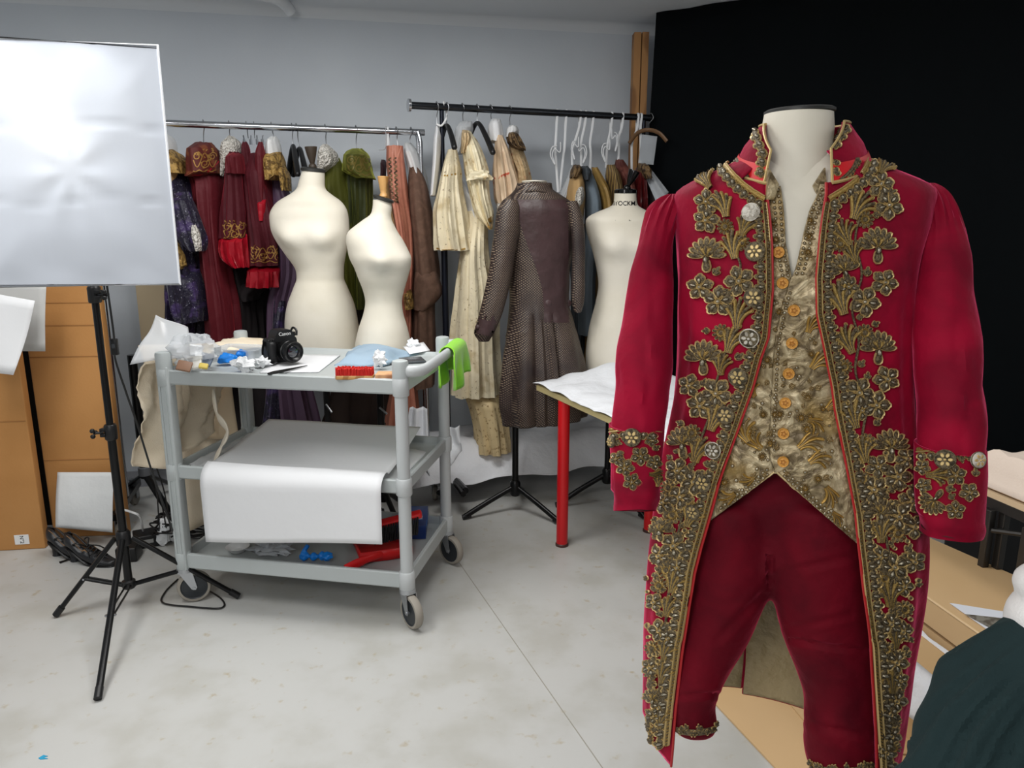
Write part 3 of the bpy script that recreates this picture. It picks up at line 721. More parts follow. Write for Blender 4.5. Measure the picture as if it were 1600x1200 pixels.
# power cable with switch
cab = catmull([P(167, 446, 2.42), P(172, 480, 2.44), P(178, 525, 2.46), P(180, 560, 2.48), P(196, 610, 2.5), P(215, 665, 2.53), P(240, 745, 2.56), P(262, 808, 2.6), PZ(285, 870, 0.10), PZ(300, 905, 0.02), PZ(345, 935, 0.006), PZ(345, 950, 0.006), PZ(300, 948, 0.006), PZ(255, 942, 0.006), PZ(258, 925, 0.006), PZ(278, 905, 0.006)], 10)
cord = thing('electric_cable', 'black power cord with inline switch hanging from the softbox', 'cord', (cab[-1].x, cab[-1].y, 0))
part('cable', MB().tube(cab, 0.0035, 8), M_black, cord)
sw = P(179, 542, 2.47)
swo = part('switch_body', MB().box(sw, (0.022, 0.018, 0.055), bev=0.004), M_black, cord)
part('rocker', MB().box(sw+Vector((0.001, -0.0095, 0.004)), (0.010, 0.004, 0.014), bev=0.001), mat('rocker', (60, 64, 68), 0.3), swo)

# ------------------------------------------------------------------ cardboard boxes on the left
def cbox(label, l_, r_, ztop, dep, group=None, crease=()):
    # l_, r_: floor pixels of the front bottom corners
    a, b = PZ(*l_), PZ(*r_); d = (b-a).normalized(); n_ = Vector((-d.y, d.x, 0)); w = (b-a).length
    o = thing('cardboard_box', label, 'box', a.lerp(b, 0.5), math.atan2(d.y, d.x))
    mb = MB().box((0, dep/2, ztop/2), (w, dep, ztop), bev=0.006)
    c = part('carton', mb, M_kraft, o, local=True)
    for z in crease: part('crease', MB().box((0, -0.0005, z), (w-0.01, 0.002, 0.006), bev=0.0009), mat('crease', (160, 112, 62), 0.8), c, local=True)
    return o, w
b1, w1_ = cbox('tall brown cardboard box at the left, with a paper number label', (-120, 868), (71, 857), 1.30, 0.05, crease=(0.60, 0.95))
b2, w2_ = cbox('tall narrow brown cardboard box right of the labelled box', (84, 840), (199, 836), 1.34, 0.05, crease=(0.38, 0.86, 1.0, 1.1))
lp = P(48, 844, 3.2); M1 = MW[b1]; li = M1.inverted() @ PZ(48, 849)
lab = part('paper_label', MB().box((li.x, -0.0012, 0.05), (0.06, 0.002, 0.045)), M_white, b1, local=True, smooth=False, label='white paper label')
part('lettering', text_mb('N°2', 0.022, frame((li.x, -0.0026, 0.05), (0, 0, -1), (0, -1, 0))), M_black, lab, local=True, smooth=False)
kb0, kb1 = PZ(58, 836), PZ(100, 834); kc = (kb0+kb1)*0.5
solo('gap_shade_panel', MB().box((kc.x, kc.y+0.10, 0.66), (0.34, 0.012, 1.30), Matrix.Rotation(0.12, 4, 'Z')), mat('gap_shade_black', (13, 12, 12), 0.8), 'added black panel standing for the shade between the two brown boxes', 'board', smooth=False)  # black panel added to give the dark shade in the gap between the boxes
# papers leaning and hanging
solo('paper_sheet', sheet([P(-30, 580, 2.95), P(21, 586, 2.95), P(54, 470, 2.98), P(-30, 455, 2.98)], 8, 8, lambda u, v: (0, 0.015*math.sin(v*3)*u, 0)), M_paper, 'white paper sheet hanging in front of the labelled box', 'paper', thick=0.001)
solo('paper_sheet', sheet([P(-30, 548, 3.09), P(71, 549, 3.09), P(73, 440, 3.08), P(-30, 435, 3.08)], 8, 8, lambda u, v: (0, -0.006*math.sin(v*3)*u, 0)), mat('grey_paper', (196, 196, 194), 0.8), 'greyish paper taped to the labelled box behind the white sheet', 'paper', thick=0.001)
q = [PZ(87, 832, 0.0), PZ(178, 838, 0.0)]
i2 = MW[b2]
solo('paper_sheet', sheet([P(87, 824, 3.19), P(176, 832, 3.19), P(178, 738, 3.27), P(90, 738, 3.27)], 14, 14, lambda u, v: (0, -0.012*math.sin(v*PI)*(0.5+0.5*math.sin(u*6)), 0)), mat('pale_paper', (204, 206, 206), 0.75, bump=(8, 0.2, 'noise', 0.03)), 'wrinkled pale paper leaning against the narrow box, behind the shoes', 'paper', thick=0.001)
# tan board against the wall
solo('hardboard_panel', MB().prism([P(219, 520, 3.86), P(262, 520, 3.88), P(262, 520, 3.90), P(219, 520, 3.88)], (0, 0, 0)).v and MB().box(P(249, 560, 3.88)*1.0+Vector((0, 0, 0)), (0.15, 0.02, 1.0), Matrix.Rotation(math.radians(12), 4, 'Z')), mat('tan_board', (186, 168, 138), 0.7), 'tan board standing upright behind the cart and softbox', 'board')

# ------------------------------------------------------------------ pair of shoes
M_shoe = mat('black_leather', (26, 27, 30), 0.38, bump=(120, 0.1))
M_insole = mat('tan_insole', (150, 112, 76), 0.7)
def shoe(label, pos, rz):
    t = thing('heeled_shoe', label, 'shoe', pos, rz, None)
    # x forward (toe), 24 cm long, 6 cm heel
    L = 0.245; rings = []; secs = []
    for i in range(25):
        s = i/24; x = -0.055+L*s
        sole = 0.062*(1-sstep(0.08, 0.62, s)); 
        w = 0.026+0.014*math.sin(PI*min(1, s*1.15+0.02))+0.006*sstep(0.55, 0.75, s)
        if s > 0.8: w *= math.sqrt(max(0.02, 1-((s-0.8)/0.205)**2))
        if s < 0.12: w *= 0.55+0.45*math.sin(s/0.12*PI/2)
        top = 0.062+0.0 + lerp(0.060, 0.0, sstep(0, 0.35, s))*1.0
        top = sole+(0.066 if s < 0.1 else lerp(0.066, 0.050, sstep(0.1, 0.4, s)))
        if s > 0.45: top = sole+lerp(0.064, 0.030, sstep(0.5, 0.92, s))
        secs.append((x, w, sole, top))
    outer, inner = MB(), MB(); rows = []; rows2 = []
    for x, w, z0, z1 in secs:
        s = (x+0.055)/L; op = s < 0.60
        r = []; r2 = []
        for k in range(15):
            a = -PI/2+PI*0 + (k/14)*2*PI if not op else None
        n = 22
        for k in range(n):
            if op:                          # open U section
                a = lerp(-0.42*PI*1.0, PI+0.42*PI, k/(n-1))
                ca = math.cos(a); sa_ = -math.sin(a)
                z = (z0+z1)/2+(z1-z0)/2*sa_ * 1.0
                if k in (0, n-1): z = z1
                r.append(Vector((x, w*ca*(0.86 if sa_ > 0.5 else 1.0), z)))
            else:
                a = lerp(-PI/2, 3*PI/2, k/(n-1)); ca = math.cos(a); sa_ = -math.sin(a)
                r.append(Vector((x, w*ca, (z0+z1)/2+(z1-z0)/2*sa_)))
        rows.append(r)
    # cap the toe and the heel
    rows.append([Vector((secs[-1][0]+0.004, 0, (secs[-1][2]+secs[-1][3])/2)) for _ in range(22)])
    rows.insert(0, [Vector((v.x-0.003, v.y*0.35, v.z)) for v in rows[0]])
    up = part('upper', MB().grid(rows), M_shoe, t, local=True, thick=0.002)
    part('insole', MB().grid([[Vector((x, -w*0.6, z0+0.012)), Vector((x, 0, z0+0.009)), Vector((x, w*0.6, z0+0.012))] for x, w, z0, z1 in secs[:16]]), M_insole, t, local=True)
    part('lining', MB().grid([[Vector((x, sy*(w-0.010)*f, lerp(z0+0.012, z1-0.004, h))) for h, f in ((0, 0.80), (0.5, 0.9), (1, 0.80))] for sy in (-1,) for x, w, z0, z1 in secs[2:14]]).grid([[Vector((x, (w-0.010)*f, lerp(z0+0.012, z1-0.004, h))) for h, f in ((0, 0.80), (0.5, 0.9), (1, 0.80))] for x, w, z0, z1 in secs[2:14]]), M_insole, t, local=True, label='tan leather lining')
    so = MB()
    so.grid([[Vector((x, -w*0.92, max(0.001, z0-0.004))), Vector((x, 0, max(0.0006, z0-0.006))), Vector((x, w*0.92, max(0.001, z0-0.004)))] for x, w, z0, z1 in secs])
    part('sole', so, M_black, t, local=True, thick=0.004)
    part('heel', MB().loft([[Vector((cx+rx_*math.cos(2*PI*k/16), ry*math.sin(2*PI*k/16), z)) for k in range(16)] for z, cx, rx_, ry in ((0, -0.022, 0.020, 0.018), (0.008, -0.022, 0.018, 0.016), (0.030, -0.026, 0.015, 0.014), (0.050, -0.030, 0.022, 0.020), (0.066, -0.030, 0.028, 0.026))]), M_shoe, t, local=True)
    lc = MB()
    for q in range(5):
        x = 0.055+0.018*q; z = 0.070-0.006*q; lc.tube(catmull([(x, -0.026, z-0.010), (x+0.006, -0.010, z+0.002), (x+0.009, 0.0, z+0.006), (x+0.006, 0.010, z+0.002), (x, 0.026, z-0.010)], 4), 0.0035, 6)
    for s in (-1, 1): lc.tube(catmull([(0.05, 0.002*s, 0.075), (0.035, 0.03*s, 0.10), (0.01, 0.034*s, 0.092), (0.03, 0.012*s, 0.078), (0.08, 0.03*s, 0.07), (0.10, 0.045*s, 0.05)], 6), 0.003, 6)
    part('laces', lc, M_black, t, local=True)
    return t
shoe('black heeled lace-up shoe nearest the narrow cardboard box', PZ(96, 868), math.radians(-14))
shoe('black heeled lace-up shoe standing in front of its twin', PZ(124, 877), math.radians(-14))

# ------------------------------------------------------------------ second dark stand, power bricks and cables behind
st_ = PZ(232, 792); st_.z = 0
s2 = thing('light_stand', 'dark stand with splayed feet in shadow behind the cables', 'stand', st_)
part('pole', MB().cyl((st_.x, st_.y, 0.16), (st_.x, st_.y, 0.80), 0.022), M_blackm, s2)
part('collar', MB().lathe([(0.024, 0.17), (0.030, 0.175), (0.030, 0.215), (0.024, 0.22)], (st_.x, st_.y, 0), 20), mat('grey_collar', (96, 98, 102), 0.4), s2)
for a in (200, 320, 80):
    d = Vector((math.cos(math.radians(a)), math.sin(math.radians(a)), 0)); part('leg', MB().tube([st_+Vector((0, 0, 0.17))+d*0.02, st_+d*0.26+Vector((0, 0, 0.014))], 0.014, 8, flat=(1.4, 0.7)), M_blackm, s2)
for i, (px, py, sx, sy, sz, lb) in enumerate(((203, 872, 0.085, 0.10, 0.065, 'black power adapter block behind the stand hub, nearest camera'), (232, 850, 0.12, 0.10, 0.06, 'black power adapter left of the cable tangle, further back'))):
    c = PZ(px, py); t = thing('power_adapter', lb, 'adapter', c, 0.3*i+0.2)
    part('housing', MB().box((0, 0, sz/2+0.001), (sx, sy, sz), bev=0.006), M_black, t, local=True)
    part('sticker', MB().box((0.0, -sy/2-0.0004, sz*0.55), (sx*0.35, 0.0006, sz*0.3)), mat('adapter_sticker', (150, 150, 148), 0.5), t, local=True, smooth=False)
rc = random.Random(3)
for i in range(9):
    c = PZ((285 if i < 5 else 262)+rc.uniform(-22, 22), (838 if i < 5 else 850)+rc.uniform(-14, 14)); pts = []
    for k in range(9):
        a = k*1.9+i; r = 0.05+0.04*rc.random(); pts.append(c+Vector((math.cos(a)*r*1.3, math.sin(a)*r*0.8, 0.006+0.05*rc.random()*(k % 2)+0.012*i)))
    o = solo('electric_cable', MB().tube(catmull(pts, 8), 0.0038, 7), M_black, 'black cable looped in the tangle behind the cart', 'cord', group='cables tangled behind the cart')
for i, (x0, x1) in enumerate(((236, 262), (240, 250), (246, 268))):
    solo('electric_cable', MB().tube(catmull([P(x0-6, 672, 2.98), P(x0-4, 720, 3.0), P((x0+x1)/2, 770, 3.02), PZ(x1, 835, 0.05), PZ(x1+6, 846, 0.006)], 8), 0.003, 7), M_black, 'thin dark cable hanging from the dark stand into the tangle', 'cord', group='cables hanging beside the dark stand')
solo('white_cable', MB().tube(catmull([P(186, 795, 3.0), P(205, 800, 3.02), P(219, 808, 3.05), PZ(224, 830, 0.06), PZ(232, 838, 0.006)], 8), 0.005, 8), M_white, 'pale grey bent cable end above the power adapters', 'cord')
solo('crumpled_tissue', crumple(PZ(262, 852), 0.045, 41, 0.7, fl=(0.8, 0.7, 1.2)), M_tis, 'crumpled white paper on the floor among the cables', 'tissue')
solo('ribbon_scrap', MB().tube([PZ(93, 879, 0.003), PZ(104, 875, 0.006), PZ(116, 868, 0.004)], [0.010, 0.006, 0.003], 8, flat=(1, 0.3)), M_black, 'black ribbon end on the floor beside the shoes', 'ribbon')
solo('paint_scrap', MB().prism([PZ(60, 1185), PZ(68, 1180), PZ(75, 1182), PZ(68, 1184), PZ(75, 1186), PZ(63, 1187)], (0, 0, 0.0015)), mat('blue_scrap', (40, 150, 190), 0.6), 'tiny blue scrap on the floor at the very front', 'scrap', smooth=False)
# ------------------------------------------------------------------ garment rails
def rack_y(px, p0, y0, p1, y1): return y0+(y1-y0)*(px-p0)/(p1-p0)
def RY1(px): return rack_y(px, 245, 3.62, 660, 4.0)
def RY2(px): return rack_y(px, 640, 3.78, 1015, 4.25)
def bar1(px): q = P(px, 189+21*(px-245)/415, RY1(px)); return Vector((q.x, q.y, 1.885))
def bar2(px): q = P(px, 165+22*(px-640)/375, RY2(px)); return Vector((q.x, q.y, 1.985))
def cstr(rk, mb_at, r, m, nm='upright'): pass
rk1 = thing('garment_rail', 'chrome garment rail at the left, holding velvet dresses', 'clothes rail', (bar1(455).x, bar1(455).y, 0), math.atan2((bar1(660)-bar1(245)).y, (bar1(660)-bar1(245)).x))
b0, b1_ = bar1(110), bar1(663)
part('rail', MB().cyl(b0, b1_, 0.016, n=20), M_chrome, rk1)
d1_ = (b1_-b0).normalized(); n1_ = Vector((-d1_.y, d1_.x, 0))
for q in (bar1(652),):
    for s in (-1, 1):
        part('upright', MB().tube([q+n1_*0.014*s*1.6, q+n1_*0.03*s*1.0+Vector((0.01, 0, -0.05)), Vector((q.x+0.01, q.y, 0.12))+n1_*0.03*s], 0.010, 12), M_chrome, rk1)
for q in (bar1(128),): part('upright', MB().cyl((q.x, q.y, 0.12), q, 0.014), M_chrome, rk1)
def rail_caster(q, parent, m=None):
    w = Vector((q.x, q.y, 0.040)); f = part('caster_fork', MB().cyl(w+Vector((0, 0, 0.10)), w+Vector((0, 0, 0.055)), 0.018).box(w+Vector((0.018, 0.0, 0.03)), (0.006, 0.03, 0.06)).box(w+Vector((-0.018, 0, 0.03)), (0.006, 0.03, 0.06)).box(w+Vector((0, 0, 0.058)), (0.045, 0.034, 0.008)), M_steel, parent)
    part('wheel', MB().lathe([(0.006, -0.011), (0.036, -0.011), (0.040, -0.006), (0.040, 0.006), (0.036, 0.011), (0.006, 0.011)], w, 24, Matrix.Rotation(PI/2, 4, 'Y')), mat('small_wheel', (140, 136, 128), 0.6), f)
for q in (bar1(652), bar1(128)):
    part('foot_beam', MB().box((q.x, q.y, 0.11), (0.03, 0.5, 0.03), Matrix.Rotation(0.25, 4, 'Z')), M_blackm, rk1)
for q in (bar1(652), bar1(128)):
    for s in (-0.22, 0.22): rail_caster(Vector((q.x, q.y, 0))+n1_*s, rk1)

rk2 = thing('garment_rail', 'black garment rail on casters behind the brown coat', 'clothes rail', (bar2(830).x, bar2(830).y, 0), math.atan2((bar2(1015)-bar2(640)).y, (bar2(1015)-bar2(640)).x))
b2a, b2b = bar2(640), bar2(1016)
part('rail', MB().cyl(b2a, b2b, 0.017, n=20), mat('dark_chrome', (70, 72, 76), 0.18, 1.0), rk2)
d2_ = (b2b-b2a).normalized(); n2_ = Vector((-d2_.y, d2_.x, 0))
part('end_cap', MB().cyl(b2a-d2_*0.008, b2a+d2_*0.004, 0.030), M_chrome, rk2)
M_navy = mat('navy_metal', (24, 28, 40), 0.3, 0.5)
for px in (690, 1006):
    q = bar2(px); part('upright', MB().cyl((q.x, q.y, 0.16), (q.x, q.y, 1.5), 0.016).cyl((q.x, q.y, 1.5), q, 0.011), M_navy, rk2)
fb = MB()
for px in (690, 1006):
    q = Vector((bar2(px).x, bar2(px).y, 0.135)); fb.tube([q-n2_*0.30, q+n2_*0.30], 0.018, 8)
fb.tube([Vector((bar2(690).x, bar2(690).y, 0.16)), Vector((bar2(1006).x, bar2(1006).y, 0.16))], 0.015, 8)
part('foot_beam', fb, M_blackm, rk2)
# casters where the photo shows them
for px, py in ((724, 772), (686, 770)):
    c = PZ(px, py); rail_caster(c, rk2)
c = PZ(1000, 755); rail_caster(c, rk2)
q0, q1 = PZ(724, 772, 0.13), PZ(686, 770, 0.13)
part('cross_foot', MB().tube([q0, Vector((bar2(690).x, bar2(690).y, 0.13))], 0.015, 8).tube([q1, Vector((bar2(690).x, bar2(690).y, 0.13))], 0.015, 8), M_blackm, rk2)
# white dust sheet over the rail base
rows = []
for i in range(40):
    u = i/39; px = lerp(640, 985, u); r = []
    Yf = lerp(3.60, 3.98, u)
    for j in range(26):
        v = j/25
        z = 0.27+0.03*math.sin(u*9)+0.02*noise.noise(Vector((u*9, v*5, 0)))+(0.10*math.exp(-((u-0.55)/0.25)**2))*(1-v)
        y = Yf+0.42*(1-v)
        if v > 0.6:
            w = (v-0.6)/0.4; y = Yf+0.42*0.4*(1-w)**1.5; z = z*(1-w)+lerp(z, 0.125+0.012*math.sin(u*17), w)*w
            z = lerp(z, 0.13+0.012*math.sin(u*17), w**1.3)
        q = P(px, 600, y); q.z = z; q.y += 0.012*math.sin(u*30+v*3)*v
        r.append(q)
    rows.append(r)
solo('dust_sheet', MB().grid(rows), M_tissue, 'white dust sheet spread over the base of the black garment rail', 'dust sheet', thick=0.002)
solo('dust_sheet', sheet([P(628, 700, 3.52), P(672, 742, 3.50), P(668, 640, 3.60), P(640, 640, 3.60)], 16, 16, lambda u, v: (0, 0.02*math.sin(u*11), 0.01*math.sin(v*8))), M_tissue, 'white fabric hanging beside the cart post, left of the other sheet', 'dust sheet', thick=0.003)
solo('plastic_sheet', sheet([P(690, 745, 3.45), P(722, 705, 3.50), P(718, 668, 3.56), P(690, 675, 3.56)], 14, 14, lambda u, v: (0, 0.02*math.sin(u*9+v*4), 0.01*math.sin(v*8))), M_milky, 'clear plastic film bunched at the left end of the dust sheet', 'plastic', thick=0.001)

# ------------------------------------------------------------------ fabrics
M_wine = mat('wine_velvet', (72, 5, 20), 0.75, sheen=0.6, sheen_tint=(210, 60, 80), bump=(18, 0.25, 'noise', 0.02))
M_redv = mat('dark_red_velvet', (84, 5, 20), 0.7, sheen=0.65, sheen_tint=(220, 70, 80), bump=(18, 0.25, 'noise', 0.02))
M_sat = mat('red_satin', (154, 14, 32), 0.38, bump=(30, 0.2, 'noise', 0.02))
M_navyb = mat('navy_beaded', (24, 20, 40), 0.45, var=((58, 42, 86), 18, 5, 0.5, 0.66), var2=((150, 148, 165), 120, 2, 0.66, 0.72), bump=(60, 0.5, 'noise', 0.01), sheen=0.2)
M_purp = mat('purple_silk', (86, 64, 86), 0.5, bump=(16, 0.2, 'noise', 0.02))
M_dpurp = mat('dark_purple', (48, 30, 52), 0.7, bump=(16, 0.2, 'noise', 0.02))
M_dark = mat('dark_cloth', (28, 22, 24), 0.85)
M_dbrown = mat('dark_brown_cloth', (58, 44, 38), 0.85, var=((42, 30, 26), 5, 4, 0.4, 0.6))
M_greenv = mat('green_velvet', (66, 68, 8), 0.7, sheen=0.8, sheen_tint=(200, 205, 90), bump=(18, 0.25, 'noise', 0.02))
M_dgreen = mat('dark_green_velvet', (40, 46, 8), 0.7, sheen=0.6, sheen_tint=(180, 185, 80), bump=(18, 0.25, 'noise', 0.02))
M_lace = mat('white_lace', (212, 208, 200), 0.8, bump=(90, 0.8, 'voronoi', 0.01), var=((176, 172, 164), 70, 3, 0.5, 0.6))
M_gold = mat('gold_lace', (176, 142, 80), 0.5, 0.25, var=((110, 84, 44), 50, 3, 0.48, 0.56), bump=(70, 0.8, 'noise', 0.01))
M_goldt = mat('gold_thread', (176, 134, 72), 0.42, 0.45)
M_yoke = mat('russet_yoke', (86, 26, 22), 0.6, var=((120, 62, 36), 18, 4, 0.52, 0.6))
M_pink = mat('salmon_silk', (186, 120, 98), 0.5, bump=(14, 0.3, 'noise', 0.02), var=((166, 98, 80), 8, 4, 0.4, 0.65))
M_tan = mat('tan_silk', (186, 146, 98), 0.5, bump=(14, 0.3, 'noise', 0.02))
M_wool = mat('brown_wool', (104, 78, 64), 0.9, var=((92, 68, 55), 30, 4, 0.4, 0.6), bump=(120, 0.2, 'noise', 0.004))
M_creamf = mat('cream_floral', (224, 212, 182), 0.5, var=((142, 124, 98), 62, 2, 0.62, 0.76), var2=((196, 178, 140), 9, 3, 0.52, 0.7), bump=(14, 0.3, 'noise', 0.02))
M_creamt = mat('cream_taffeta', (228, 216, 184), 0.34, var=((170, 142, 92), 18, 4, 0.56, 0.70), bump=(14, 0.4, 'noise', 0.02))
M_peach = mat('peach_floral', (216, 190, 160), 0.45, var=((190, 84, 60), 24, 2, 0.64, 0.70), bump=(12, 0.3, 'noise', 0.02))
M_beigef = mat('beige_ruffle', (200, 174, 134), 0.5, var=((180, 116, 80), 20, 3, 0.62, 0.7), bump=(40, 0.6, 'noise', 0.02))
M_ruff = mat('dark_ruche', (120, 96, 64), 0.6, var=((60, 44, 30), 40, 4, 0.45, 0.6), bump=(40, 0.8, 'noise', 0.02))
M_edge = mat('gold_edging', (180, 140, 64), 0.4, 0.2)
M_vest = mat('tan_vest', (184, 150, 102), 0.7)
M_greyb = mat('grey_blue_wool', (104, 116, 126), 0.85, bump=(120, 0.2, 'noise', 0.004))
M_dgb = mat('dark_grey_blue', (62, 68, 74), 0.85)
M_olive = mat('olive_gold_satin', (150, 120, 66), 0.4, bump=(14, 0.3, 'noise', 0.02))
M_stripe = mat('striped_brown', (98, 78, 52), 0.6, var=((150, 124, 76), 30, 1.0, 0.4, 0.6, 'wave'))
M_brick = mat('brick_brocade', (110, 62, 52), 0.6, var=((84, 40, 34), 24, 4, 0.45, 0.6))
M_maroon = mat('maroon_satin', (78, 16, 18), 0.4, bump=(14, 0.4, 'noise', 0.02))

def hanger_hook(bar, top, parent=None, mb=None):
    mb = mb or MB(); b = bar; t = Vector(top)
    pts = [t, t.lerp(b, 0.55), b+Vector((0.012, -0.022, -0.004)), b+Vector((0.006, -0.02, 0.016)), b+Vector((0, -0.004, 0.023)), b+Vector((-0.004, 0.014, 0.016))]
    return mb.tube(catmull(pts, 5), 0.0022, 6)
def wire_hanger(label, bar, py_top, px, Y, col=None, group=None):
    t = P(px, py_top, Y); o = thing('clothes_hanger', label, 'hanger', (t.x, t.y, t.z-0.08), 0, group)
    part('hook', hanger_hook(bar, t), M_steel, o)
    part('shoulder_bar', MB().tube(catmull([t+Vector((-0.004, -0.15, -0.085)), t+Vector((0, -0.06, -0.03)), t, t+Vector((0, 0.06, -0.03)), t+Vector((0.004, 0.15, -0.085))], 6), 0.007, 8), col or M_blackm, o)
    return o
def gold_scroll(px0, px1, py0, py1, Y, seed=0, r=0.0022):
    # curling embroidered vine laid on the cloth surface (gets snapped by snap_to)
    rg = random.Random(seed); mb = MB(); W = px1-px0; Hh = py1-py0
    n = max(3, int(W/12))
    mb.tube([P(px0+W*k/40, (py0+py1)/2+Hh*0.30*math.sin(k/40*PI*n), Y) for k in range(41)], r, 5)
    for i in range(n):
        cx = px0+W*(i+0.5)/n; cy = (py0+py1)/2+Hh*0.16*(1 if i % 2 else -1); R_ = min(W/n*1.25, Hh*0.9)*0.46; s = 1 if i % 2 else -1
        pts = []
        for k in range(15):
            a = k/14*2*PI*1.35; rr_ = R_*(1-0.72*k/14); pts.append((cx+rr_*math.cos(a*s+rg.random()*0.2), cy+rr_*math.sin(a*s)))
        mb.tube([P(x, y, Y) for x, y in pts], r, 5)
        for q in range(3):
            a = rg.random()*6.28; x = cx+R_*1.1*math.cos(a); y = cy+R_*1.1*math.sin(a); mb.tube([P(cx+R_*0.6*math.cos(a), cy+R_*.6*math.sin(a), Y), P(x, y, Y)], [r*1.2, r*2.0], 5)
    rg.seed(seed+5)
    for q in range(n*5):
        x, y, a = rg.uniform(px0, px1), rg.uniform(py0, py1-3), rg.random()*6.28; mb.tube([P(x, y, Y), P(x+3*math.cos(a), y+3*math.sin(a), Y)], [r*0.8, r*1.5], 5)
    pts = [(px0+W*k/20, py1-1+1.5*math.sin(k*0.9)) for k in range(21)]
    mb.tube([P(x, y, Y) for x, y in pts], r, 5); return mb
def snap_to(mb, bvh, off=0.002):
    base = MB(); base.f = mb.f; base.m = mb.m; base.v = []
    for v in mb.v:
        d = (v-CAM).normalized(); h = bvh.ray_cast(CAM, d)
        if h[0] is None: h = bvh.find_nearest(v)
        base.v.append(h[0]-d*off)
    return base

def dress(name, label, cat, rows, Y, m, dep=0.14, folds=7, amp=0.12, seed=0, group=None, **k):
    g = garment(rows, Y, dep, folds, amp*1.5, seed, **k)
    q = P((rows[-1][1]+rows[-1][2])/2, rows[-1][0], Y)
    o = thing(name, label, cat, q, 0, group)
    part('body', g, m, o); o['_'] = 0; del o['_']
    return o, g
def addpart(o, nm, rows, Y, m, dep=0.1, folds=6, amp=0.10, seed=1, **k):
    g = garment(rows, Y, dep, folds, amp, seed, **k); return part(nm, g, m, o), g
def hooked(o, bar, px, py, Y):
    t = P(px, py, Y); part('hook', hanger_hook(bar, t), M_steel, o)

# ---- left rail, from left to right
Y = RY1(285)
o, g = dress('beaded_dress', 'navy and purple beaded dress with gold lace collar, beside the softbox', 'dress', [(232, 252, 268), (255, 250, 284), (290, 252, 303), (350, 256, 316), (400, 262, 322), (450, 262, 326), (490, 264, 322), (530, 266, 318)], Y, M_navyb, 0.15, 6, 0.14, 1)
addpart(o, 'lining', [(207, 250, 256), (218, 250, 266), (240, 250, 272)], Y-0.02, M_white, 0.10, 5, 0.05, 2)
addpart(o, 'lace_collar', [(234, 250, 270), (246, 250, 284), (262, 252, 293), (272, 262, 296)], Y-0.05, M_gold, 0.13, 6, 0.10, 3)
addpart(o, 'gold_front', [(250, 254, 272), (280, 256, 274), (303, 268, 272)], Y-0.10, M_tan, 0.10, 4, 0.06, 3)
addpart(o, 'sleeve', [(300, 268, 296), (340, 272, 312), (380, 284, 322), (392, 298, 320)], Y-0.13, M_navyb, 0.07, 6, 0.14, 8)
addpart(o, 'cream_puff', [(352, 300, 306), (365, 300, 312), (386, 306, 314), (392, 308, 312)], Y-0.19, M_lace, 0.03, 5, 0.10, 8)
addpart(o, 'lace_trim', [(375, 268, 276), (395, 270, 288), (415, 272, 292), (420, 276, 284)], Y-0.13, M_gold, 0.05, 5, 0.14, 9)
addpart(o, 'hem_flounce', [(420, 262, 312), (455, 266, 322), (486, 272, 325), (500, 280, 324)], Y-0.06, M_navyb, 0.13, 9, 0.10, 12)
Y = RY1(325)
o, g = dress('velvet_dress', 'dark red velvet dress with russet embroidered yoke', 'dress', [(226, 304, 334), (245, 299, 340), (270, 298, 345), (290, 306, 352), (350, 316, 354), (420, 322, 362), (470, 326, 372), (530, 330, 378), (600, 330, 378)], Y, M_redv, 0.15, 7, 0.12, 4)
p_, gy = addpart(o, 'yoke', [(223, 306, 330), (236, 300, 338), (255, 298, 342), (272, 298, 344), (277, 300, 322)], Y-0.035, M_yoke, 0.15, 5, 0.05, 5)
part('gold_embroidery', snap_to(gold_scroll(302, 338, 232, 268, Y-.2, 4), gy.bvh()), M_goldt, o)
part('piping', snap_to(MB().tube([P(x, y, Y-.2) for x, y in ((300, 274), (312, 274), (325, 268), (335, 260), (342, 252))], 0.003, 6), gy.bvh()), M_sat, o)
hooked(o, bar1(318), 318, 224, Y)
Y = RY1(365)
o, g = dress('velvet_dress', 'wine velvet dress with white lace collar, gold scrollwork and red ruffle', 'dress', [(238, 358, 374), (255, 356, 378), (285, 354, 380), (330, 348, 385), (372, 346, 386)], Y-0.08, M_wine, 0.09, 6, 0.10, 6)
p_, gc = addpart(o, 'lace_collar', [(213, 358, 364), (222, 350, 374), (240, 347, 378), (262, 349, 370), (276, 352, 360)], Y, M_lace, 0.09, 5, 0.12, 7)
addpart(o, 'puff_band', [(240, 357, 378), (256, 356, 380), (272, 355, 382)], Y-0.10, M_redv, 0.09, 9, 0.10, 7)
bv = g.bvh(); part('gold_embroidery', snap_to(gold_scroll(349, 384, 342, 378, Y-.2, 2), bv), M_goldt, o)
addpart(o, 'ruffle', [(366, 346, 386), (385, 344, 388), (405, 350, 390), (417, 368, 390)], Y-0.085, M_sat, 0.10, 12, 0.15, 9)
addpart(o, 'skirt', [(380, 352, 384), (430, 352, 392), (480, 356, 400), (530, 352, 402)], Y+0.08, M_dark, 0.10, 6, 0.12, 9)
hooked(o, bar1(358), 359, 214, Y)
Y = RY1(405)
o, g = dress('velvet_dress', 'wine velvet skirt hung by straps, gold scroll panel above red ruffle', 'dress', [(240, 381, 418), (262, 382, 420), (300, 386, 424), (345, 388, 434), (380, 390, 442), (414, 390, 444)], Y-0.04, M_wine, 0.11, 7, 0.10, 11)
bv = g.bvh(); part('gold_embroidery', snap_to(gold_scroll(392, 441, 382, 410, Y-.2, 7), bv), M_goldt, o)
addpart(o, 'strap', [(222, 379, 386), (235, 378, 390), (262, 380, 394)], Y-0.06, M_wine, 0.04, 4, 0.1, 2)
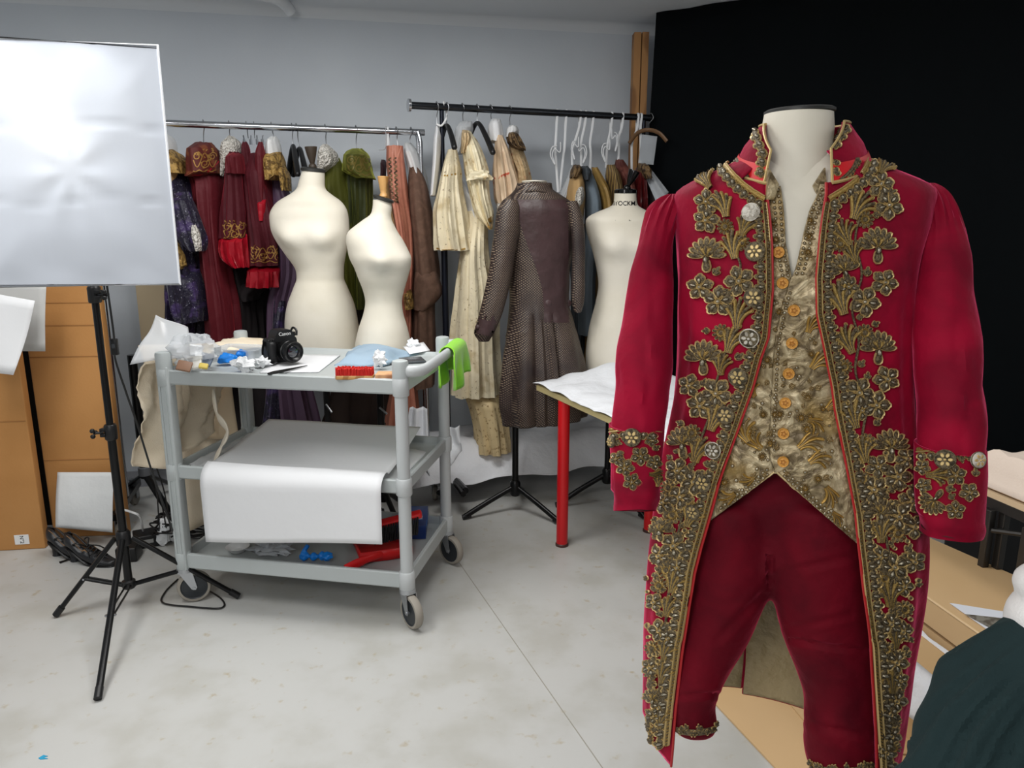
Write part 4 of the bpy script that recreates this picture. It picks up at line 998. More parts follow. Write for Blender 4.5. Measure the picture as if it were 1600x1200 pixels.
addpart(o, 'strap', [(222, 404, 410), (240, 400, 414), (265, 400, 416), (312, 402, 416)], Y-0.09, M_redv, 0.04, 4, 0.1, 3)
addpart(o, 'belt_loop', [(312, 402, 416), (330, 401, 416), (345, 401, 415)], Y-0.11, M_sat, 0.03, 4, 0.06, 3)
addpart(o, 'ruffle', [(416, 390, 444), (428, 388, 446), (447, 387, 446)], Y-0.05, M_sat, 0.125, 13, 0.15, 13)
addpart(o, 'underskirt', [(440, 376, 440), (458, 372, 408), (468, 380, 404)], Y+0.03, M_dark, 0.10, 5, 0.08, 9)
ch = MB()
for px in (382, 392, 402, 410):
    t = P(px, 222, Y-0.06); ch.box(t, (0.008, 0.02, 0.024)).tube([t, t+Vector((0.004*math.sin(px), 0, 0.03))], 0.003, 6)
part('clips', ch, M_chrome, o); hooked(o, bar1(385), 388, 216, Y); hooked(o, bar1(397), 398, 216, Y)
Y = RY1(430)
o, g = dress('silk_dress', 'mauve silk dress with gold lace, left of the headless form', 'dress', [(270, 420, 440), (300, 424, 452), (340, 426, 470), (420, 430, 480), (480, 420, 470), (580, 418, 480), (665, 415, 500)], Y, M_purp, 0.12, 7, 0.12, 15)
addpart(o, 'liner', [(214, 424, 432), (228, 417, 437), (244, 416, 440)], Y-0.03, M_white, 0.08, 5, 0.05, 2)
addpart(o, 'lace_bodice', [(238, 416, 440), (256, 415, 444), (275, 416, 448), (282, 420, 436)], Y-0.05, M_gold, 0.11, 6, 0.08, 16)
addpart(o, 'lace_trim', [(262, 438, 446), (280, 440, 452), (298, 444, 452)], Y-0.08, M_gold, 0.08, 4, 0.1, 16)
addpart(o, 'dark_panel', [(470, 428, 446), (560, 424, 444), (665, 410, 440)], Y-0.10, M_navyb, 0.05, 6, 0.12, 17)
hooked(o, bar1(424), 428, 214, Y)
def coat_hanger(label, bar, px, py, Y, lx=12, ly=34, m=None, group=None):
    # moulded hanger seen end on: the near arm droops towards the camera
    t = P(px, py, Y); o = thing('clothes_hanger', label, 'hanger', (t.x, t.y, t.z-0.14), 0, group)
    part('hook', hanger_hook(bar, t), M_steel, o)
    e = P(px+lx, py+ly, Y-0.18); e2 = P(px-lx*0.9, py+ly*0.95, Y+0.18)
    md = MB().tube(catmull([e2, e2.lerp(t, 0.5)+Vector((0, 0, 0.015)), t, e.lerp(t, 0.5)+Vector((0, 0, 0.015)), e], 7), [0.010+0.004*abs(math.cos(i/28*PI)) for i in range(29)], 10, flat=(1, 1.0))
    md.ball(e, 0.014, 10)
    part('shoulder_bar', md, m or M_black, o); return o
coat_hanger('empty black plastic hanger just left of the wooden form knob', bar1(456), 458, 228, RY1(456), 7, 44)
coat_hanger('second empty black hanger, nearer the wooden form knob', bar1(463), 468, 232, RY1(466), 11, 44)
Y = RY1(520)
o, g = dress('velvet_jacket', 'green velvet jacket with white lace collar, behind the headless forms', 'jacket', [(246, 512, 530), (262, 507, 538), (290, 505, 545), (340, 510, 554), (400, 520, 560), (480, 530, 560)], Y, M_greenv, 0.14, 6, 0.12, 21)
addpart(o, 'lace_collar', [(226, 505, 512), (235, 500, 522), (252, 498, 528), (270, 500, 510)], Y-0.05, M_lace, 0.11, 5, 0.14, 22)
hooked(o, bar1(508), 510, 228, Y)
Y = RY1(565)
o, g = dress('velvet_cape', 'green velvet cape with quilted scroll collar', 'cape', [(240, 548, 572), (268, 541, 582), (320, 545, 582), (400, 545, 584), (480, 545, 588)], Y, M_dgreen, 0.14, 8, 0.13, 23)
p_, gc = addpart(o, 'quilted_collar', [(233, 550, 566), (241, 541, 575), (256, 538, 579), (268, 537, 582), (279, 560, 586)], Y-0.05, M_greenv, 0.15, 5, 0.05, 24)
part('collar_stitching', snap_to(gold_scroll(542, 580, 238, 274, Y-.2, 9, 0.003), gc.bvh()), mat('olive_thread', (104, 92, 40), 0.5, 0.2), o)
hooked(o, bar1(556), 557, 233, Y)
Y = RY1(612)
o, g = dress('silk_coat', 'salmon silk coat with dark gold braid, left of brown wool coat', 'coat', [(228, 604, 630), (250, 604, 632), (300, 610, 638), (350, 618, 646), (400, 626, 648), (450, 628, 646), (520, 625, 645), (660, 600, 655)], Y-0.06, M_pink, 0.13, 7, 0.12, 25)
bv = g.bvh(); wv = MB()
for dx in (0, 8): wv.tube([P(609+dx+0.05*(y-250)+2*math.sin(y*0.9), y, Y-.3) for y in range(246, 318, 1)], 0.0035, 6)
part('braid', snap_to(wv, bv), M_ruff, o)
addpart(o, 'cuff_trim', [(452, 632, 642), (466, 631, 645), (482, 632, 646)], Y-0.13, M_gold, 0.07, 5, 0.08, 26)
part('collar', snap_to(MB().tube([P(604, 242, Y-.3), P(616, 238, Y-.3), P(628, 228, Y-.3)], 0.006, 6), bv, 0.0), M_pink, o)
hooked(o, bar1(619), 622, 228, Y)
o, g = dress('silk_dress', 'tan silk dress behind the short form neck, beside salmon coat', 'dress', [(262, 596, 606), (290, 598, 612), (330, 604, 622), (380, 610, 632), (460, 600, 635), (560, 590, 640)], Y+0.10, M_tan, 0.10, 6, 0.12, 27)
addpart(o, 'dark_neck', [(250, 596, 602), (266, 596, 606), (280, 596, 604)], Y+0.08, mat('aubergine', (66, 34, 42), 0.6), 0.08, 5, 0.1, 27)
Y = RY1(650)
o, g = dress('wool_coat', 'brown wool coat with wide buttoned cuff at the end of the left rail', 'coat', [(262, 640, 654), (280, 638, 664), (320, 640, 674), (380, 645, 682), (430, 648, 688), (480, 646, 680), (540, 644, 682), (600, 640, 680)], Y-0.05, M_wool, 0.15, 5, 0.06, 28)
p_, gc = addpart(o, 'cuff', [(416, 650, 680), (440, 647, 688), (455, 646, 692), (468, 646, 686), (482, 647, 672)], Y-0.11, M_wool, 0.10, 4, 0.04, 29)
bq = snap_to(MB().ball(P(659, 416, Y-.3), 0.010, 12), gc.bvh(), 0.0)
hq = gc.bvh().ray_cast(CAM, (P(659, 416, 4)-CAM).normalized())[0] or g.bvh().ray_cast(CAM, (P(659, 416, 4)-CAM).normalized())[0]
part('button', MB().ball(hq, 0.011, 14, None), M_dbrown, o)
o2, g = dress('dust_cover', 'white shoulder cover over the brown wool coat', 'garment cover', [(224, 632, 642), (240, 633, 655), (270, 640, 665), (300, 650, 670)], Y+0.06, M_white, 0.16, 5, 0.05, 30)
hooked(o2, bar1(642), 640, 224, Y)
o, g = dress('dark_gown', 'dark brown gown hanging low behind the headless forms', 'dress', [(430, 556, 640), (500, 550, 645), (580, 530, 650), (668, 505, 655)], RY1(600)+0.13, M_dbrown, 0.10, 9, 0.12, 33)
o, g = dress('dark_gown', 'near-black gown behind the wine velvet dresses, hanging low', 'dress', [(440, 350, 420), (520, 345, 425), (600, 340, 430), (668, 335, 440)], RY1(390)+0.14, M_dark, 0.09, 9, 0.12, 34)
# white ribbon tie over the end of the left rail
def ribbon(px_top, bar, pts, Y, label, group=None, w=0.006):
    o = None; q = [bar+Vector((0, -0.02, 0.0)), bar+Vector((0, 0, 0.021)), bar+Vector((0, 0.02, 0))]
    path = catmull([P(x, y, Y-0.012) for x, y in pts][::-1]+[bar+Vector((0.002, -0.021, 0.006)), bar+Vector((0.002, 0, 0.0215)), bar+Vector((0, 0.021, 0.004)), bar+Vector((0, 0.02, -0.08))], 6)
    return solo('ribbon_tie', MB().tube(path, w, 8, flat=(1, 0.22)), M_rib, label, 'ribbon', group)
M_rib = mat('white_ribbon', (224, 226, 228), 0.7)
ribbon(606, bar1(606), [(606, 215), (606, 250), (605, 282)], RY1(606), 'white ribbon hanging from the left rail beside the wooden knob')
ribbon(600, bar1(603), [(603, 212), (602, 232), (592, 234)], RY1(603)-.05, 'short white ribbon end beside the salmon coat collar')

# ---- right rail
Y = RY2(680)
o, g = dress('garment_cover', 'white paper garment cover at the left end of the black rail', 'garment cover', [(198, 681, 686), (215, 679, 690), (260, 676, 688), (306, 673, 682)], Y+0.02, M_paper, 0.10, 3, 0.04, 40)
hooked(o, bar2(682), 683, 198, Y)
coat_hanger('black plastic hanger holding the cream floral bodice', bar2(698), 698, 196, RY2(698)-0.04, 12, 34)
coat_hanger('black plastic hanger between the cream bodice and bow sleeve', bar2(745), 746, 192, RY2(745), 24, 46)
part_ = None
pl = solo('plastic_hanger_tape', MB().tube(catmull([bar2(694)+Vector((0, -0.02, 0.004)), bar2(694)+Vector((0, 0, 0.022)), bar2(694)+Vector((0.01, 0.02, -0.03)), P(697, 186, RY2(694)-.03), P(690, 196, RY2(694)-.03), P(682, 194, RY2(694)-.03)], 6), 0.005, 8), M_white, 'white plastic loop over the end of the black rail', 'loop')
Y = RY2(705)-0.05
o, g = dress('floral_bodice', 'cream floral dress bodice with gold waistline, hung at the rail end', 'dress', [(234, 700, 714), (250, 695, 718), (272, 690, 722), (276, 689, 722), (300, 684, 724), (340, 677, 732), (380, 680, 738), (390, 681, 740)], Y, M_creamf, 0.13, 8, 0.10, 41)
bv = g.bvh()
def edge_line(bv, pts, Y, r=0.004, n=6): return snap_to(MB().tube(catmull([P(x, y, Y) for x, y in pts], 4), r, 6), bv, 0.0)
part('gold_edging', edge_line(bv, ((690, 274), (700, 274), (710, 272), (721, 272)), Y-.2), M_edge, o)
part('gold_hem', edge_line(bv, ((682, 388), (700, 392), (715, 391), (738, 386)), Y-.2), M_edge, o)
solo('card_sheet', sheet([P(715, 405, Y+0.1), P(753, 393, Y+0.02), P(736, 310, Y+0.02), P(720, 275, Y+0.1)], 8, 8, lambda u, v: (0, 0.006*math.sin(u*4), 0)), M_paper, 'white card sheet hanging between cream bodice and bow sleeve', 'card', thick=0.0012)
Y = RY2(738)
o, g = dress('taffeta_dress', 'cream taffeta dress with knotted bow on the sleeve', 'dress', [(206, 724, 736), (225, 722, 748), (252, 724, 760), (272, 727, 764), (282, 730, 764), (310, 736, 766), (335, 745, 772), (358, 764, 770)], Y-0.08, M_creamt, 0.11, 7, 0.14, 43)
kn = crumple((0, 0, 0), 0.034, 3, 0.8, 20, fl=(1.6, 0.7, 0.75)); c = P(748, 284, Y-0.185); kn.v = [v+c for v in kn.v]
part('bow', kn, M_creamt, o); part('gold_hem', edge_line(g.bvh(), ((742, 338), (755, 350), (766, 358), (771, 335)), Y-.3), M_edge, o)
addpart(o, 'ruched_collar', [(204, 722, 732), (215, 721, 738), (240, 721, 730)], Y-0.10, M_beigef, 0.09, 6, 0.15, 44)
addpart(o, 'liner', [(190, 722, 738), (200, 712, 740), (222, 709, 730), (240, 712, 722)], Y+0.02, M_milky, 0.10, 5, 0.06, 44)
hooked(o, bar2(722), 724, 192, Y)
Y = RY2(742)
o, g = dress('floral_gown', 'long cream floral gown with flounced hem reaching the dust sheet', 'dress', [(330, 728, 762), (400, 718, 764), (450, 710, 774), (520, 703, 780), (580, 703, 782), (614, 702, 784)], Y-0.03, M_creamf, 0.15, 9, 0.10, 46)
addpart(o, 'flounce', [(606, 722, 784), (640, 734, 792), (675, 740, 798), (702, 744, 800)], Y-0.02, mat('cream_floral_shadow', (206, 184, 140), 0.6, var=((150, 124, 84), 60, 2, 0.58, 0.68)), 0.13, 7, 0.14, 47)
Y = RY2(785)
o, g = dress('silk_sleeve_dress', 'peach floral dress with full sleeve, right of the bow sleeve', 'dress', [(212, 774, 786), (235, 772, 796), (265, 770, 806), (295, 771, 814), (318, 776, 812), (330, 784, 802)], Y-0.05, M_peach, 0.12, 6, 0.12, 48)
addpart(o, 'liner', [(186, 768, 782), (200, 762, 786), (222, 762, 788)], Y, M_paper, 0.09, 4, 0.05, 48)
addpart(o, 'lace_cuff', [(318, 776, 790), (332, 776, 788), (340, 780, 784)], Y-0.12, M_lace, 0.04, 5, 0.15, 48)
hooked(o, bar2(766), 768, 188, Y)
Y = RY2(812)
o, g = dress('floral_dress', 'beige floral dress with dark ruched shoulder behind brown coat', 'dress', [(218, 794, 812), (240, 796, 820), (275, 806, 830), (330, 800, 835), (450, 790, 840)], Y, M_beigef, 0.12, 6, 0.12, 50)
addpart(o, 'ruched_shoulder', [(207, 794, 806), (216, 792, 814), (228, 796, 820), (234, 806, 822)], Y-0.05, M_ruff, 0.12, 7, 0.14, 51)
addpart(o, 'liner', [(196, 796, 806), (206, 790, 812), (216, 790, 800)], Y, M_white, 0.10, 4, 0.06, 51)
hooked(o, bar2(796), 797, 198, Y)
# ribbons with loops
rib = [((870, 180, 868, 225), (868, 240, 872, 300), 'leftmost white ribbon loop on the black rail, beside brown coat'),
       ((884, 182, 882, 230), (880, 245, 874, 300), 'white ribbon on the black rail, second from brown coat'),
       ((906, 182, 897, 225), (894, 235, 894, 258), 'white ribbon above the tan vest, slanting'),
       ((914, 182, 908, 222), (908, 240, 908, 262), 'white ribbon above the grey-blue coat, straight'),
       ((926, 184, 922, 222), (923, 240, 922, 264), 'white ribbon above the olive gold coat'),
       ((955, 186, 950, 222), (948, 240, 947, 262), 'white ribbon above the striped brown coat'),
       ((972, 186, 967, 214), (967, 235, 966, 252), 'white ribbon with bow above the brick red coat'),
       ((996, 187, 988, 222), (987, 240, 987, 268), 'white ribbon left of the wooden hanger'),
       ((1001, 187, 1001, 220), (1001, 235, 1001, 254), 'rightmost white ribbon on the black rail, over plastic')]
for i, (a, b, lb) in enumerate(rib):
    Y = RY2(a[0]); br2 = bar2(a[0])
    pts = [(a[0], a[1]+12), (a[2], a[3]), (b[0], b[1]), (b[2], b[3])]
    ribbon(a[0], br2, pts, Y, lb, 'white ribbon ties on the black rail')
for px, py, lb, s in ((866, 236, 'white ribbon bow knotted on the leftmost tie', 1), (897, 228, 'white ribbon bow knotted above the tan vest', 0.7), (912, 234, 'white ribbon bow knotted above the grey-blue coat', -0.8), (945, 232, 'white ribbon bow knotted above the striped coat', 0.8), (962, 215, 'white ribbon bow end reaching towards the brick red coat', -0.6)):
    Y = RY2(px)-0.05
    solo('ribbon_bow', MB().tube(catmull([P(px+4*s, py-8, Y), P(px-3*s, py-6, Y), P(px-6*s, py+6, Y), P(px, py+20, Y), P(px+1*s, py+19, Y), P(px-3*s, py+6, Y), P(px+1*s, py-3, Y), P(px+9*s, py+2, Y), P(px+10*s, py-14, Y)], 5), 0.0055, 8, flat=(1, 0.6)), M_rib, lb, 'ribbon')
Y = RY2(905)
o, g = dress('tan_vest', 'tan vest with cream lining, leftmost coat right of brown coat', 'vest', [(262, 898, 908), (280, 890, 912), (310, 885, 914), (350, 890, 910), (400, 893, 905)], Y-0.10, M_vest, 0.13, 4, 0.06, 52)
addpart(o, 'lining', [(288, 900, 910), (305, 895, 913), (330, 894, 905)], Y-0.16, M_lace, 0.09, 4, 0.06, 53)
addpart(o, 'ruched_shoulder', [(258, 896, 906), (266, 892, 910), (278, 890, 902)], Y-0.13, M_ruff, 0.10, 6, 0.12, 53)
o, g = dress('dust_cover', 'pale translucent cover left of the tan vest', 'garment cover', [(262, 892, 902), (280, 884, 898), (320, 868, 886), (345, 866, 884)], Y, M_milky, 0.12, 5, 0.08, 54)
Y = RY2(925)
o, g = dress('wool_coat', 'grey-blue wool coat beside the right headless form', 'coat', [(266, 908, 922), (280, 909, 930), (310, 914, 938), (340, 914, 940), (420, 904, 932), (520, 902, 930)], Y-0.08, M_greyb, 0.14, 4, 0.06, 55)
addpart(o, 'collar', [(260, 906, 918), (268, 906, 924), (282, 910, 920)], Y-0.13, M_dgb, 0.10, 4, 0.06, 56)
Y = RY2(935)
o, g = dress('satin_coat', 'olive gold satin coat right of the grey-blue coat', 'coat', [(262, 924, 934), (280, 926, 944), (300, 934, 952), (330, 938, 956), (420, 935, 955)], Y-0.06, M_olive, 0.13, 5, 0.08, 57)
Y = RY2(955)
o, g = dress('striped_coat', 'brown striped coat left of the brick red coat', 'coat', [(258, 948, 960), (276, 946, 968), (296, 950, 972), (330, 950, 975)], Y-0.05, M_stripe, 0.13, 5, 0.08, 58)
o, g = dress('brocade_coat', 'brick red brocade coat behind the black knob', 'coat', [(250, 962, 974), (262, 960, 982), (285, 966, 990), (330, 970, 998), (420, 970, 1000)], Y+0.02, M_brick, 0.13, 5, 0.08, 59)
Y = RY2(1000)
o, g = dress('maroon_coat', 'maroon satin coat right of the black knob', 'coat', [(262, 994, 1006), (290, 990, 1010), (330, 988, 1012)], Y-0.06, M_maroon, 0.12, 6, 0.12, 60)
addpart(o, 'ruched_shoulder', [(256, 998, 1008), (264, 996, 1016), (280, 1000, 1018)], Y-0.10, M_ruff, 0.11, 6, 0.14, 61)
o, g = dress('dark_gown', 'near-black gown under clear plastic at the far rail end', 'dress', [(270, 1006, 1022), (300, 1004, 1036), (360, 1004, 1044), (480, 1000, 1050)], Y-0.02, M_dark, 0.12, 5, 0.08, 62)
solo('plastic_cover', sheet([P(1028, 322, Y-.2), P(1046, 300, Y-.2), P(1012, 256, Y-.12), P(1002, 262, Y-.12)], 10, 10, lambda u, v: (0, 0.02*math.sin(u*8), 0)), M_clear, 'clear plastic cover slanting over the near-black gown', 'plastic', thick=0.001)
wh = bar2(1016); Y = RY2(1012)-0.04
o = thing('clothes_hanger', 'wooden hanger at the far right end of the black rail', 'hanger', P(1012, 222, Y))
part('hook', hanger_hook(wh, P(1013, 203, Y)), M_steel, o)
part('shoulder_bar', MB().tube(catmull([P(983, 224, Y-.02), P(996, 208, Y), P(1013, 203, Y), P(1030, 208, Y-.04), P(1042, 221, Y-.06)], 8), 0.009, 10, flat=(0.7, 1.2)), mat('hanger_wood', (112, 82, 54), 0.5), o)
solo('document_sleeve', MB().box(P(1012, 234, Y-.05), (0.085, 0.003, 0.145), Matrix.Rotation(0.10, 4, 'Y') @ Matrix.Rotation(0.2, 4, 'Z')), M_clear, 'clear sleeve with a photo card below the wooden hanger', 'document sleeve', smooth=False)
solo('photo_card', MB().box(P(1010, 233, Y-.046), (0.07, 0.001, 0.12), Matrix.Rotation(0.10, 4, 'Y') @ Matrix.Rotation(0.2, 4, 'Z')), mat('photo_grey', (150, 156, 162), 0.5, var=((84, 88, 92), 14, 2, 0.45, 0.6)), 'grey photo card inside the clear sleeve', 'card', smooth=False)
o, g = dress('gold_gown', 'gold satin gown low between brown coat and right form', 'dress', [(350, 900, 930), (450, 912, 935), (540, 914, 935), (600, 910, 935)], RY2(915)+0.0, mat('gold_satin', (150, 118, 72), 0.4), 0.11, 6, 0.14, 64)
o, g = dress('dark_gown', 'dark green-grey gown low beside the brown coat sleeve', 'dress', [(350, 880, 915), (450, 893, 918), (520, 893, 914), (600, 893, 912)], RY2(905)+0.08, M_dgb, 0.10, 6, 0.14, 65)
# ------------------------------------------------------------------ headless dress forms
M_form = mat('form_canvas', (222, 216, 202), 0.6, var=((212, 205, 188), 3, 4, 0.4, 0.7), bump=(30, 0.06))
M_cap = mat('form_cap', (40, 40, 38), 0.5)
def tripod(o, base, zhub, feet_r, rot, top, m=M_blackm, wood=None):
    base = Vector(base); part('pole', MB().cyl(base+Vector((0, 0, zhub-0.03)), base+Vector((0, 0, top)), 0.016, n=16), m, o)
    part('hub', MB().lathe([(0.022, zhub-0.04), (0.027, zhub-0.03), (0.027, zhub+0.03), (0.020, zhub+0.04)], base, 20), m, o)
    for k in range(3):
        a = rot+k*2*PI/3; d = Vector((math.cos(a), math.sin(a), 0))
        lg = MB().tube(catmull([base+d*0.02+Vector((0, 0, zhub)), base+d*feet_r*0.5+Vector((0, 0, zhub*0.62)), base+d*feet_r+Vector((0, 0, 0.016))], 5), 0.014, 10, flat=(0.9, 1.0))
        l = part('leg', lg, m, o); part('rubber_foot', MB().tube([base+d*(feet_r-0.03)+Vector((0, 0, 0.020)), base+d*(feet_r+0.012)+Vector((0, 0, 0.013))], 0.0135, 10), M_black, l)
def knob(o, c, ax, s, m, prof):
    z = Vector(ax).normalized(); x = Vector((1, 0, 0)); M = frame((0, 0, 0), x, z)
    return part('knob', MB().lathe([(r*s, h*s) for r, h in prof], c, 24, M), m, o)
PROF = [(0.016, -0.002), (0.018, 0.006), (0.016, 0.014), (0.010, 0.020), (0.012, 0.028), (0.020, 0.055), (0.027, 0.088), (0.027, 0.092), (0.0, 0.094)]
# form with broad shoulders
Y = 3.5
b = P(515, 700, Y); b.z = 0
f1 = thing('dress_form', 'white headless dress form with dark wooden knob behind the cart', 'dress form', b)
rows = [(268, 472, 507, 0.95, 0), (285, 467, 507, 0.95, 0), (296, 463, 509, 0.95, 0.0), (304, 453, 518, 0.85, 0), (314, 436, 532, 0.70, 0.0), (326, 425, 541, 0.62, 0.0), (340, 420, 545, 0.62, 0), (358, 423, 546, 0.66, 0), (376, 432, 544, 0.70, 0), (398, 447, 540, 0.76, 0), (420, 462, 537, 0.80, 0), (434, 464, 537, 0.80, 0), (450, 459, 543, 0.80, 0), (475, 450, 553, 0.78, 0), (505, 446, 559, 0.76, 0), (545, 446, 562, 0.74, 0), (580, 450, 560, 0.74, 0)]
B = [(-0.42, 372, 0.34, 17, 0.030), (0.42, 372, 0.34, 17, 0.030), (1.45, 345, 0.3, 16, -0.006), (-1.45, 345, 0.3, 16, -0.006), (PI, 510, 0.7, 30, 0.02)]
g = bodyloft(rows, Y, 64, 3, B); part('torso', g, M_form, f1)
tq = P(489, 268, Y)
part('neck_cap', MB().lathe([(0.045, -0.004), (0.054, 0.0), (0.054, 0.010), (0.045, 0.016), (0.0, 0.017)], tq, 28, Matrix.Rotation(0.10, 4, 'Y')), M_cap, f1)
knob(f1, tq+Vector((0, 0, 0.014)), (-0.04, 0, 1), 1.0, mat('dark_wood', (54, 44, 34), 0.5), PROF)
bv = g.bvh()
tripod(f1, b, 0.20, 0.24, 0.4, 0.84)
part('pole_sleeve', MB().cyl(b+Vector((0, 0, 0.72)), b+Vector((0, 0, 0.80)), 0.020), M_wood, f1)
part('lever', MB().tube([b+Vector((0.0, -0.02, 0.60)), b+Vector((0.03, -0.04, 0.565))], 0.005, 8), M_steel, f1)
# smaller form turned to the right
Y = 3.36
b = P(597, 700, Y); b.z = 0
f2 = thing('dress_form', 'smaller white dress form turned right, with pale turned wood knob', 'dress form', b)
rows = [(312, 583, 611, 0.95, 0), (325, 582, 612, 0.95, 0), (336, 578, 611, 0.95, 0), (343, 568, 612, 0.9, 0), (352, 556, 616, 0.88, 0), (362, 544, 621, 0.86, 0), (376, 540, 630, 0.86, 0), (390, 543, 637, 0.88, 0), (404, 547, 642, 0.92, 0), (418, 554, 641, 0.95, 0), (434, 560, 637, 0.95, 0), (455, 568, 631, 0.92, 0), (472, 571, 628, 0.92, 0), (490, 568, 630, 0.95, 0), (515, 560, 637, 0.98, 0), (545, 555, 642, 1.0, 0), (585, 556, 640, 1.0, 0)]
B = [(1.0, 404, 0.45, 16, 0.012), (0.15, 404, 0.36, 16, 0.030), (-1.3, 376, 0.3, 16, -0.004)]
g = bodyloft(rows, Y, 64, 3, B); part('torso', g, M_form, f2)
tq = P(598, 314, Y)
part('neck_cap', MB().lathe([(0.038, -0.004), (0.046, 0.0), (0.046, 0.007), (0.038, 0.012), (0.0, 0.013)], tq+Vector((0.002, 0, 0.005)), 28, Matrix.Rotation(0.32, 4, 'Y')), M_cap, f2)
knob(f2, tq+Vector((0.004, 0, 0.014)), (0.02, 0, 1), 0.92, M_wood, [(0.018, -0.002), (0.021, 0.006), (0.018, 0.014), (0.014, 0.022), (0.016, 0.034), (0.022, 0.066), (0.027, 0.094), (0.025, 0.097), (0.0, 0.097)])
tripod(f2, b, 0.20, 0.24, 1.1, 0.84)
part('lever', MB().tube([b+Vector((0.0, -0.02, 0.62)), b+Vector((0.035, -0.04, 0.595))], 0.005, 8), M_steel, f2)
# form at the right, behind the red coat
Y = 3.72
b = P(941, 750, Y); b.z = 0
f3 = thing('dress_form', 'cream dress form with black tilted knob behind the white table', 'dress form', P(975, 700, Y)*1.0)
f3b = P(950, 700, Y); f3b.z = 0
rows = [(302, 960, 994, 0.95, 0), (315, 959, 995, 0.95, 0), (322, 955, 998, 0.9, 0), (330, 936, 1012, 0.72, 0), (338, 920, 1026, 0.64, 0), (348, 915, 1034, 0.64, 0), (368, 918, 1034, 0.68, 0), (390, 925, 1030, 0.72, 0), (420, 932, 1022, 0.78, 0), (445, 935, 1018, 0.80, 0), (475, 930, 1022, 0.80, 0), (510, 921, 1030, 0.78, 0), (560, 915, 1036, 0.76, 0), (600, 918, 1032, 0.76, 0)]
B = [(-0.42, 385, 0.36, 18, 0.032), (0.42, 385, 0.36, 18, 0.032)]
g = bodyloft(rows, Y, 64, 3, B); part('torso', g, M_form, f3); bv3 = g.bvh()
tq = P(977, 302, Y)
part('neck_cap', MB().lathe([(0.046, -0.006), (0.053, 0.0), (0.053, 0.014), (0.044, 0.020), (0.0, 0.022)], tq, 28), mat('glossy_black', (10, 10, 11), 0.15), f3)
knob(f3, tq+Vector((0.006, 0, 0.018)), (0.40, 0, 1), 1.0, mat('glossy_black', (10, 10, 11), 0.15), PROF)
tx = text_mb('STOCKMAN', 0.026, frame(P(981, 318, Y-0.3), (1, 0, 0.0), (0, -1, 0)), 0.0002, 0.0004)
part('lettering', snap_to(tx, bv3, 0.0015), M_black, f3, smooth=False, norm=False)
tripod(f3, f3b, 0.16, 0.26, 1.2, 0.82)
# the stand leg set seen under the table
# ------------------------------------------------------------------ brown coat on a form, seen from behind
Y = 3.62
b = P(805, 780, Y); b.z = 0
f4 = thing('dress_form', 'white necked form wearing the brown patterned coat', 'dress form', b)
rows = [(284, 816, 854, 0.9, 0), (292, 814, 856, 0.9, 0), (302, 808, 864, 0.8, 0), (318, 792, 884, 0.6, 0), (335, 786, 892, 0.55, 0), (380, 792, 888, 0.55, 0), (440, 798, 882, 0.55, 0), (520, 800, 890, 0.55, 0), (570, 805, 885, 0.5, 0)]
part('torso', bodyloft(rows, Y, 48, 4), M_form, f4)
part('neck_cap', MB().lathe([(0.052, -0.004), (0.058, 0.0), (0.058, 0.004), (0.0, 0.008)], P(835, 284, Y), 28), mat('cap_cream', (232, 226, 210), 0.6), f4)
tripod(f4, b, 0.13, 0.27, math.radians(-38), 0.86)
M_bc = bpy.data.materials.new('brown_dotted_silk'); M_bc.use_nodes = True
nt = M_bc.node_tree; N = nt.nodes; Lk = nt.links; bs_ = N['Principled BSDF']
tc = N.new('ShaderNodeTexCoord'); mp = N.new('ShaderNodeMapping'); mp.inputs['Rotation'].default_value = (0.0, 0.0, 0.35); mp.inputs['Scale'].default_value = (1, 0.6, 1.15)
vo = N.new('ShaderNodeTexVoronoi'); vo.inputs['Scale'].default_value = 120; vo.inputs['Randomness'].default_value = 0.12
ns = N.new('ShaderNodeTexNoise'); ns.inputs['Scale'].default_value = 5; ns.inputs['Detail'].default_value = 3
mr = N.new('ShaderNodeMapRange'); mr.inputs['From Min'].default_value = 0.36; mr.inputs['From Max'].default_value = 0.18
mr2 = N.new('ShaderNodeMapRange'); mr2.inputs['From Min'].default_value = 0.30; mr2.inputs['From Max'].default_value = 0.56
ml = N.new('ShaderNodeMath'); ml.operation = 'MULTIPLY'
mx = N.new('ShaderNodeMix'); mx.data_type = 'RGBA'; mx.inputs['A'].default_value = rgb((42, 31, 30)); mx.inputs['B'].default_value = rgb((140, 122, 104))
vo.voronoi_dimensions = '2D'; sx_ = N.new('ShaderNodeSeparateXYZ'); cx_ = N.new('ShaderNodeCombineXYZ'); a1 = N.new('ShaderNodeMath'); a1.operation = 'MULTIPLY_ADD'; a1.inputs[1].default_value = 0.7
Lk.new(tc.outputs['Object'], sx_.inputs[0]); Lk.new(sx_.outputs['Y'], a1.inputs[0]); Lk.new(sx_.outputs['X'], a1.inputs[2]); Lk.new(a1.outputs[0], cx_.inputs['X']); Lk.new(sx_.outputs['Z'], cx_.inputs['Y'])
mp.inputs['Rotation'].default_value = (0, 0, 0.785); mp.inputs['Scale'].default_value = (1, 1, 1)
Lk.new(cx_.outputs[0], mp.inputs['Vector']); Lk.new(mp.outputs['Vector'], vo.inputs['Vector']); Lk.new(tc.outputs['Object'], ns.inputs['Vector'])
Lk.new(vo.outputs['Distance'], mr.inputs['Value']); Lk.new(ns.outputs['Fac'], mr2.inputs['Value']); Lk.new(mr.outputs['Result'], ml.inputs[0]); Lk.new(mr2.outputs['Result'], ml.inputs[1])
Lk.new(ml.outputs[0], mx.inputs['Factor']); Lk.new(mx.outputs['Result'], bs_.inputs['Base Color']); bs_.inputs['Roughness'].default_value = 0.5
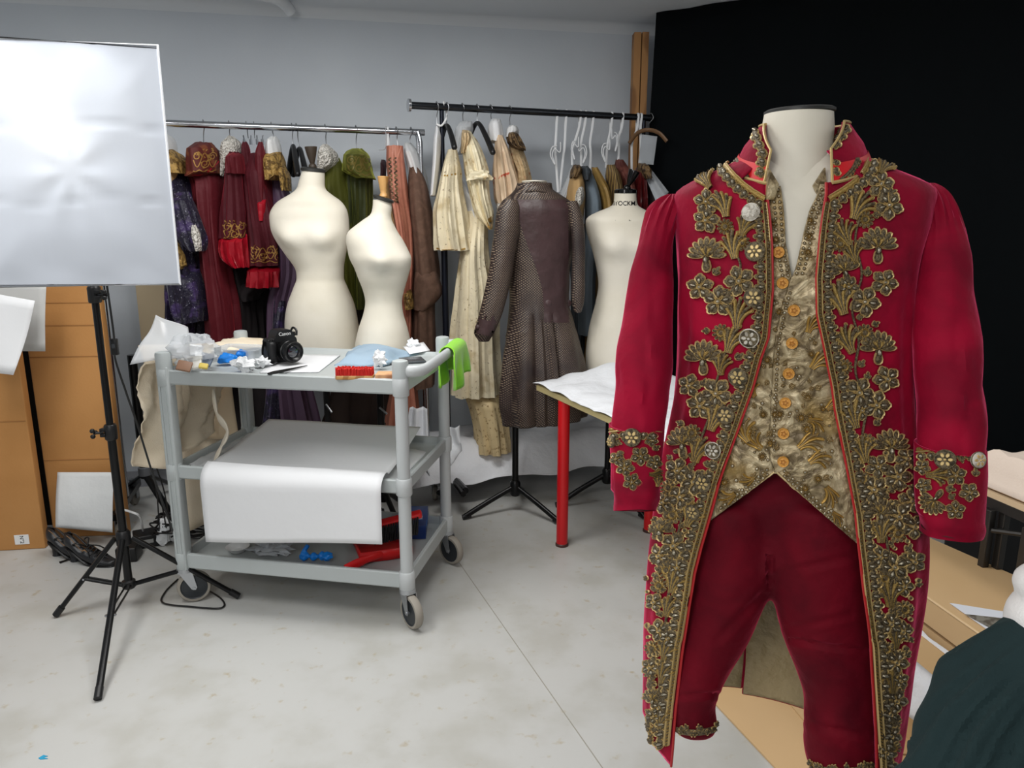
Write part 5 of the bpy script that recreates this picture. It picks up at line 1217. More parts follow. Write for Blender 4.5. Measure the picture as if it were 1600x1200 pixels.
M_bc2 = mat('brown_silk_plain', (68, 48, 49), 0.45, bump=(20, 0.35, 'noise', 0.01), var=((60, 42, 42), 10, 4, 0.4, 0.6))
q = P(840, 655, Y)
bc = thing('silk_coat', 'brown dotted silk tailcoat on a form, seen from behind', 'coat', q)
rows = [(286, 808, 862, 0.85, 0), (296, 804, 864, 0.85, 0), (304, 797, 876, 0.72, 0), (316, 783, 893, 0.64, 0), (330, 778, 902, 0.62, 0), (350, 781, 900, 0.62, 0), (390, 790, 896, 0.64, 0), (430, 795, 890, 0.66, 0), (470, 796, 889, 0.68, 0), (500, 793, 896, 0.70, 0), (540, 788, 906, 0.70, 0), (590, 782, 916, 0.70, 0), (630, 780, 918, 0.70, 0), (656, 786, 914, 0.68, 0)]
mbc = MB(); rs = resample(rows, 110); rings = []
for i, (py, xl, xr, dr, ys) in enumerate(rs):
    a_ = P(xl, py, Y); b_ = P(xr, py, Y); c = (a_+b_)*0.5; a = (b_-a_).length/2; ring = []; sk = sstep(475, 640, py)
    for j in range(90):
        th = 2*PI*j/90; pl_ = 0.0
        for pa in (0.10, -0.28, 0.42): pl_ -= 0.034*sstep(470, 520, py)*math.exp(-((th-pa+PI) % (2*PI)-PI)**2/0.0030)
        pl_ += sk*0.012*math.sin(th*9)+0.004*noise.noise(Vector((math.sin(th)*4, py*0.035, 3)))
        if py > 470: pl_ += 0.004*math.exp(-((py-512+14*math.sin(th+0.3))/3.0)**2)*(1 if math.sin(th) < -0.25 else 0)
        r = 1+pl_/a
        hem = 0.02*math.sin(th)*sstep(640, 656, py)
        ring.append(Vector((c.x+a*r*math.sin(th), c.y-a*dr*r*math.cos(th), c.z+hem)))
    rings.append(ring)
mbc.loft(rings, False, False); bvb = mbc.bvh()
part('coat_body', mbc, M_bc, bc, thick=0.004)
# plain silk back panel, lapping the seams
bp = MB(); rws = []
for py in range(308, 508, 4):
    xa, xb = lerp(806, 850, sstep(306, 480, py)), lerp(888, 889, sstep(310, 500, py)); w = (xb-xa)/2; cx = (xa+xb)/2; r = []
    for k in range(15):
        h = bvb.ray_cast(CAM, ray(lerp(cx-w, cx+w, k/14), py).normalized())[0]
        r.append(h-ray(cx, py).normalized()*0.003 if h else None)
    if all(r): rws.append(r)
part('back_panel', MB().grid(rws), M_bc2, bc)
for k, (px0, px1, py0, py1) in enumerate(((806, 866, 288, 304),)):
    co = MB(); rr_ = []
    for z_, e in ((0.0, 0.0), (0.018, -0.004), (0.034, -0.002), (0.034, -0.006), (0.016, -0.010), (0.0, -0.006)):
        pass
cq = P(836, 299, Y); col = []
for h, rx_, ry_ in ((0.0, 0.092, 0.088), (0.02, 0.080, 0.076), (0.042, 0.072, 0.066)):
    col.append([cq+Vector((rx_*math.sin(t), -ry_*math.cos(t), h-0.012*abs(math.sin(t)))) for t in [lerp(-2.4, 2.4, k/40) for k in range(41)]])
part('collar', MB().grid(col), M_bc, bc, thick=0.005)
def sleeve(o, rows, Ys, m, nm='sleeve', dr=0.9, seed=0, amp=0.05, n=40, caps=(True, True), tilt=0.0, fold=None):
    mb = MB(); rs = resample(rows, max(8, int((rows[-1][0]-rows[0][0])/4))); rings = []
    for i, row in enumerate(rs):
        tl_ = tilt*sstep(0.86, 1.0, i/(len(rs)-1)); py, xl, xr = row[:3]; Yq = row[3] if len(row) > 3 else Ys
        a_ = P(xl, py, Yq); b_ = P(xr, py, Yq); c = (a_+b_)*0.5; a = (b_-a_).length/2; ring = []
        for j in range(n):
            th = 2*PI*j/n; r = 1+(fold(th, c.z, i/(len(rs)-1)) if fold else 0)/a+amp*noise.noise(Vector((math.cos(th)*1.5, math.sin(th)*1.5+seed, c.z*9)))+amp*0.5*noise.noise(Vector((math.cos(th)*2+seed, math.sin(th)*2, c.z*25)))
            ring.append(Vector((c.x+a*r*math.sin(th), c.y-a*dr*r*math.cos(th), c.z+tl_*math.cos(th))))
        rings.append(ring)
    mb.loft(rings, *caps); part(nm, mb, m, o); return mb
g = sleeve(bc, [(312, 786, 808), (325, 778, 812), (350, 773, 812), (390, 768, 806), (440, 760, 798), (480, 751, 788), (505, 745, 779), (520, 741, 772), (533, 748, 764)], Y-0.09, M_bc, seed=3)
bvs = g.bvh()
part('cuff', snap_to(MB().grid([[P(lerp(741, 782, k/12), y+k*0.8, Y-.3) for k in range(13)] for y in (496, 500, 510, 520)]), bvs, 0.004), M_bc2, bc)
h = bvs.ray_cast(CAM, ray(747, 511).normalized())[0]; part('button', MB().ball(h, 0.014, 14), M_bc2, bc)
sleeve(bc, [(314, 884, 902), (330, 888, 908), (360, 892, 913), (400, 894, 914), (440, 893, 914), (475, 894, 912), (488, 898, 908)], Y-0.06, M_bc, seed=9)
for px, py in ((856, 474), (887, 474)):
    h = bvb.ray_cast(CAM, ray(px, py).normalized())[0]
    if h: part('button', MB().lathe([(0.0, -0.004), (0.016, -0.003), (0.018, 0.002), (0.012, 0.006), (0.0, 0.007)], h, 20, Matrix.Rotation(PI/2, 4, 'X')), M_bc2, bc)
fl_ = []
for i in range(8):
    r = []
    for k in range(20):
        px = lerp(789, 855, k/19); py = lerp(522, 506, k/19)+i*2.2-3; h = bvb.ray_cast(CAM, ray(px, py).normalized())[0]
        r.append(h-ray(px, py).normalized()*(0.004+0.001*i) if h else None)
    if all(r): fl_.append(r)
if len(fl_) > 1: part('pocket_flap', MB().grid(fl_), M_bc, bc, thick=0.002)

# ------------------------------------------------------------------ white covered table on red legs
e1 = Vector((0.414, -0.910, 0)); e2 = Vector((0.910, 0.414, 0))          # along and across
tc0 = PZ(838, 599, 0.715); TL, TW = 1.10, 0.62
ctr_t = tc0+e1*TL/2+e2*TW/2
tb = thing('work_table', 'white paper covered work table on round red legs', 'table', (ctr_t.x, ctr_t.y, 0), math.atan2(e1.y, e1.x))
part('tabletop', MB().box((0, 0, 0.695), (TL, TW, 0.026), bev=0.003), mat('table_edge', (196, 180, 130), 0.5), tb, local=True, smooth=False)
M_redl = mat('red_enamel', (196, 18, 26), 0.28)
for fpx, fpy in ((878, 852), (1014, 830)):
    c = PZ(fpx, fpy); l = part('leg', MB().cyl((c.x, c.y, 0.012), (c.x, c.y, 0.682), 0.0262, n=32), M_redl, tb)
    part('foot_ring', MB().lathe([(0.026, 0), (0.030, 0.001), (0.030, 0.010), (0.026, 0.014)], c, 28), mat('dark_foot', (70, 40, 36), 0.5), l)
for s in (0.0, 1.0):
    c = tc0+e1*(TL-0.10)+e2*(0.10+s*(TW-0.2)); c.z = 0
    l = part('leg', MB().cyl((c.x, c.y, 0.012), (c.x, c.y, 0.682), 0.0262, n=32), M_redl, tb); part('foot_ring', MB().lathe([(0.026, 0), (0.030, 0.001), (0.030, 0.010), (0.026, 0.014)], c, 28), mat('dark_foot', (70, 40, 36), 0.5), l)
def tabf(u, v):
    e = min(u, 1-u, v, 1-v); b = sstep(0, 0.10, e)
    return (0, 0, 0.003+0.020*b*(0.6+0.8*noise.noise(Vector((u*3, v*3, 2))))+0.07*math.exp(-((u-0.12)/0.16)**2-((v-0.62)/0.35)**2)+0.022*abs(noise.noise(Vector((u*6, v*5, 0)))))
a = tc0+Vector((0, 0, -0.0)); za = Vector((0, 0, 0.709-0.715))
solo('paper_cover', sheet([a-e1*0.015-e2*0.012+za, a+e1*(TL+.01)-e2*0.015+za, a+e1*(TL+.01)+e2*(TW+.01)+za, a-e1*0.015+e2*(TW+.01)+za], 60, 40, tabf), M_tissue, 'crumpled white paper cover lying on the red legged table', 'paper cover', thick=0.002, off=1.0)
# ------------------------------------------------------------------ red velvet court coat on its form
HY = 1.28
def velvet(name, col, tint, noise_amt=0.35):
    m = bpy.data.materials.new(name); m.use_nodes = True; nt = m.node_tree; N = nt.nodes; L = nt.links; b = N['Principled BSDF']
    tc = N.new('ShaderNodeTexCoord'); n1 = N.new('ShaderNodeTexNoise'); n1.inputs['Scale'].default_value = 9; n1.inputs['Detail'].default_value = 6; n1.inputs['Distortion'].default_value = 0.6
    L.new(tc.outputs['Object'], n1.inputs['Vector'])
    mx = N.new('ShaderNodeMix'); mx.data_type = 'RGBA'; mx.inputs['A'].default_value = rgb(tuple(int(c*0.74) for c in col)); mx.inputs['B'].default_value = rgb(col)
    mr = N.new('ShaderNodeMapRange'); mr.inputs['From Min'].default_value = 0.35; mr.inputs['From Max'].default_value = 0.65; L.new(n1.outputs['Fac'], mr.inputs['Value']); L.new(mr.outputs['Result'], mx.inputs['Factor'])
    L.new(mx.outputs['Result'], b.inputs['Base Color'])
    b.inputs['Roughness'].default_value = 0.75; b.inputs['Specular IOR Level'].default_value = 0.15
    b.inputs['Sheen Weight'].default_value = 1.0; b.inputs['Sheen Roughness'].default_value = 0.30; b.inputs['Sheen Tint'].default_value = rgb(tint)
    n2 = N.new('ShaderNodeTexNoise'); n2.inputs['Scale'].default_value = 14; n2.inputs['Detail'].default_value = 4; L.new(tc.outputs['Object'], n2.inputs['Vector'])
    bp = N.new('ShaderNodeBump'); bp.inputs['Strength'].default_value = noise_amt; bp.inputs['Distance'].default_value = 0.02
    L.new(n2.outputs['Fac'], bp.inputs['Height']); L.new(bp.outputs['Normal'], b.inputs['Normal'])
    return m
M_vel = velvet('crimson_velvet', (154, 6, 44), (245, 90, 135), 0.34)
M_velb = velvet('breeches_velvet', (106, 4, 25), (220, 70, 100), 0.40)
M_lin = mat('khaki_satin', (172, 152, 112), 0.42, bump=(22, 0.5, 'noise', 0.02), var=((152, 132, 94), 5, 3, 0.4, 0.7))
M_redsat = mat('scarlet_satin', (206, 22, 32), 0.45)
M_cord = mat('gilt_cord', (194, 168, 114), 0.45, 0.35)
M_bron = mat('bronze_thread', (112, 98, 72), 0.5, 0.35, var=((70, 58, 42), 300, 2, 0.45, 0.6), bump=(500, 0.6, 'noise', 0.003))
M_silv = mat('silver_spangle', (156, 148, 130), 0.30, 0.7, bump=(300, 0.4, 'noise', 0.003))
M_gthr = mat('bright_gilt', (156, 128, 70), 0.38, 0.5, bump=(500, 0.5, 'noise', 0.003))
HR = [(238, 1170, 1328, .060), (250, 1150, 1352, .070), (262, 1124, 1384, .080), (275, 1096, 1416, .088), (290, 1066, 1450, .095), (305, 1052, 1463, .101),
      (345, 1054, 1456, .112), (400, 1058, 1440, .125), (460, 1061, 1430, .132), (520, 1061, 1426, .130), (600, 1057, 1426, .126), (660, 1049, 1430, .130),
      (720, 1038, 1440, .140), (800, 1026, 1447, .150), (900, 1016, 1441, .155), (1000, 1012, 1426, .155), (1080, 1012, 1411, .155), (1150, 1013, 1399, .150), (1230, 1014, 1388, .150)]
hz = []
FD = Vector((-0.335, -0.942, 0)).normalized(); ER = Vector((-FD.y, FD.x, 0))      # the form faces the camera
def XZ(px, Y, z): return (px-800)/FPX*(Y*CP-(z-CH)*SP)
def span(l, r, py):
    z = P((l+r)/2, py, HY).z; a = 0.2
    for _ in range(4):
        xl, xr = XZ(l, HY-ER.y*a, z), XZ(r, HY+ER.y*a, z); a = (xr-xl)/2/ER.x
    return z, (xl+xr)/2, a
for py, l, r, b in HR:
    z, xc, a = span(l, r, py); hz.append((-z, xc, a, b))
def hrow(z):
    q = -z; i = 0
    if q <= hz[0][0]: return hz[0][1:]
    while i < len(hz)-2 and q > hz[i+1][0]: i += 1
    t = max(0, min(1, (q-hz[i][0])/(hz[i+1][0]-hz[i][0]))); 
    p = lambda c: lerp(hz[i][c], hz[i+1][c], t)
    return p(1), p(2), p(3)
HRS = resample(hz, 400)
def hrow(z):
    t = (-z-hz[0][0])/(hz[-1][0]-hz[0][0])*399; i = max(0, min(398, int(t))); f_ = max(0, min(1, t-i)); A, B_ = HRS[i], HRS[i+1]
    return tuple(lerp(A[c], B_[c], f_) for c in (1, 2, 3))
def shell(z, th, k=1.0, dk=0.0):
    xc, a, b = hrow(z); s, c = math.sin(th), math.cos(th)
    a = a*k-dk; b = b*k-dk
    ex = 0.92
    return Vector((xc, HY, z))+ER*(a*math.copysign(abs(s)**ex, s))+FD*(b*math.copysign(abs(c)**ex, c))
LO = [(303, 1199), (340, 1203), (380, 1206), (453, 1207), (527, 1200), (560, 1188), (605, 1176), (650, 1160), (693, 1145), (758, 1122), (801, 1110), (857, 1094), (894, 1085), (924, 1081), (1010, 1067), (1100, 1056), (1175, 1049), (1230, 1045)]
RO = [(303, 1290), (340, 1284), (365, 1281), (435, 1275), (490, 1276), (545, 1288), (600, 1299), (639, 1304), (696, 1315), (753, 1326), (804, 1336), (849, 1340), (927, 1349), (1010, 1360), (1100, 1365), (1200, 1371), (1260, 1375)]
def cint(tab, y):
    if y <= tab[0][0]: return tab[0][1]
    for i in range(len(tab)-1):
        if y <= tab[i+1][0]: return lerp(tab[i][1], tab[i+1][1], (y-tab[i][0])/(tab[i+1][0]-tab[i][0]))
    return tab[-1][1]
def open_th(z, side):
    lo, hi = (0.0, 1.55); tab = LO if side < 0 else RO
    # find the angle at which the shell projects onto the opening edge
    best = None
    for _ in range(40):
        m_ = (lo+hi)/2; x, y = proj(shell(z, side*m_)); e = cint(tab, y)
        inside = (x > e) if side < 0 else (x < e)
        if inside: lo = m_
        else: hi = m_
    return (lo+hi)/2
Z_TOP = P(1245, 240, HY).z; Z_HEM = 0.49
hero_b = Vector((hrow(1.2)[0], HY, 0))
NZ = 130
def wrinkle(p, th, z):
    w = 0.0036*noise.noise(Vector((p.x*9, p.y*9, z*5)))+0.0030*math.sin(abs(th)*16+z*5)*sstep(0.75, 1.15, abs(th))*sstep(1.48, 1.30, z)+0.0018*noise.noise(Vector((p.x*24, p.y*24, z*10)))
    sk = sstep(0.95, 0.6, z)
    at = abs(th)
    w += sk*0.014*math.sin(at*13)*sstep(1.35, 1.75, at)*sstep(2.95, 2.6, at)
    return w
def panel(side):
    rows = []
    for i in range(NZ):
        z = lerp(Z_TOP, Z_HEM, i/(NZ-1)); t0 = open_th(z, side) if z < P(1245, 285, HY).z else 0.50
        r = []
        for j in range(64):
            u = j/63
            th = lerp(t0, 1.57, (u/0.62)) if u < 0.62 else lerp(1.57, PI-0.012*(1 if z < 0.9 else 0), (u-0.62)/0.38)
            p = shell(z, side*th); c = Vector((p.x-hrow(z)[0], p.y-HY, 0)); c.normalize()
            p = p+c*wrinkle(p, th, z)
            # the cutaway front edges swing down to a point
            if u < 0.62: p.z -= 0.030*(1-u/0.62)*sstep(0.62, 0.5, z)
            r.append(p)
        rows.append(r)
    return rows
rl, rr2 = panel(-1), panel(1)
coat = thing('velvet_coat', 'crimson velvet court coat with gold embroidery worn by the foreground form', 'coat', hero_b)
mbl = MB().grid(rl); mbr = MB().grid(rr2); bvl, bvr = MB().grid([r[:44] for r in rl]).bvh(), MB().grid([r[:44] for r in rr2]).bvh()
part('front_panel', mbl, M_vel, coat, thick=0.003)
part('front_panel', mbr, M_vel, coat, thick=0.003)
# tail lining, seen from the front between the legs of the breeches
for side in (-1, 1):
    rws = []
    for i in range(50):
        z = lerp(0.98, 0.492 if side < 0 else 0.478, i/49); r = []
        for j in range(20):
            th = lerp(1.75, PI-0.22 if side < 0 else PI+0.20, j/19); p = shell(z, side*th, 0.93); p.y += 0.006*math.sin(z*40+j*0.4)*0.6; r.append(p)
        rws.append(r)
    part('tail_lining', MB().grid(rws), M_lin, coat, thick=0.002, label='khaki satin lining')
    part('lining_piping', MB().tube([r[-1] for r in rws]+rws[-1][::-1], 0.0022, 6), M_vel, coat)
# collar
def zc_(px, py, Y): return P(px, py, Y).z
def collar_ring(h):
    # h 0 bottom .. 1 top
    prm = [(0.0, 0.103, 0.096, zc_(1245, 258, HY)+0.004, 0.040, 0.50), (0.5, 0.090, 0.088, zc_(1245, 226, HY), 0.016, 0.50), (1.0, 0.067, 0.072, zc_(1245, 198, HY)+0.002, 0.002, 1.02)]
    for i in range(2):
        if h <= prm[i+1][0]:
            t = (h-prm[i][0])/(prm[i+1][0]-prm[i][0]); return [lerp(prm[i][k], prm[i+1][k], t) for k in range(1, 6)]
def collar_pt(h, th, off=0.0):
    a, b, z, tilt, t0 = collar_ring(h)
    s, c = math.sin(th), math.cos(th)
    return Vector((hrow(1.5)[0]-0.002, HY-0.008, z-tilt*(c if c > 0 else c*0.3)))+ER*((a+off)*s)+FD*((b+off)*c)
colp = {}
for side in (-1, 1):
    rws = []
    for i in range(24):
        h = i/23; t0 = collar_ring(h)[4]-(0.04 if side > 0 else -0.03)
        rws.append([collar_pt(h, side*lerp(t0, PI, j/39)) for j in range(40)])
    colp[side] = MB().grid(rws)
    cc = part('collar', colp[side], M_vel, coat, thick=0.003)
    band = [[collar_pt(h, side*lerp(collar_ring(h)[4]-(0.04 if side > 0 else -0.03), 2.4, j/39), 0.0022) for j in range(40)] for h in (0.02, 0.1, 0.2, 0.28)]
    part('collar_band', MB().grid(band), M_redsat, cc, label='scarlet satin collar band')
    nf = MB()                                            # notched edge cord
    e = [collar_pt(h, side*(collar_ring(h)[4]-(0.05 if side > 0 else -0.02)), 0.002) for h in [k/20 for k in range(21)]]+[collar_pt(1.0, side*lerp(1.0, PI, k/20), 0.001) for k in range(21)]
    nf.tube(e, 0.0022, 6); nf.tube([collar_pt(0.0, side*lerp(0.44, 2.6, k/30), 0.004) for k in range(31)], 0.0028, 6)
    part('collar_cord', nf, M_cord, cc)

# ------------------------------------------------------------------ embroidery
class Emb:
    def __init__(s, bvh, off=0.0035): s.b = bvh; s.mb = MB(); s.off = off; s.cache = {}
    def pt(s, px, py, h):
        d = ray(px, py).normalized(); hit = s.b.ray_cast(CAM, d)
        if hit[0] is None:
            for dx in (2.5, -2.5, 5, -5):
                hit = s.b.ray_cast(CAM, ray(px+dx, py).normalized())
                if hit[0] is not None: break
        if hit[0] is None: return None
        n = hit[1]; n = -n if n.dot(d) > 0 else n
        return hit[0]+n*(h+s.off)
    def place(s, pts, faces, mi, cx, cy, ang, sc):
        ca, sa = math.cos(ang), math.sin(ang); vs = []
        for x, y, h in pts:
            q = s.pt(cx+(x*ca-y*sa)*sc, cy+(x*sa+y*ca)*sc, h)
            if q is None: return False
            vs.append(q)
        lim = 0.02*max(1, sc/8)
        for a in range(1, len(vs)):
            if (vs[a]-vs[0]).length > 0.16: return False
        o = len(s.mb.v); s.mb.v.extend(vs)
        for f_, m_ in zip(faces, mi): s.mb.f.append(tuple(i+o for i in f_)); s.mb.m.append(m_)
        return True
    def petal(s, cx, cy, ang, L, W, sc=1.0, core=1, rim=0, hgt=0.0035, N=11, tip=0.6):
        # petal with its root at (cx, cy), pointing along +x of the rotated frame
        ol = []
        for k in range(N):
            t = 2*PI*k/N; x = 0.5*L*(1-math.cos(t)); w = W*0.5*math.sin(t); w *= lerp(0.75, 1.25, x/L) if tip > 0.5 else 1.0
            ol.append((x, w))
        cxx = L*0.55; pts = []; fs = []; mi = []
        for sc_, h in ((1.06, 0.0), (0.98, hgt*0.75), (0.82, hgt*0.35), (0.50, hgt*0.95)):
            for x, w in ol: pts.append((cxx+(x-cxx)*sc_, w*sc_, h))
        pts.append((cxx, 0, hgt*1.15))
        for r in range(3):
            for k in range(N):
                a = r*N+k; b = r*N+(k+1) % N; fs.append((a, b, b+N, a+N)); mi.append(rim if r < 2 and r != 2 else core)
        for k in range(N): fs.append((3*N+k, 3*N+(k+1) % N, 4*N)); mi.append(core)
        return s.place(pts, fs, mi, cx, cy, ang, sc)
    def disc(s, cx, cy, r, core=2, rim=0, hgt=0.003, N=10):
        pts = []; fs = []; mi = []
        for q, h in ((1.0, 0), (0.85, hgt), (0.6, hgt*0.5)):
            for k in range(N): pts.append((r*q*math.cos(2*PI*k/N), r*q*math.sin(2*PI*k/N), h))
        pts.append((0, 0, hgt*1.3))
        for a in range(2):
            for k in range(N): fs.append((a*N+k, a*N+(k+1) % N, (a+1)*N+(k+1) % N, (a+1)*N+k)); mi.append(rim)
        for k in range(N): fs.append((2*N+k, 2*N+(k+1) % N, 3*N)); mi.append(core)
        return s.place(pts, fs, mi, cx, cy, 0, 1)
    def cord(s, path, w, mi=0, hgt=0.003):
        prev = None; rows = []
        for i, (x, y) in enumerate(path):
            a = path[max(i-1, 0)]; b = path[min(i+1, len(path)-1)]; dx, dy = b[0]-a[0], b[1]-a[1]; l = math.hypot(dx, dy) or 1; nx, ny = -dy/l, dx/l
            r = [s.pt(x+nx*w*k, y+ny*w*k, h) for k, h in ((-1, 0), (-0.55, hgt*0.8), (0, hgt), (0.55, hgt*0.8), (1, 0))]
            if any(q is None for q in r):
                if len(rows) > 1: s.mb.grid(rows, mi=mi)
                rows = []
            else: rows.append(r)
        if len(rows) > 1: s.mb.grid(rows, mi=mi)
    def flower(s, cx, cy, r, ang=0, n=5, rg=None):
        rg = rg or RND
        for k in range(n):
            a = ang+2*PI*k/n
            # lobed petal: three small lobes
            for da, l in ((-0.30, 0.86), (0.30, 0.86), (0.0, 1.0)): s.petal(cx+math.cos(a)*r*0.18, cy+math.sin(a)*r*0.18, a+da, r*0.86*l, r*0.50, core=1, rim=0, hgt=0.0032)
            s.petal(cx+math.cos(a)*r*0.20, cy+math.sin(a)*r*0.20, a, r*0.55, r*0.26, core=2, rim=1, hgt=0.0060, N=8)
        s.disc(cx, cy, r*0.2, hgt=0.006)
    def carnation(s, cx, cy, r, ang=-PI/2):
        for k in range(9):
            a = ang+(k-4)*0.36
            s.petal(cx+math.cos(a)*r*0.15, cy+math.sin(a)*r*0.15, a, r*(0.92-0.02*abs(k-4)), r*0.30, core=1, rim=0, hgt=0.0034)
        for k in range(5):
            a = ang+(k-2)*0.42; s.petal(cx, cy, a, r*0.6, r*0.2, core=3 if k % 2 else 1, rim=0, hgt=0.0055, N=8)
        s.petal(cx-math.cos(ang)*r*0.05, cy-math.sin(ang)*r*0.05, ang+PI, r*0.75, r*0.42, core=1, rim=0, hgt=0.005)
        s.petal(cx+math.cos(ang)*r*0.1, cy+math.sin(ang)*r*0.1, ang+PI, r*0.45, r*0.24, core=2, rim=1, hgt=0.0075, N=8)
    def feather(s, cx, cy, r, ang=-PI/2, bend=0.5, n=7):
        for k in range(n):
            f_ = (k-(n-1)/2)/((n-1)/2); L = r*(1.55-0.45*abs(f_)); w = r*0.085; path = []
            for q in range(9):
                t = q/8; a = ang+f_*0.42*t*1.2+bend*f_*f_*0.0+bend*t*t*0.7; path.append((cx+math.cos(a)*L*t+math.cos(ang+PI/2)*f_*r*0.12, cy+math.sin(a)*L*t+math.sin(ang+PI/2)*f_*r*0.12))
            s.cord(path, w*1.15, 3 if k % 2 == 0 else 1, 0.0042)
            s.disc(path[-1][0], path[-1][1], w*1.3, core=3, hgt=0.003, N=7)
    def rosette(s, cx, cy, r):
        for k in range(11):
            a = 2*PI*k/11; s.petal(cx+math.cos(a)*r*0.45, cy+math.sin(a)*r*0.45, a, r*0.55, r*0.34, core=1, rim=0, hgt=0.003, N=8)
        s.disc(cx, cy, r*0.5, core=1, rim=3, hgt=0.004)
    def leaf(s, cx, cy, L, ang):
        for da, l in ((-0.5, 0.7), (0.5, 0.7), (0, 1.0)): s.petal(cx, cy, ang+da, L*l, L*0.36, core=1, rim=0)
    def border(s, tab, y0, y1, side, step=15.5, w=27):
        # braid along the opening edge, then scallops
        path = [(cint(tab, y)+side*(4.5 if y < 1000 else 5.5), y) for y in range(int(y0), int(y1), 5)]
        s.cord(path, 3.0, 1, 0.003); s.cord([(x-side*3.0, y) for x, y in path], 1.1, 0, 0.0045); s.cord([(x+side*4.0, y) for x, y in path], 1.2, 0, 0.004)
        for q in range(int(y0), int(y1), 5): s.disc(cint(tab, q)+side*4.5, q, 1.7, core=3, rim=3, hgt=0.0045, N=6)
        y = y0+6
        while y < y1:
            x = cint(tab, y)+side*9.0; a = 0 if side > 0 else PI
            for da, l in ((-0.55*side, 0.80), (0.55*side, 0.80), (0.0, 1.0)):
                s.petal(x, y, a+da, w*0.72*l, step*0.55, core=1, rim=0, hgt=0.0034)
            s.petal(x+side*1, y, a, w*0.46, step*0.40, core=2, rim=1, hgt=0.0062, N=8)
            y += step
E_L = [('feather', 1112, 296, 20, -2.3, 0.3), ('flower', 1106, 316, 17), ('flower', 1106, 345, 18), ('feather', 1136, 340, 24, -1.75, -0.3), ('leaf', 1124, 326, 18, -2.5), ('feather', 1160, 370, 22, -1.3, 0.2), ('rosette', 1135, 355, 13), ('feather', 1150, 405, 26, -1.8, 0.2),
       ('carnation', 1107, 402, 27), ('rosette', 1161, 380, 13), ('leaf', 1118, 430, 16, -1.0), ('flower', 1157, 439, 21), ('flower', 1097, 448, 18), ('flower', 1125, 470, 21), ('leaf', 1142, 452, 16, 2.4),
       ('feather', 1153, 512, 27, -1.55, 0.15), ('rosette', 1129, 519, 14), ('leaf', 1112, 516, 13, 3.1), ('feather', 1139, 550, 26, -1.35, 0.3), ('feather', 1128, 585, 20, -1.6, 0.2), ('carnation', 1102, 562, 27), ('leaf', 1150, 560, 16, -0.6),
       ('flower', 1081, 602, 16), ('flower', 1121, 614, 22), ('leaf', 1100, 604, 15, -1.2), ('flower', 1097, 634, 19), ('leaf', 1142, 624, 14, -0.4), ('feather', 1112, 672, 27, -1.2, 0.15), ('rosette', 1084, 676, 14), ('leaf', 1072, 664, 13, 3.6), ('leaf', 1130, 690, 15, -0.5), ('carnation', 1070, 694, 24), ('feather', 1088, 722, 24, -1.35, 0.3),
       ('flower', 1062, 735, 18), ('flower', 1088, 752, 19), ('leaf', 1102, 726, 14, -0.3), ('rosette', 1048, 762, 13), ('flower', 1066, 776, 18), ('feather', 1076, 822, 24, -1.25, 0.2), ('rosette', 1054, 804, 15), ('flower', 1040, 786, 15), ('carnation', 1036, 830, 18), ('flower', 1056, 852, 19), ('flower', 1034, 868, 15), ('leaf', 1068, 868, 15, -0.6), ('rosette', 1044, 890, 14), ('flower', 1062, 886, 14),
       ('feather', 1052, 925, 22, -1.4, 0.2), ('rosette', 1033, 914, 13), ('flower', 1026, 940, 13), ('feather', 1044, 962, 20, -1.4, 0.2), ('leaf', 1056, 946, 13, -0.4), ('flower', 1034, 984, 16), ('flower', 1048, 996, 13), ('feather', 1040, 1030, 20, -1.4, 0.2), ('rosette', 1022, 1012, 12), ('flower', 1020, 1042, 13), ('feather', 1036, 1066, 20, -1.4, 0.2), ('carnation', 1024, 1092, 16), ('flower', 1034, 1104, 13), ('leaf', 1022, 1070, 12, -2), ('feather', 1034, 1136, 18, -1.4, 0.2), ('leaf', 1030, 1142, 12, -2.2), ('flower', 1024, 1118, 11)]
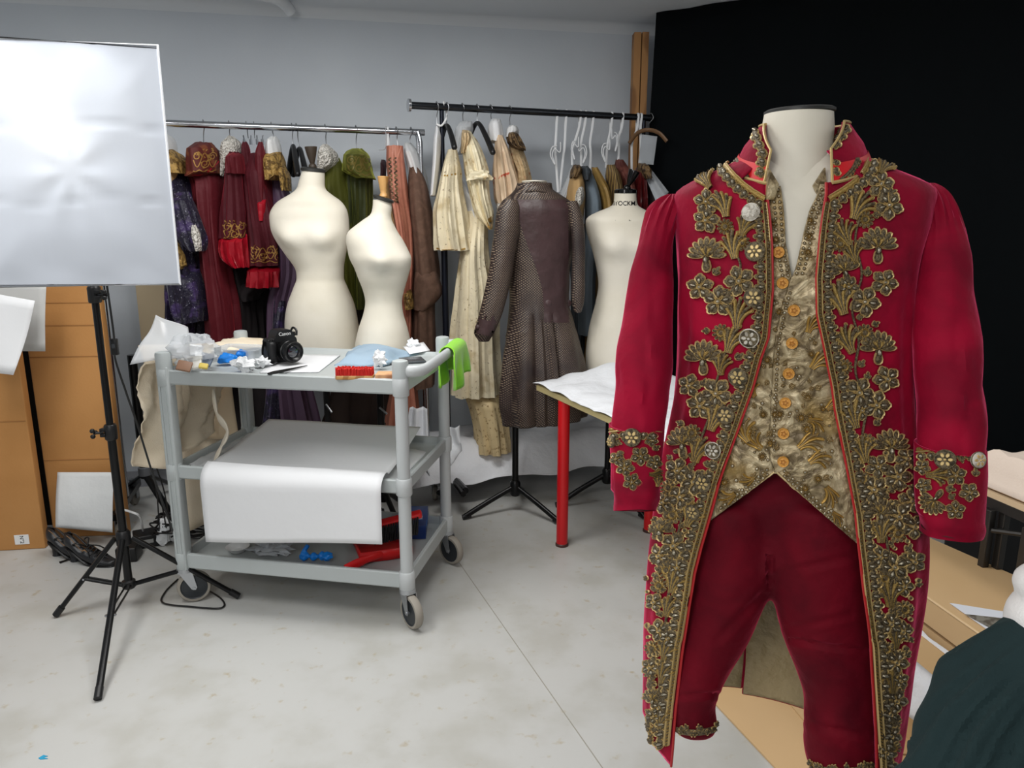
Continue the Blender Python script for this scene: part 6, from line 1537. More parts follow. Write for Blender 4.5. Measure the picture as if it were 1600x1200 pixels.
E_R = [('feather', 1372, 276, 20, -1.1, 0.2), ('leaf', 1396, 270, 18, -0.9), ('feather', 1390, 262, 15, -0.5, 0.2), ('flower', 1374, 291, 18), ('feather', 1332, 344, 28, -1.25, 0.3), ('flower', 1386, 322, 20), ('leaf', 1384, 304, 16, -0.3), ('rosette', 1350, 344, 14), ('leaf', 1362, 336, 14, 0.1), ('feather', 1326, 384, 24, -2.0, 0.2), ('rosette', 1312, 382, 13), ('leaf', 1338, 388, 18, -1.2), ('feather', 1336, 412, 20, -1.9, 0.2), ('carnation', 1369, 388, 28),
       ('carnation', 1318, 424, 24, -1.9), ('leaf', 1352, 432, 16, -1.4), ('flower', 1379, 441, 18), ('flower', 1349, 471, 21), ('leaf', 1360, 452, 13, -0.6), ('flower', 1324, 448, 15), ('feather', 1318, 490, 30, -1.85, 0.15), ('leaf', 1336, 496, 12, -0.2), ('rosette', 1349, 519, 14), ('leaf', 1360, 508, 13, -0.5), ('feather', 1330, 550, 26, -2.0, 0.3), ('carnation', 1369, 546, 26), ('rosette', 1318, 572, 13), ('leaf', 1340, 572, 14, -0.9),
       ('flower', 1382, 591, 18), ('flower', 1340, 612, 21), ('flower', 1366, 632, 20), ('leaf', 1322, 602, 13, 2.7), ('leaf', 1352, 592, 13, -1.4), ('feather', 1336, 668, 28, -1.85, 0.15), ('leaf', 1364, 664, 14, -0.9), ('flower', 1344, 640, 14), ('carnation', 1388, 700, 26), ('rosette', 1352, 690, 14), ('feather', 1350, 722, 24, -1.8, 0.2), ('flower', 1368, 728, 17), ('flower', 1398, 744, 20), ('flower', 1362, 764, 21), ('leaf', 1384, 766, 16, -0.4), ('rosette', 1346, 748, 12), ('flower', 1412, 716, 15),
       ('carnation', 1372, 802, 24), ('flower', 1400, 806, 20), ('flower', 1420, 782, 18), ('feather', 1374, 846, 24, -1.6, 0.2), ('rosette', 1400, 832, 15), ('flower', 1424, 822, 17), ('flower', 1372, 868, 15), ('flower', 1394, 884, 21), ('leaf', 1412, 862, 17, -1.0), ('flower', 1424, 876, 16), ('rosette', 1380, 902, 13), ('feather', 1388, 946, 25, -1.6, 0.15), ('rosette', 1410, 950, 14), ('flower', 1408, 914, 15), ('leaf', 1374, 932, 13, -1.4), ('flower', 1388, 972, 16), ('flower', 1406, 984, 15), ('feather', 1396, 1010, 20, -1.5, 0.2), ('flower', 1396, 1032, 18), ('rosette', 1382, 1012, 12), ('leaf', 1410, 1024, 13, -0.8), ('feather', 1390, 1080, 22, -1.5, 0.2), ('flower', 1396, 1092, 16), ('rosette', 1380, 1062, 12), ('flower', 1386, 1112, 15), ('flower', 1402, 1060, 12), ('leaf', 1378, 1130, 14, -1), ('flower', 1388, 1146, 15), ('flower', 1380, 1172, 14), ('rosette', 1392, 1166, 12)]
rg = random.Random(11)
for side, bv_, lst, tab in ((-1, bvl, E_L, LO), (1, bvr, E_R, RO)):
    e = Emb(bv_)
    y1 = 1168 if side < 0 else 1215
    e.border(tab, 318, y1, side)
    for it in lst:
        k = it[0]
        if k == 'feather': e.feather(it[1], it[2], it[3]*1.12, it[4], it[5])
        elif k == 'carnation': e.carnation(it[1], it[2], it[3]*1.12, it[4] if len(it) > 4 else -PI/2)
        elif k == 'flower': e.flower(it[1], it[2], it[3]*1.15, rg.random()*2)
        elif k == 'rosette': e.rosette(it[1], it[2], it[3])
        elif k == 'leaf': e.leaf(it[1], it[2], it[3], it[4])
    # main stems
    st_ = [(1150, 395), (1158, 420), (1140, 470), (1150, 505), (1132, 560), (1120, 600), (1110, 650), (1092, 700), (1080, 750), (1070, 800), (1056, 860), (1048, 920), (1042, 980), (1036, 1040), (1032, 1100), (1036, 1140)] if side < 0 else [(1345, 330), (1335, 375), (1345, 430), (1330, 480), (1340, 530), (1335, 580), (1352, 630), (1346, 690), (1368, 740), (1378, 800), (1384, 850), (1396, 910), (1394, 970), (1396, 1040), (1390, 1110), (1386, 1160)]
    e.cord([(p.x, p.y) for p in catmull([(x, y, 0) for x, y in st_], 8)], 1.9, 1, 0.003)
    # small filling sprigs in the skirt
    for q in range(150):
        y = rg.uniform(700, 1160); edge = cint(tab, y)+side*30
        lim = (1050 if y < 740 else 1024 if y < 900 else 1014) if side < 0 else (1432 if y < 900 else lerp(1432, 1388, (y-900)/260))
        x = rg.uniform(min(edge, lim), max(edge, lim))
        if rg.random() < 0.6: e.leaf(x, y, rg.uniform(9, 13), rg.uniform(0, 6.28))
        else: e.disc(x, y, rg.uniform(3, 4.5), core=1)
    # pocket flap band on the hip, seen edge on
    part('gold_embroidery', e.mb, [M_cord, M_bron, M_silv, M_gthr], coat, auto=60)
    pip = MB(); 
    for j in (0,): pip.tube([r[0]+Vector((0, -0.002, 0)) for r in (rl if side < 0 else rr2) if r[0].z < 1.52], 0.0024, 6)
    part('edge_piping', pip, mat('red_piping', (170, 30, 34), 0.5), coat)
# yoke embroidery below the collar: scalloped band following the neckline
for side, bv_ in ((-1, bvl), (1, bvr)):
    e = Emb(bv_); cx0, cy0 = 1245, 248
    nb = [(1196, 312), (1176, 300), (1158, 286), (1144, 272), (1134, 260)] if side < 0 else [(1294, 312), (1316, 299), (1334, 286), (1348, 270), (1354, 256)]
    pa = [(p.x, p.y) for p in catmull([(x, y, 0) for x, y in nb], 6)]
    e.cord(pa, 4.0, 3, 0.003); e.cord([(x, y-4) for x, y in pa], 1.4, 0, 0.004)
    for i in range(1, len(pa), 3):
        a = math.atan2(pa[i][1]-cy0+6, pa[i][0]-cx0)
        for da, l in ((-0.5, .8), (.5, .8), (0, 1)): e.petal(pa[i][0]+math.cos(a)*4, pa[i][1]+math.sin(a)*4, a+da, 16*l, 9, core=1)
        e.petal(pa[i][0]+math.cos(a)*5, pa[i][1]+math.sin(a)*5, a, 9, 6, core=2, rim=1, hgt=0.006, N=8)
    part('gold_embroidery', e.mb, [M_cord, M_bron, M_silv, M_gthr], coat, auto=60)
    e = Emb(colp[side].bvh(), 0.002)
    pe = [(1194, 226), (1199, 238), (1198, 252), (1196, 268), (1194, 284)] if side < 0 else [(1298, 224), (1296, 238), (1296, 252), (1297, 268), (1298, 282)]
    for x, y in pe+([(1190, 214), (1186, 204)] if side < 0 else [(1306, 212), (1312, 202)]):
        a = PI-0.3 if side < 0 else 0.3
        for da, l in ((-0.5, .8), (.5, .8), (0, 1)): e.petal(x-side*1, y, a+da, 17*l, 9, core=1)
        e.petal(x, y, a, 8, 6, core=2, rim=1, hgt=0.006, N=8)
    bd = [(1188, 290), (1172, 280), (1160, 266), (1152, 250)] if side < 0 else [(1298, 290), (1316, 280), (1330, 266), (1338, 250)]
    pa = [(p.x, p.y) for p in catmull([(x, y-2, 0) for x, y in bd], 7)]
    e.cord(pa, 2.6, 1, 0.0035)
    for i in range(0, len(pa), 2): e.petal(pa[i][0], pa[i][1], (PI/2+0.5 if side < 0 else PI/2-0.5), 8, 4.5, core=1, N=8)
    part('collar_embroidery', e.mb, [M_cord, M_bron, M_silv, M_gthr], coat, auto=60)
# coat buttons
M_btn = mat('passementerie', (120, 108, 84), 0.45, 0.4, bump=(240, 0.8, 'noise', 0.006), var=((70, 62, 48), 120, 2, 0.45, 0.6))
M_btnp = mat('worn_white_button', (196, 190, 178), 0.5, var=((150, 142, 128), 90, 3, 0.45, 0.6))
def coat_button(bv_, px, py, r, parent=coat, m=None, m_rim=None, off=0.004):
    d = ray(px, py).normalized(); h = bv_.ray_cast(CAM, d)
    if h[0] is None: return
    n = h[1]; n = -n if n.dot(d) > 0 else n; k = (h[0]-CAM).dot(Vector((0, CP, -SP)))/FPX; R_ = r*k
    M = frame(h[0]+n*off, Vector((1, 0, 0)), n)
    mb = MB().lathe([(0, 0), (R_*0.9, 0), (R_, 0.0025), (R_*0.95, 0.005), (R_*0.82, 0.0062), (R_*0.5, 0.0072), (0, 0.0078)], M.translation, 28, M.to_3x3().to_4x4())
    b = part('button', mb, m or M_btn, parent)
    fl = MB()
    for q in range(6):
        a = q*PI/3; c = M @ Vector((R_*0.48*math.cos(a), R_*0.48*math.sin(a), 0.0066)); fl.ball(c, (R_*0.28, R_*0.20, 0.002), 8, M.to_3x3().to_4x4() @ Matrix.Rotation(a, 4, 'Z'))
    fl.ball(M @ Vector((0, 0, 0.008)), R_*0.16, 8)
    part('button_star', fl, m_rim or M_cord, b)
    rm = MB().tube([M @ Vector((R_*0.95*math.cos(2*PI*q/28), R_*0.95*math.sin(2*PI*q/28), 0.004)) for q in range(28)], R_*0.09, 6, closed=True)
    part('button_rim', rm, m_rim or M_bron, b)
for i, (px, py, r) in enumerate(((1175, 333, 14), (1181, 394, 15), (1179, 464, 15), (1172, 527, 15), (1155, 588, 15), (1136, 648, 14), (1117, 703, 13), (1101, 754, 14), (1086, 799, 12))):
    coat_button(bvl, px, py, r, m=M_btnp if i == 0 else None, m_rim=M_btnp if i in (0, 3, 6) else None)
# sleeves
def foldf(s):
    def f(th, z, t):
        w = 0.0030*math.sin(th*13+s)*math.exp(-(t/0.13)**2)                       # gathers at the shoulder
        ph = th*1.6*s+z*46+1.6*noise.noise(Vector((math.cos(th)*1.5+s, math.sin(th)*1.5, z*5)))
        w += 0.0034*math.sin(ph)*math.exp(-((t-0.55)/0.22)**2)*(0.45+0.55*math.sin(th*s+2.4)) # creases at the elbow
        w += 0.0026*math.sin(th*2.0-z*30+s)*math.exp(-((t-0.22)/0.14)**2)
        w += 0.0024*math.sin(z*120+th)*sstep(0.9, 1.0, t)
        return w
    return f
SL = 0.066
gL = sleeve(coat, [(303, 1046, 1054, HY+SL), (306, 1038, 1060, HY+SL), (312, 1028, 1065, HY+SL), (324, 1015, 1066, HY+SL-.005), (345, 1006, 1060, HY+SL-.01), (380, 996, 1053, HY+SL-.02), (430, 985, 1050, HY+SL-.03), (490, 975, 1051, HY+SL-.045), (550, 967, 1051, HY+SL-.06), (610, 960, 1046, HY+SL-.075), (665, 956, 1038, HY+SL-.09), (740, 957, 1032, HY+SL-.105), (780, 958, 1030, HY+SL-.11), (798, 961, 1028, HY+SL-.11)], HY, M_vel, 'sleeve', 0.95, 4, 0.07, 48, (True, False), 0.016, foldf(1))
gR = sleeve(coat, [(286, 1452, 1458, HY-SL*.6), (290, 1446, 1466, HY-SL*.7), (299, 1442, 1477, HY-SL*.9), (316, 1444, 1488, HY-SL-.005), (345, 1444, 1498, HY-SL-.01), (390, 1436, 1509, HY-SL-.02), (440, 1429, 1516, HY-SL-.03), (500, 1428, 1522, HY-SL-.045), (560, 1431, 1529, HY-SL-.06), (620, 1436, 1534, HY-SL-.07), (690, 1438, 1534, HY-SL-.085), (770, 1438, 1531, HY-SL-.10), (818, 1440, 1531, HY-SL-.105), (834, 1442, 1530, HY-SL-.105)], HY, M_vel, 'sleeve', 0.95, 14, 0.07, 48, (True, False), 0.004, foldf(-1))
def cuffm(rows, seed):
    mb = MB(); rs = resample(rows, 26); rings = []
    for (py, xl, xr, Yq, tl) in rs:
        Yq += SL if seed == 2 else -SL
        a_ = P(xl, py, Yq); b_ = P(xr, py, Yq); c = (a_+b_)*0.5; a = (b_-a_).length/2; ring = []
        for j in range(56):
            th = 2*PI*j/56; r = 1+0.02*noise.noise(Vector((math.cos(th)*2, math.sin(th)*2+seed, c.z*20)))
            ring.append(Vector((c.x+a*r*math.sin(th), c.y-a*0.96*r*math.cos(th), c.z+tl*math.sin(th))))
        rings.append(ring)
    return mb.grid(rings, cu=True)
cL = cuffm([(664, 952, 1033, HY-.088, 0.0), (700, 953, 1034, HY-.095, 0), (735, 955, 1031, HY-.10, 0), (765, 955, 1030, HY-.105, 0.0)], 2)
cR = cuffm([(697, 1433, 1535, HY-.085, -0.002), (735, 1433, 1536, HY-.092, -0.002), (775, 1434, 1534, HY-.098, -0.003), (806, 1436, 1532, HY-.102, -0.003)], 7)
for cm, fx_ in ((cL, [('flower', 1000, 712, 15), ('leaf', 1018, 702, 12, -.5), ('flower', 978, 730, 14), ('leaf', 968, 704, 13, 1.0), ('feather', 1012, 740, 15, 0.1, 0.1), ('flower', 988, 752, 14), ('leaf', 962, 690, 12, 0.3), ('flower', 1020, 722, 12), ('flower', 966, 716, 11), ('feather', 1024, 760, 12, -1.5, 0.1), ('flower', 1016, 688, 10), ('leaf', 972, 684, 12, 0.2)]),
                 (cR, [('feather', 1450, 742, 22, 0.0, 0.05), ('flower', 1492, 742, 17), ('flower', 1512, 768, 15), ('flower', 1492, 796, 15), ('carnation', 1462, 780, 24, 2.2), ('leaf', 1478, 762, 16, 0.2), ('flower', 1444, 730, 12), ('leaf', 1522, 744, 14, -1.6), ('leaf', 1500, 712, 12, 1.3), ('flower', 1446, 758, 12), ('leaf', 1482, 778, 13, -.6)])):
    cp = part('cuff', cm, M_vel, coat, thick=0.003)
    e = Emb(cm.bvh(), 0.002)
    ytop = 668 if cm is cL else 699; x0, x1 = (954, 1031) if cm is cL else (1435, 1532)
    cyv = lambda x: ytop+(4 if cm is cL else 3)*math.sin((x-x0)/(x1-x0)*PI)*-1+6
    e.cord([(x, cyv(x)-3) for x in range(x0+1, x1, 3)], 3.2, 3, 0.003); e.cord([(x, cyv(x)+1) for x in range(x0+1, x1, 3)], 1.5, 0, 0.004)
    x = x0+8
    while x < x1-4:
        for da, l in ((-.5, .8), (.5, .8), (0, 1)): e.petal(x, cyv(x)+3, PI/2+da, 14*l, 8, core=1)
        e.petal(x, cyv(x)+4, PI/2, 8, 6, core=2, rim=1, hgt=0.006, N=8); x += 14
    for it in fx_:
        k = it[0]
        if k == 'feather': e.feather(it[1], it[2], it[3], it[4], it[5])
        elif k == 'carnation': e.carnation(it[1], it[2], it[3], it[4])
        elif k == 'flower': e.flower(it[1], it[2], it[3], rg.random()*2)
        else: e.leaf(it[1], it[2], it[3], it[4])
    part('cuff_embroidery', e.mb, [M_cord, M_bron, M_silv, M_gthr], cp, auto=60)
bcl, bcr = cL.bvh(), cR.bvh()
coat_button(bcl, 988, 683, 14); coat_button(bcl, 960, 690, 9); coat_button(bcr, 1477, 717, 15); coat_button(bcr, 1523, 718, 13, m=M_btnp)
# dark inside of the sleeve ends
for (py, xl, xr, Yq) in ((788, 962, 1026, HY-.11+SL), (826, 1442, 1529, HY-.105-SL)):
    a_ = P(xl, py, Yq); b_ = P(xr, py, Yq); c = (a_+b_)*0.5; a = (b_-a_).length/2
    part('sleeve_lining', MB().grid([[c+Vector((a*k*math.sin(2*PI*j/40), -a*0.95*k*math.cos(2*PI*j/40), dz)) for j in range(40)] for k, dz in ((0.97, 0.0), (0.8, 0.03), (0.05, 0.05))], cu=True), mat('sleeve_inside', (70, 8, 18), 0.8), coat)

# ------------------------------------------------------------------ waistcoat
wc = thing('brocade_waistcoat', 'gold brocade waistcoat with orange buttons under the crimson coat', 'waistcoat', hero_b)
m = bpy.data.materials.new('gold_brocade'); m.use_nodes = True; nt = m.node_tree; N = nt.nodes; L = nt.links; b = N['Principled BSDF']
tc = N.new('ShaderNodeTexCoord')
def tx_(kind, sc, **k):
    t = N.new(kind); t.inputs['Scale'].default_value = sc
    for a, v in k.items(): t.inputs[a].default_value = v
    L.new(tc.outputs['Object'], t.inputs['Vector']); return t
n1 = tx_('ShaderNodeTexNoise', 26, Detail=6.0, Distortion=2.2); n2 = tx_('ShaderNodeTexNoise', 11, Detail=3.0); v1 = tx_('ShaderNodeTexVoronoi', 95)
r1 = N.new('ShaderNodeValToRGB'); el = r1.color_ramp.elements; el[0].position = 0.36; el[0].color = rgb((100, 84, 58)); el[1].position = 0.66; el[1].color = rgb((196, 180, 146)); x = el.new(0.50); x.color = rgb((156, 138, 104))
L.new(n1.outputs['Fac'], r1.inputs['Fac'])
mr = N.new('ShaderNodeMapRange'); mr.inputs['From Min'].default_value = 0.55; mr.inputs['From Max'].default_value = 0.68; L.new(n2.outputs['Fac'], mr.inputs['Value'])
mx = N.new('ShaderNodeMix'); mx.data_type = 'RGBA'; L.new(mr.outputs['Result'], mx.inputs['Factor']); L.new(r1.outputs['Color'], mx.inputs['A']); mx.inputs['B'].default_value = rgb((146, 120, 70))
L.new(mx.outputs['Result'], b.inputs['Base Color']); b.inputs['Roughness'].default_value = 0.42; b.inputs['Metallic'].default_value = 0.30
ad = N.new('ShaderNodeMath'); ad.operation = 'ADD'; mlt = N.new('ShaderNodeMath'); mlt.operation = 'MULTIPLY'; mlt.inputs[1].default_value = 0.35
L.new(v1.outputs['Distance'], mlt.inputs[0]); L.new(mlt.outputs[0], ad.inputs[0]); L.new(n1.outputs['Fac'], ad.inputs[1])
bp = N.new('ShaderNodeBump'); bp.inputs['Strength'].default_value = 0.9; bp.inputs['Distance'].default_value = 0.006; L.new(ad.outputs[0], bp.inputs['Height']); L.new(bp.outputs['Normal'], b.inputs['Normal'])
M_broc = m
full = MB().grid([[shell(lerp(Z_TOP+0.03, 0.60, i/90), lerp(-PI, PI, j/120), 0.955, 0.004) for j in range(121)] for i in range(91)]); bvw = full.bvh()
def wpt(px, py, off=0.0):
    d = ray(px, py).normalized(); h = bvw.ray_cast(CAM, d); n = h[1]; n = -n if n.dot(d) > 0 else n
    w = 0.002*noise.noise(Vector((px*0.03, py*0.05, 1)))+0.0022*math.exp(-((noise.noise(Vector((px*0.012, py*0.03, 5))))/0.12)**2)
    return h[0]+n*(off+w)
CEN = [(282, 1219), (330, 1225), (380, 1228), (415, 1234), (432, 1237), (470, 1224), (520, 1213), (560, 1209), (620, 1206), (680, 1203), (712, 1203), (737, 1212)]
CENR = [(282, 1284), (310, 1274), (330, 1264), (380, 1252), (415, 1244), (432, 1238)]
def bot_l(px): return lerp(738, 822, max(0, min(1, (1212-px)/102)))
def bot_r(px): return lerp(738, 850, max(0, min(1, (px-1212)/120)))
def wpanel(side):
    rows = []
    for i in range(100):
        v = i/99; r = []
        for j in range(40):
            u = j/39
            if side < 0:
                # parametrise by the lower edge so the hem slants
                py0 = 290; pyb = 738; yc = lerp(py0, pyb, v); xin = cint(CEN, yc)
                ye = lerp(py0, 826, v); xo = min(xin-8, cint(LO, ye)-34) if v < .98 else cint(LO, ye)-10
                x = lerp(xin, xo, u); y = lerp(yc, ye, u)
                off = 0.0
            else:
                py0 = 290; pyb = 738; yc = lerp(py0, pyb, v); xin = cint(CENR, yc) if yc < 432 else cint(CEN, yc)
                ye = lerp(py0, 862, v); xo = max(xin+8, cint(RO, ye)+34) if v < .98 else cint(RO, ye)+12
                x = lerp(xin, xo, u); y = lerp(yc, ye, u)
                off = 0.004
            r.append(wpt(x, y, off))
        rows.append(r)
    return MB().grid(rows)
wl_p, wr_p = wpanel(-1), wpanel(1)
part('front_panel', wl_p, M_broc, wc, thick=0.002); part('front_panel', wr_p, M_broc, wc, thick=0.002)
bw = MB(); bw.v = wl_p.v+wr_p.v; bw.f = wl_p.f+[tuple(i+len(wl_p.v) for i in f) for f in wr_p.f]; bvwc = bw.bvh()
e = Emb(bvwc, 0.001)
MS = [mat('pale_gilt', (186, 164, 120), 0.4, 0.4), mat('dull_gilt', (136, 114, 76), 0.45, 0.35), M_silv, mat('yellow_gilt', (170, 134, 66), 0.4, 0.5)]
# spangled edges: neckline, centre front, hem
def spangles(path, st=7.5, r=3.0):
    acc = 0
    for i in range(1, len(path)):
        acc += math.hypot(path[i][0]-path[i-1][0], path[i][1]-path[i-1][1])
        if acc > st: e.disc(path[i][0], path[i][1], r, core=2, rim=1, hgt=0.0026, N=8); acc = 0
def dense(pts): return [(p.x, p.y) for p in catmull([(x, y, 0) for x, y in pts], 30)]
for off in (5, 14):
    spangles(dense([(x-off, y) for y, x in CEN[:5]])); spangles(dense([(x+off, y) for y, x in CENR]))
spangles(dense([(cint(CEN, y)+6, y) for y in range(450, 730, 40)]))
for o_ in (7, 15):
    spangles(dense([(x, bot_l(x)-o_) for x in (1205, 1180, 1150, 1125)]), 8, 3.4); spangles(dense([(x, bot_r(x)-o_) for x in (1220, 1250, 1280, 1310, 1330)]), 8, 3.4)
e.cord(dense([(x, bot_l(x)-2) for x in (1210, 1180, 1150, 1125)]), 1.8, 0, 0.002); e.cord(dense([(x, bot_r(x)-2) for x in (1214, 1250, 1290, 1332)]), 1.8, 0, 0.002)
for cx, cy, r, a in ((1170, 690, 26, -2.2), (1190, 700, 20, -2.6), (1248, 700, 26, -0.7), (1264, 722, 22, -0.6), (1290, 760, 22, 0.9), (1150, 770, 18, 2.4), (1268, 575, 24, -0.9), (1290, 640, 20, -0.7), (1180, 620, 18, -2.2), (1262, 520, 22, -1.2), (1262, 655, 20, 0.3), (1180, 745, 16, 2.5), (1300, 800, 16, 0.7)):
    e.feather(cx, cy, r, a, 0.5, 5)
for k in range(170):
    x = rg.uniform(1130, 1325); y = rg.uniform(470, 800)
    if y > (bot_l(x) if x < 1212 else bot_r(x))-12 or x < cint(LO, y)+3 or x > cint(RO, y)-3: continue
    q = rg.random()
    if q < 0.55: e.disc(x, y, rg.uniform(2.0, 3.8), core=2, rim=1, hgt=0.0022, N=8)
    elif q < 0.8: e.leaf(x, y, rg.uniform(7, 12), rg.uniform(0, 6.28))
    else: e.rosette(x, y, rg.uniform(6, 9))
for y in (330, 352, 375, 402): 
    e.cord([(x, y+(x-1250)*-0.05) for x in range(1256+int((400-y)*0.15), 1276, 3)], 1.2, 1, 0.002)
for x, y in ((1265, 345), (1264, 370), (1262, 395), (1208, 350), (1212, 375)): e.rosette(x, y, 7)
def split_x(mb):
    A, B_ = MB(), MB(); par = list(range(len(mb.v)))
    def fnd(i):
        while par[i] != i: par[i] = par[par[i]]; i = par[i]
        return i
    for f in mb.f:
        for q in f[1:]: par[fnd(q)] = fnd(f[0])
    side_ = {}; Cc, Dd = MB(), MB()
    for i, v in enumerate(mb.v): side_.setdefault(fnd(i), (proj(v)[0] < cint(CEN, proj(v)[1]), proj(v)[1] < 440))
    for T, want in ((A, (True, True)), (B_, (False, True)), (Cc, (True, False)), (Dd, (False, False))):
        mp_ = {}
        for f, mi in zip(mb.f, mb.m):
            if side_[fnd(f[0])] == want:
                for i in f:
                    if i not in mp_: mp_[i] = len(T.v); T.v.append(mb.v[i])
                T.f.append(tuple(mp_[i] for i in f)); T.m.append(mi)
    return A, B_, Cc, Dd
for q_ in split_x(e.mb): part('spangle_embroidery', q_, MS, wc, auto=60)
# standing collar flaps of the waistcoat
for pts in ([(1200, 262), (1216, 288), (1214, 296), (1208, 312), (1196, 312)], [(1288, 262), (1270, 290), (1274, 300), (1282, 312), (1292, 312)]):
    q = [P(x, y, HY-0.084) for x, y in pts]; part('collar_flap', MB().prism([v+Vector((0, -0.004, 0)) for v in q], (0, 0.006, 0)), M_broc, wc, smooth=False)
M_org = mat('orange_button', (206, 148, 68), 0.45, bump=(200, 0.6, 'noise', 0.004))
for px, py in ((1217, 395), (1223, 442), (1240, 485), (1238, 535), (1232, 583), (1227, 630), (1224, 677), (1224, 721)):
    d = ray(px, py).normalized(); h = bvwc.ray_cast(CAM, d)
    if h[0] is None: continue
    n = h[1]; n = -n if n.dot(d) > 0 else n; M = frame(h[0]+n*0.001, (1, 0, 0), n); R_ = 0.0092
    bb2 = part('button', MB().lathe([(0, 0), (R_*0.9, 0.0), (R_, 0.003), (R_*0.92, 0.006), (R_*0.74, 0.0052), (R_*0.66, 0.0046), (R_*0.3, 0.0056), (0, 0.0058)], M.translation, 24, M.to_3x3().to_4x4()), M_org, wc)
    part('button_knot', MB().tube([M @ Vector((R_*0.5*math.cos(t*1.26)*(1 if t % 2 else 0.5), R_*0.5*math.sin(t*1.26)*(1 if t % 2 else .5), 0.0062)) for t in range(11)], 0.0008, 5), mat('orange_thread', (170, 110, 40), 0.5), bb2)

# ------------------------------------------------------------------ the form carrying the coat
fm = thing('dress_form', 'cream form with black neck cap wearing the crimson coat', 'dress form', hero_b)
rings = []
for i in range(70):
    z = lerp(Z_TOP+0.005, 1.12, i/69); rings.append([shell(z, 2*PI*j/56, 0.89, 0.010) for j in range(56)])
neck = []
xc = hrow(1.5)[0]-0.001
for py, l, r_, dy in ((178, 1194, 1303, -0.005), (200, 1190, 1304, -0.006), (240, 1190, 1300, -0.008), (262, 1190, 1302, -0.01), (285, 1186, 1306, -0.012)):
    z, xq, a = span(l, r_, py); neck.append([Vector((xq, HY, z))-FD*dy*0+ER*(a*math.sin(2*PI*j/56))+FD*(a*math.cos(2*PI*j/56)-dy) for j in range(56)])
part('torso', MB().loft(rings), M_form, fm); part('neck', MB().loft(neck), M_form, fm)
z_, xq, a_n = span(1192, 1305, 177)
part('neck_cap', MB().lathe([(a_n-.006, -0.002), (a_n, 0.0), (a_n, 0.004), (a_n-.004, 0.006), (0, 0.007)], Vector((xq, HY-0.004, z_)), 40, Matrix.Rotation(-0.03, 4, 'Y')), M_cap, fm)
cb_ = PZ(1296, 1190); pole_b = Vector((hrow(0.9)[0]+0.118, HY+0.02, 0))
tripod(fm, pole_b, 0.15, 0.26, 0.5, 1.0)

# ------------------------------------------------------------------ breeches
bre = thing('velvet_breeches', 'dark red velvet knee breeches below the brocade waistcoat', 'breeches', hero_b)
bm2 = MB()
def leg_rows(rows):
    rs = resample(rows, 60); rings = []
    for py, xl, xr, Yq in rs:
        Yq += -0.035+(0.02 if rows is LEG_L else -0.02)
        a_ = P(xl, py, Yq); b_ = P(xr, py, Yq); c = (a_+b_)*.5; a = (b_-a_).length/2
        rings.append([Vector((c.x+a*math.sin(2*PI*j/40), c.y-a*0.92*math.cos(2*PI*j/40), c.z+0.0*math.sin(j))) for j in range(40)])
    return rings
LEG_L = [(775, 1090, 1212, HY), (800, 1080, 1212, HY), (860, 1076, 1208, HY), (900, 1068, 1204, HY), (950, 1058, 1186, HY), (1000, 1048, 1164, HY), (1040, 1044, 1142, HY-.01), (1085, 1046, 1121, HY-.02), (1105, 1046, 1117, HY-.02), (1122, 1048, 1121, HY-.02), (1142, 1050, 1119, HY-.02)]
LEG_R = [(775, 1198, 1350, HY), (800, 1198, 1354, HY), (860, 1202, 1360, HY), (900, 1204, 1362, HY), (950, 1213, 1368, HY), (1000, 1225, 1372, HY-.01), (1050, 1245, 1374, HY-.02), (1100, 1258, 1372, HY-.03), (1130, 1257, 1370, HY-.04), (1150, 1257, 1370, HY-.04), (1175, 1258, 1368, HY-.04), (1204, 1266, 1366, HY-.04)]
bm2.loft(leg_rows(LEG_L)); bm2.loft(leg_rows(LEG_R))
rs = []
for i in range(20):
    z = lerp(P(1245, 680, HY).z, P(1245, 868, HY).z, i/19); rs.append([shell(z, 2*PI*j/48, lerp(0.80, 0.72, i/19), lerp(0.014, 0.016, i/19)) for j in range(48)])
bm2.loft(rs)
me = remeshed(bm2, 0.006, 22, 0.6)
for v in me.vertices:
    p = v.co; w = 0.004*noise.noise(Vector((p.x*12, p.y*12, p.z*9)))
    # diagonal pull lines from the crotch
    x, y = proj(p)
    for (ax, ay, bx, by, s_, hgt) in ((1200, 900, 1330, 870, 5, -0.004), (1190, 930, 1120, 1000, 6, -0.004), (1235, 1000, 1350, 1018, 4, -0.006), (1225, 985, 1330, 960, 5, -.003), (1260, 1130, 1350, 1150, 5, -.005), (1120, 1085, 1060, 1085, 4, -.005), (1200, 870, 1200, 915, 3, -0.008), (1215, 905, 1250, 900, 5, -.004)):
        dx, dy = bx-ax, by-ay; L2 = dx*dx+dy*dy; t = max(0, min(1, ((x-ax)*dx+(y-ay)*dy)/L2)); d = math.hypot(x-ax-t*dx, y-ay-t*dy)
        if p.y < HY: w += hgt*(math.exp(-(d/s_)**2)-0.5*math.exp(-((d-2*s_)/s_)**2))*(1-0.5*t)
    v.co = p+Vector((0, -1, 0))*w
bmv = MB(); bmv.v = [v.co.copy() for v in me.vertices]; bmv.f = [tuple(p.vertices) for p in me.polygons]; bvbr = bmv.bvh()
part('breeches_cloth', me, M_velb, bre)
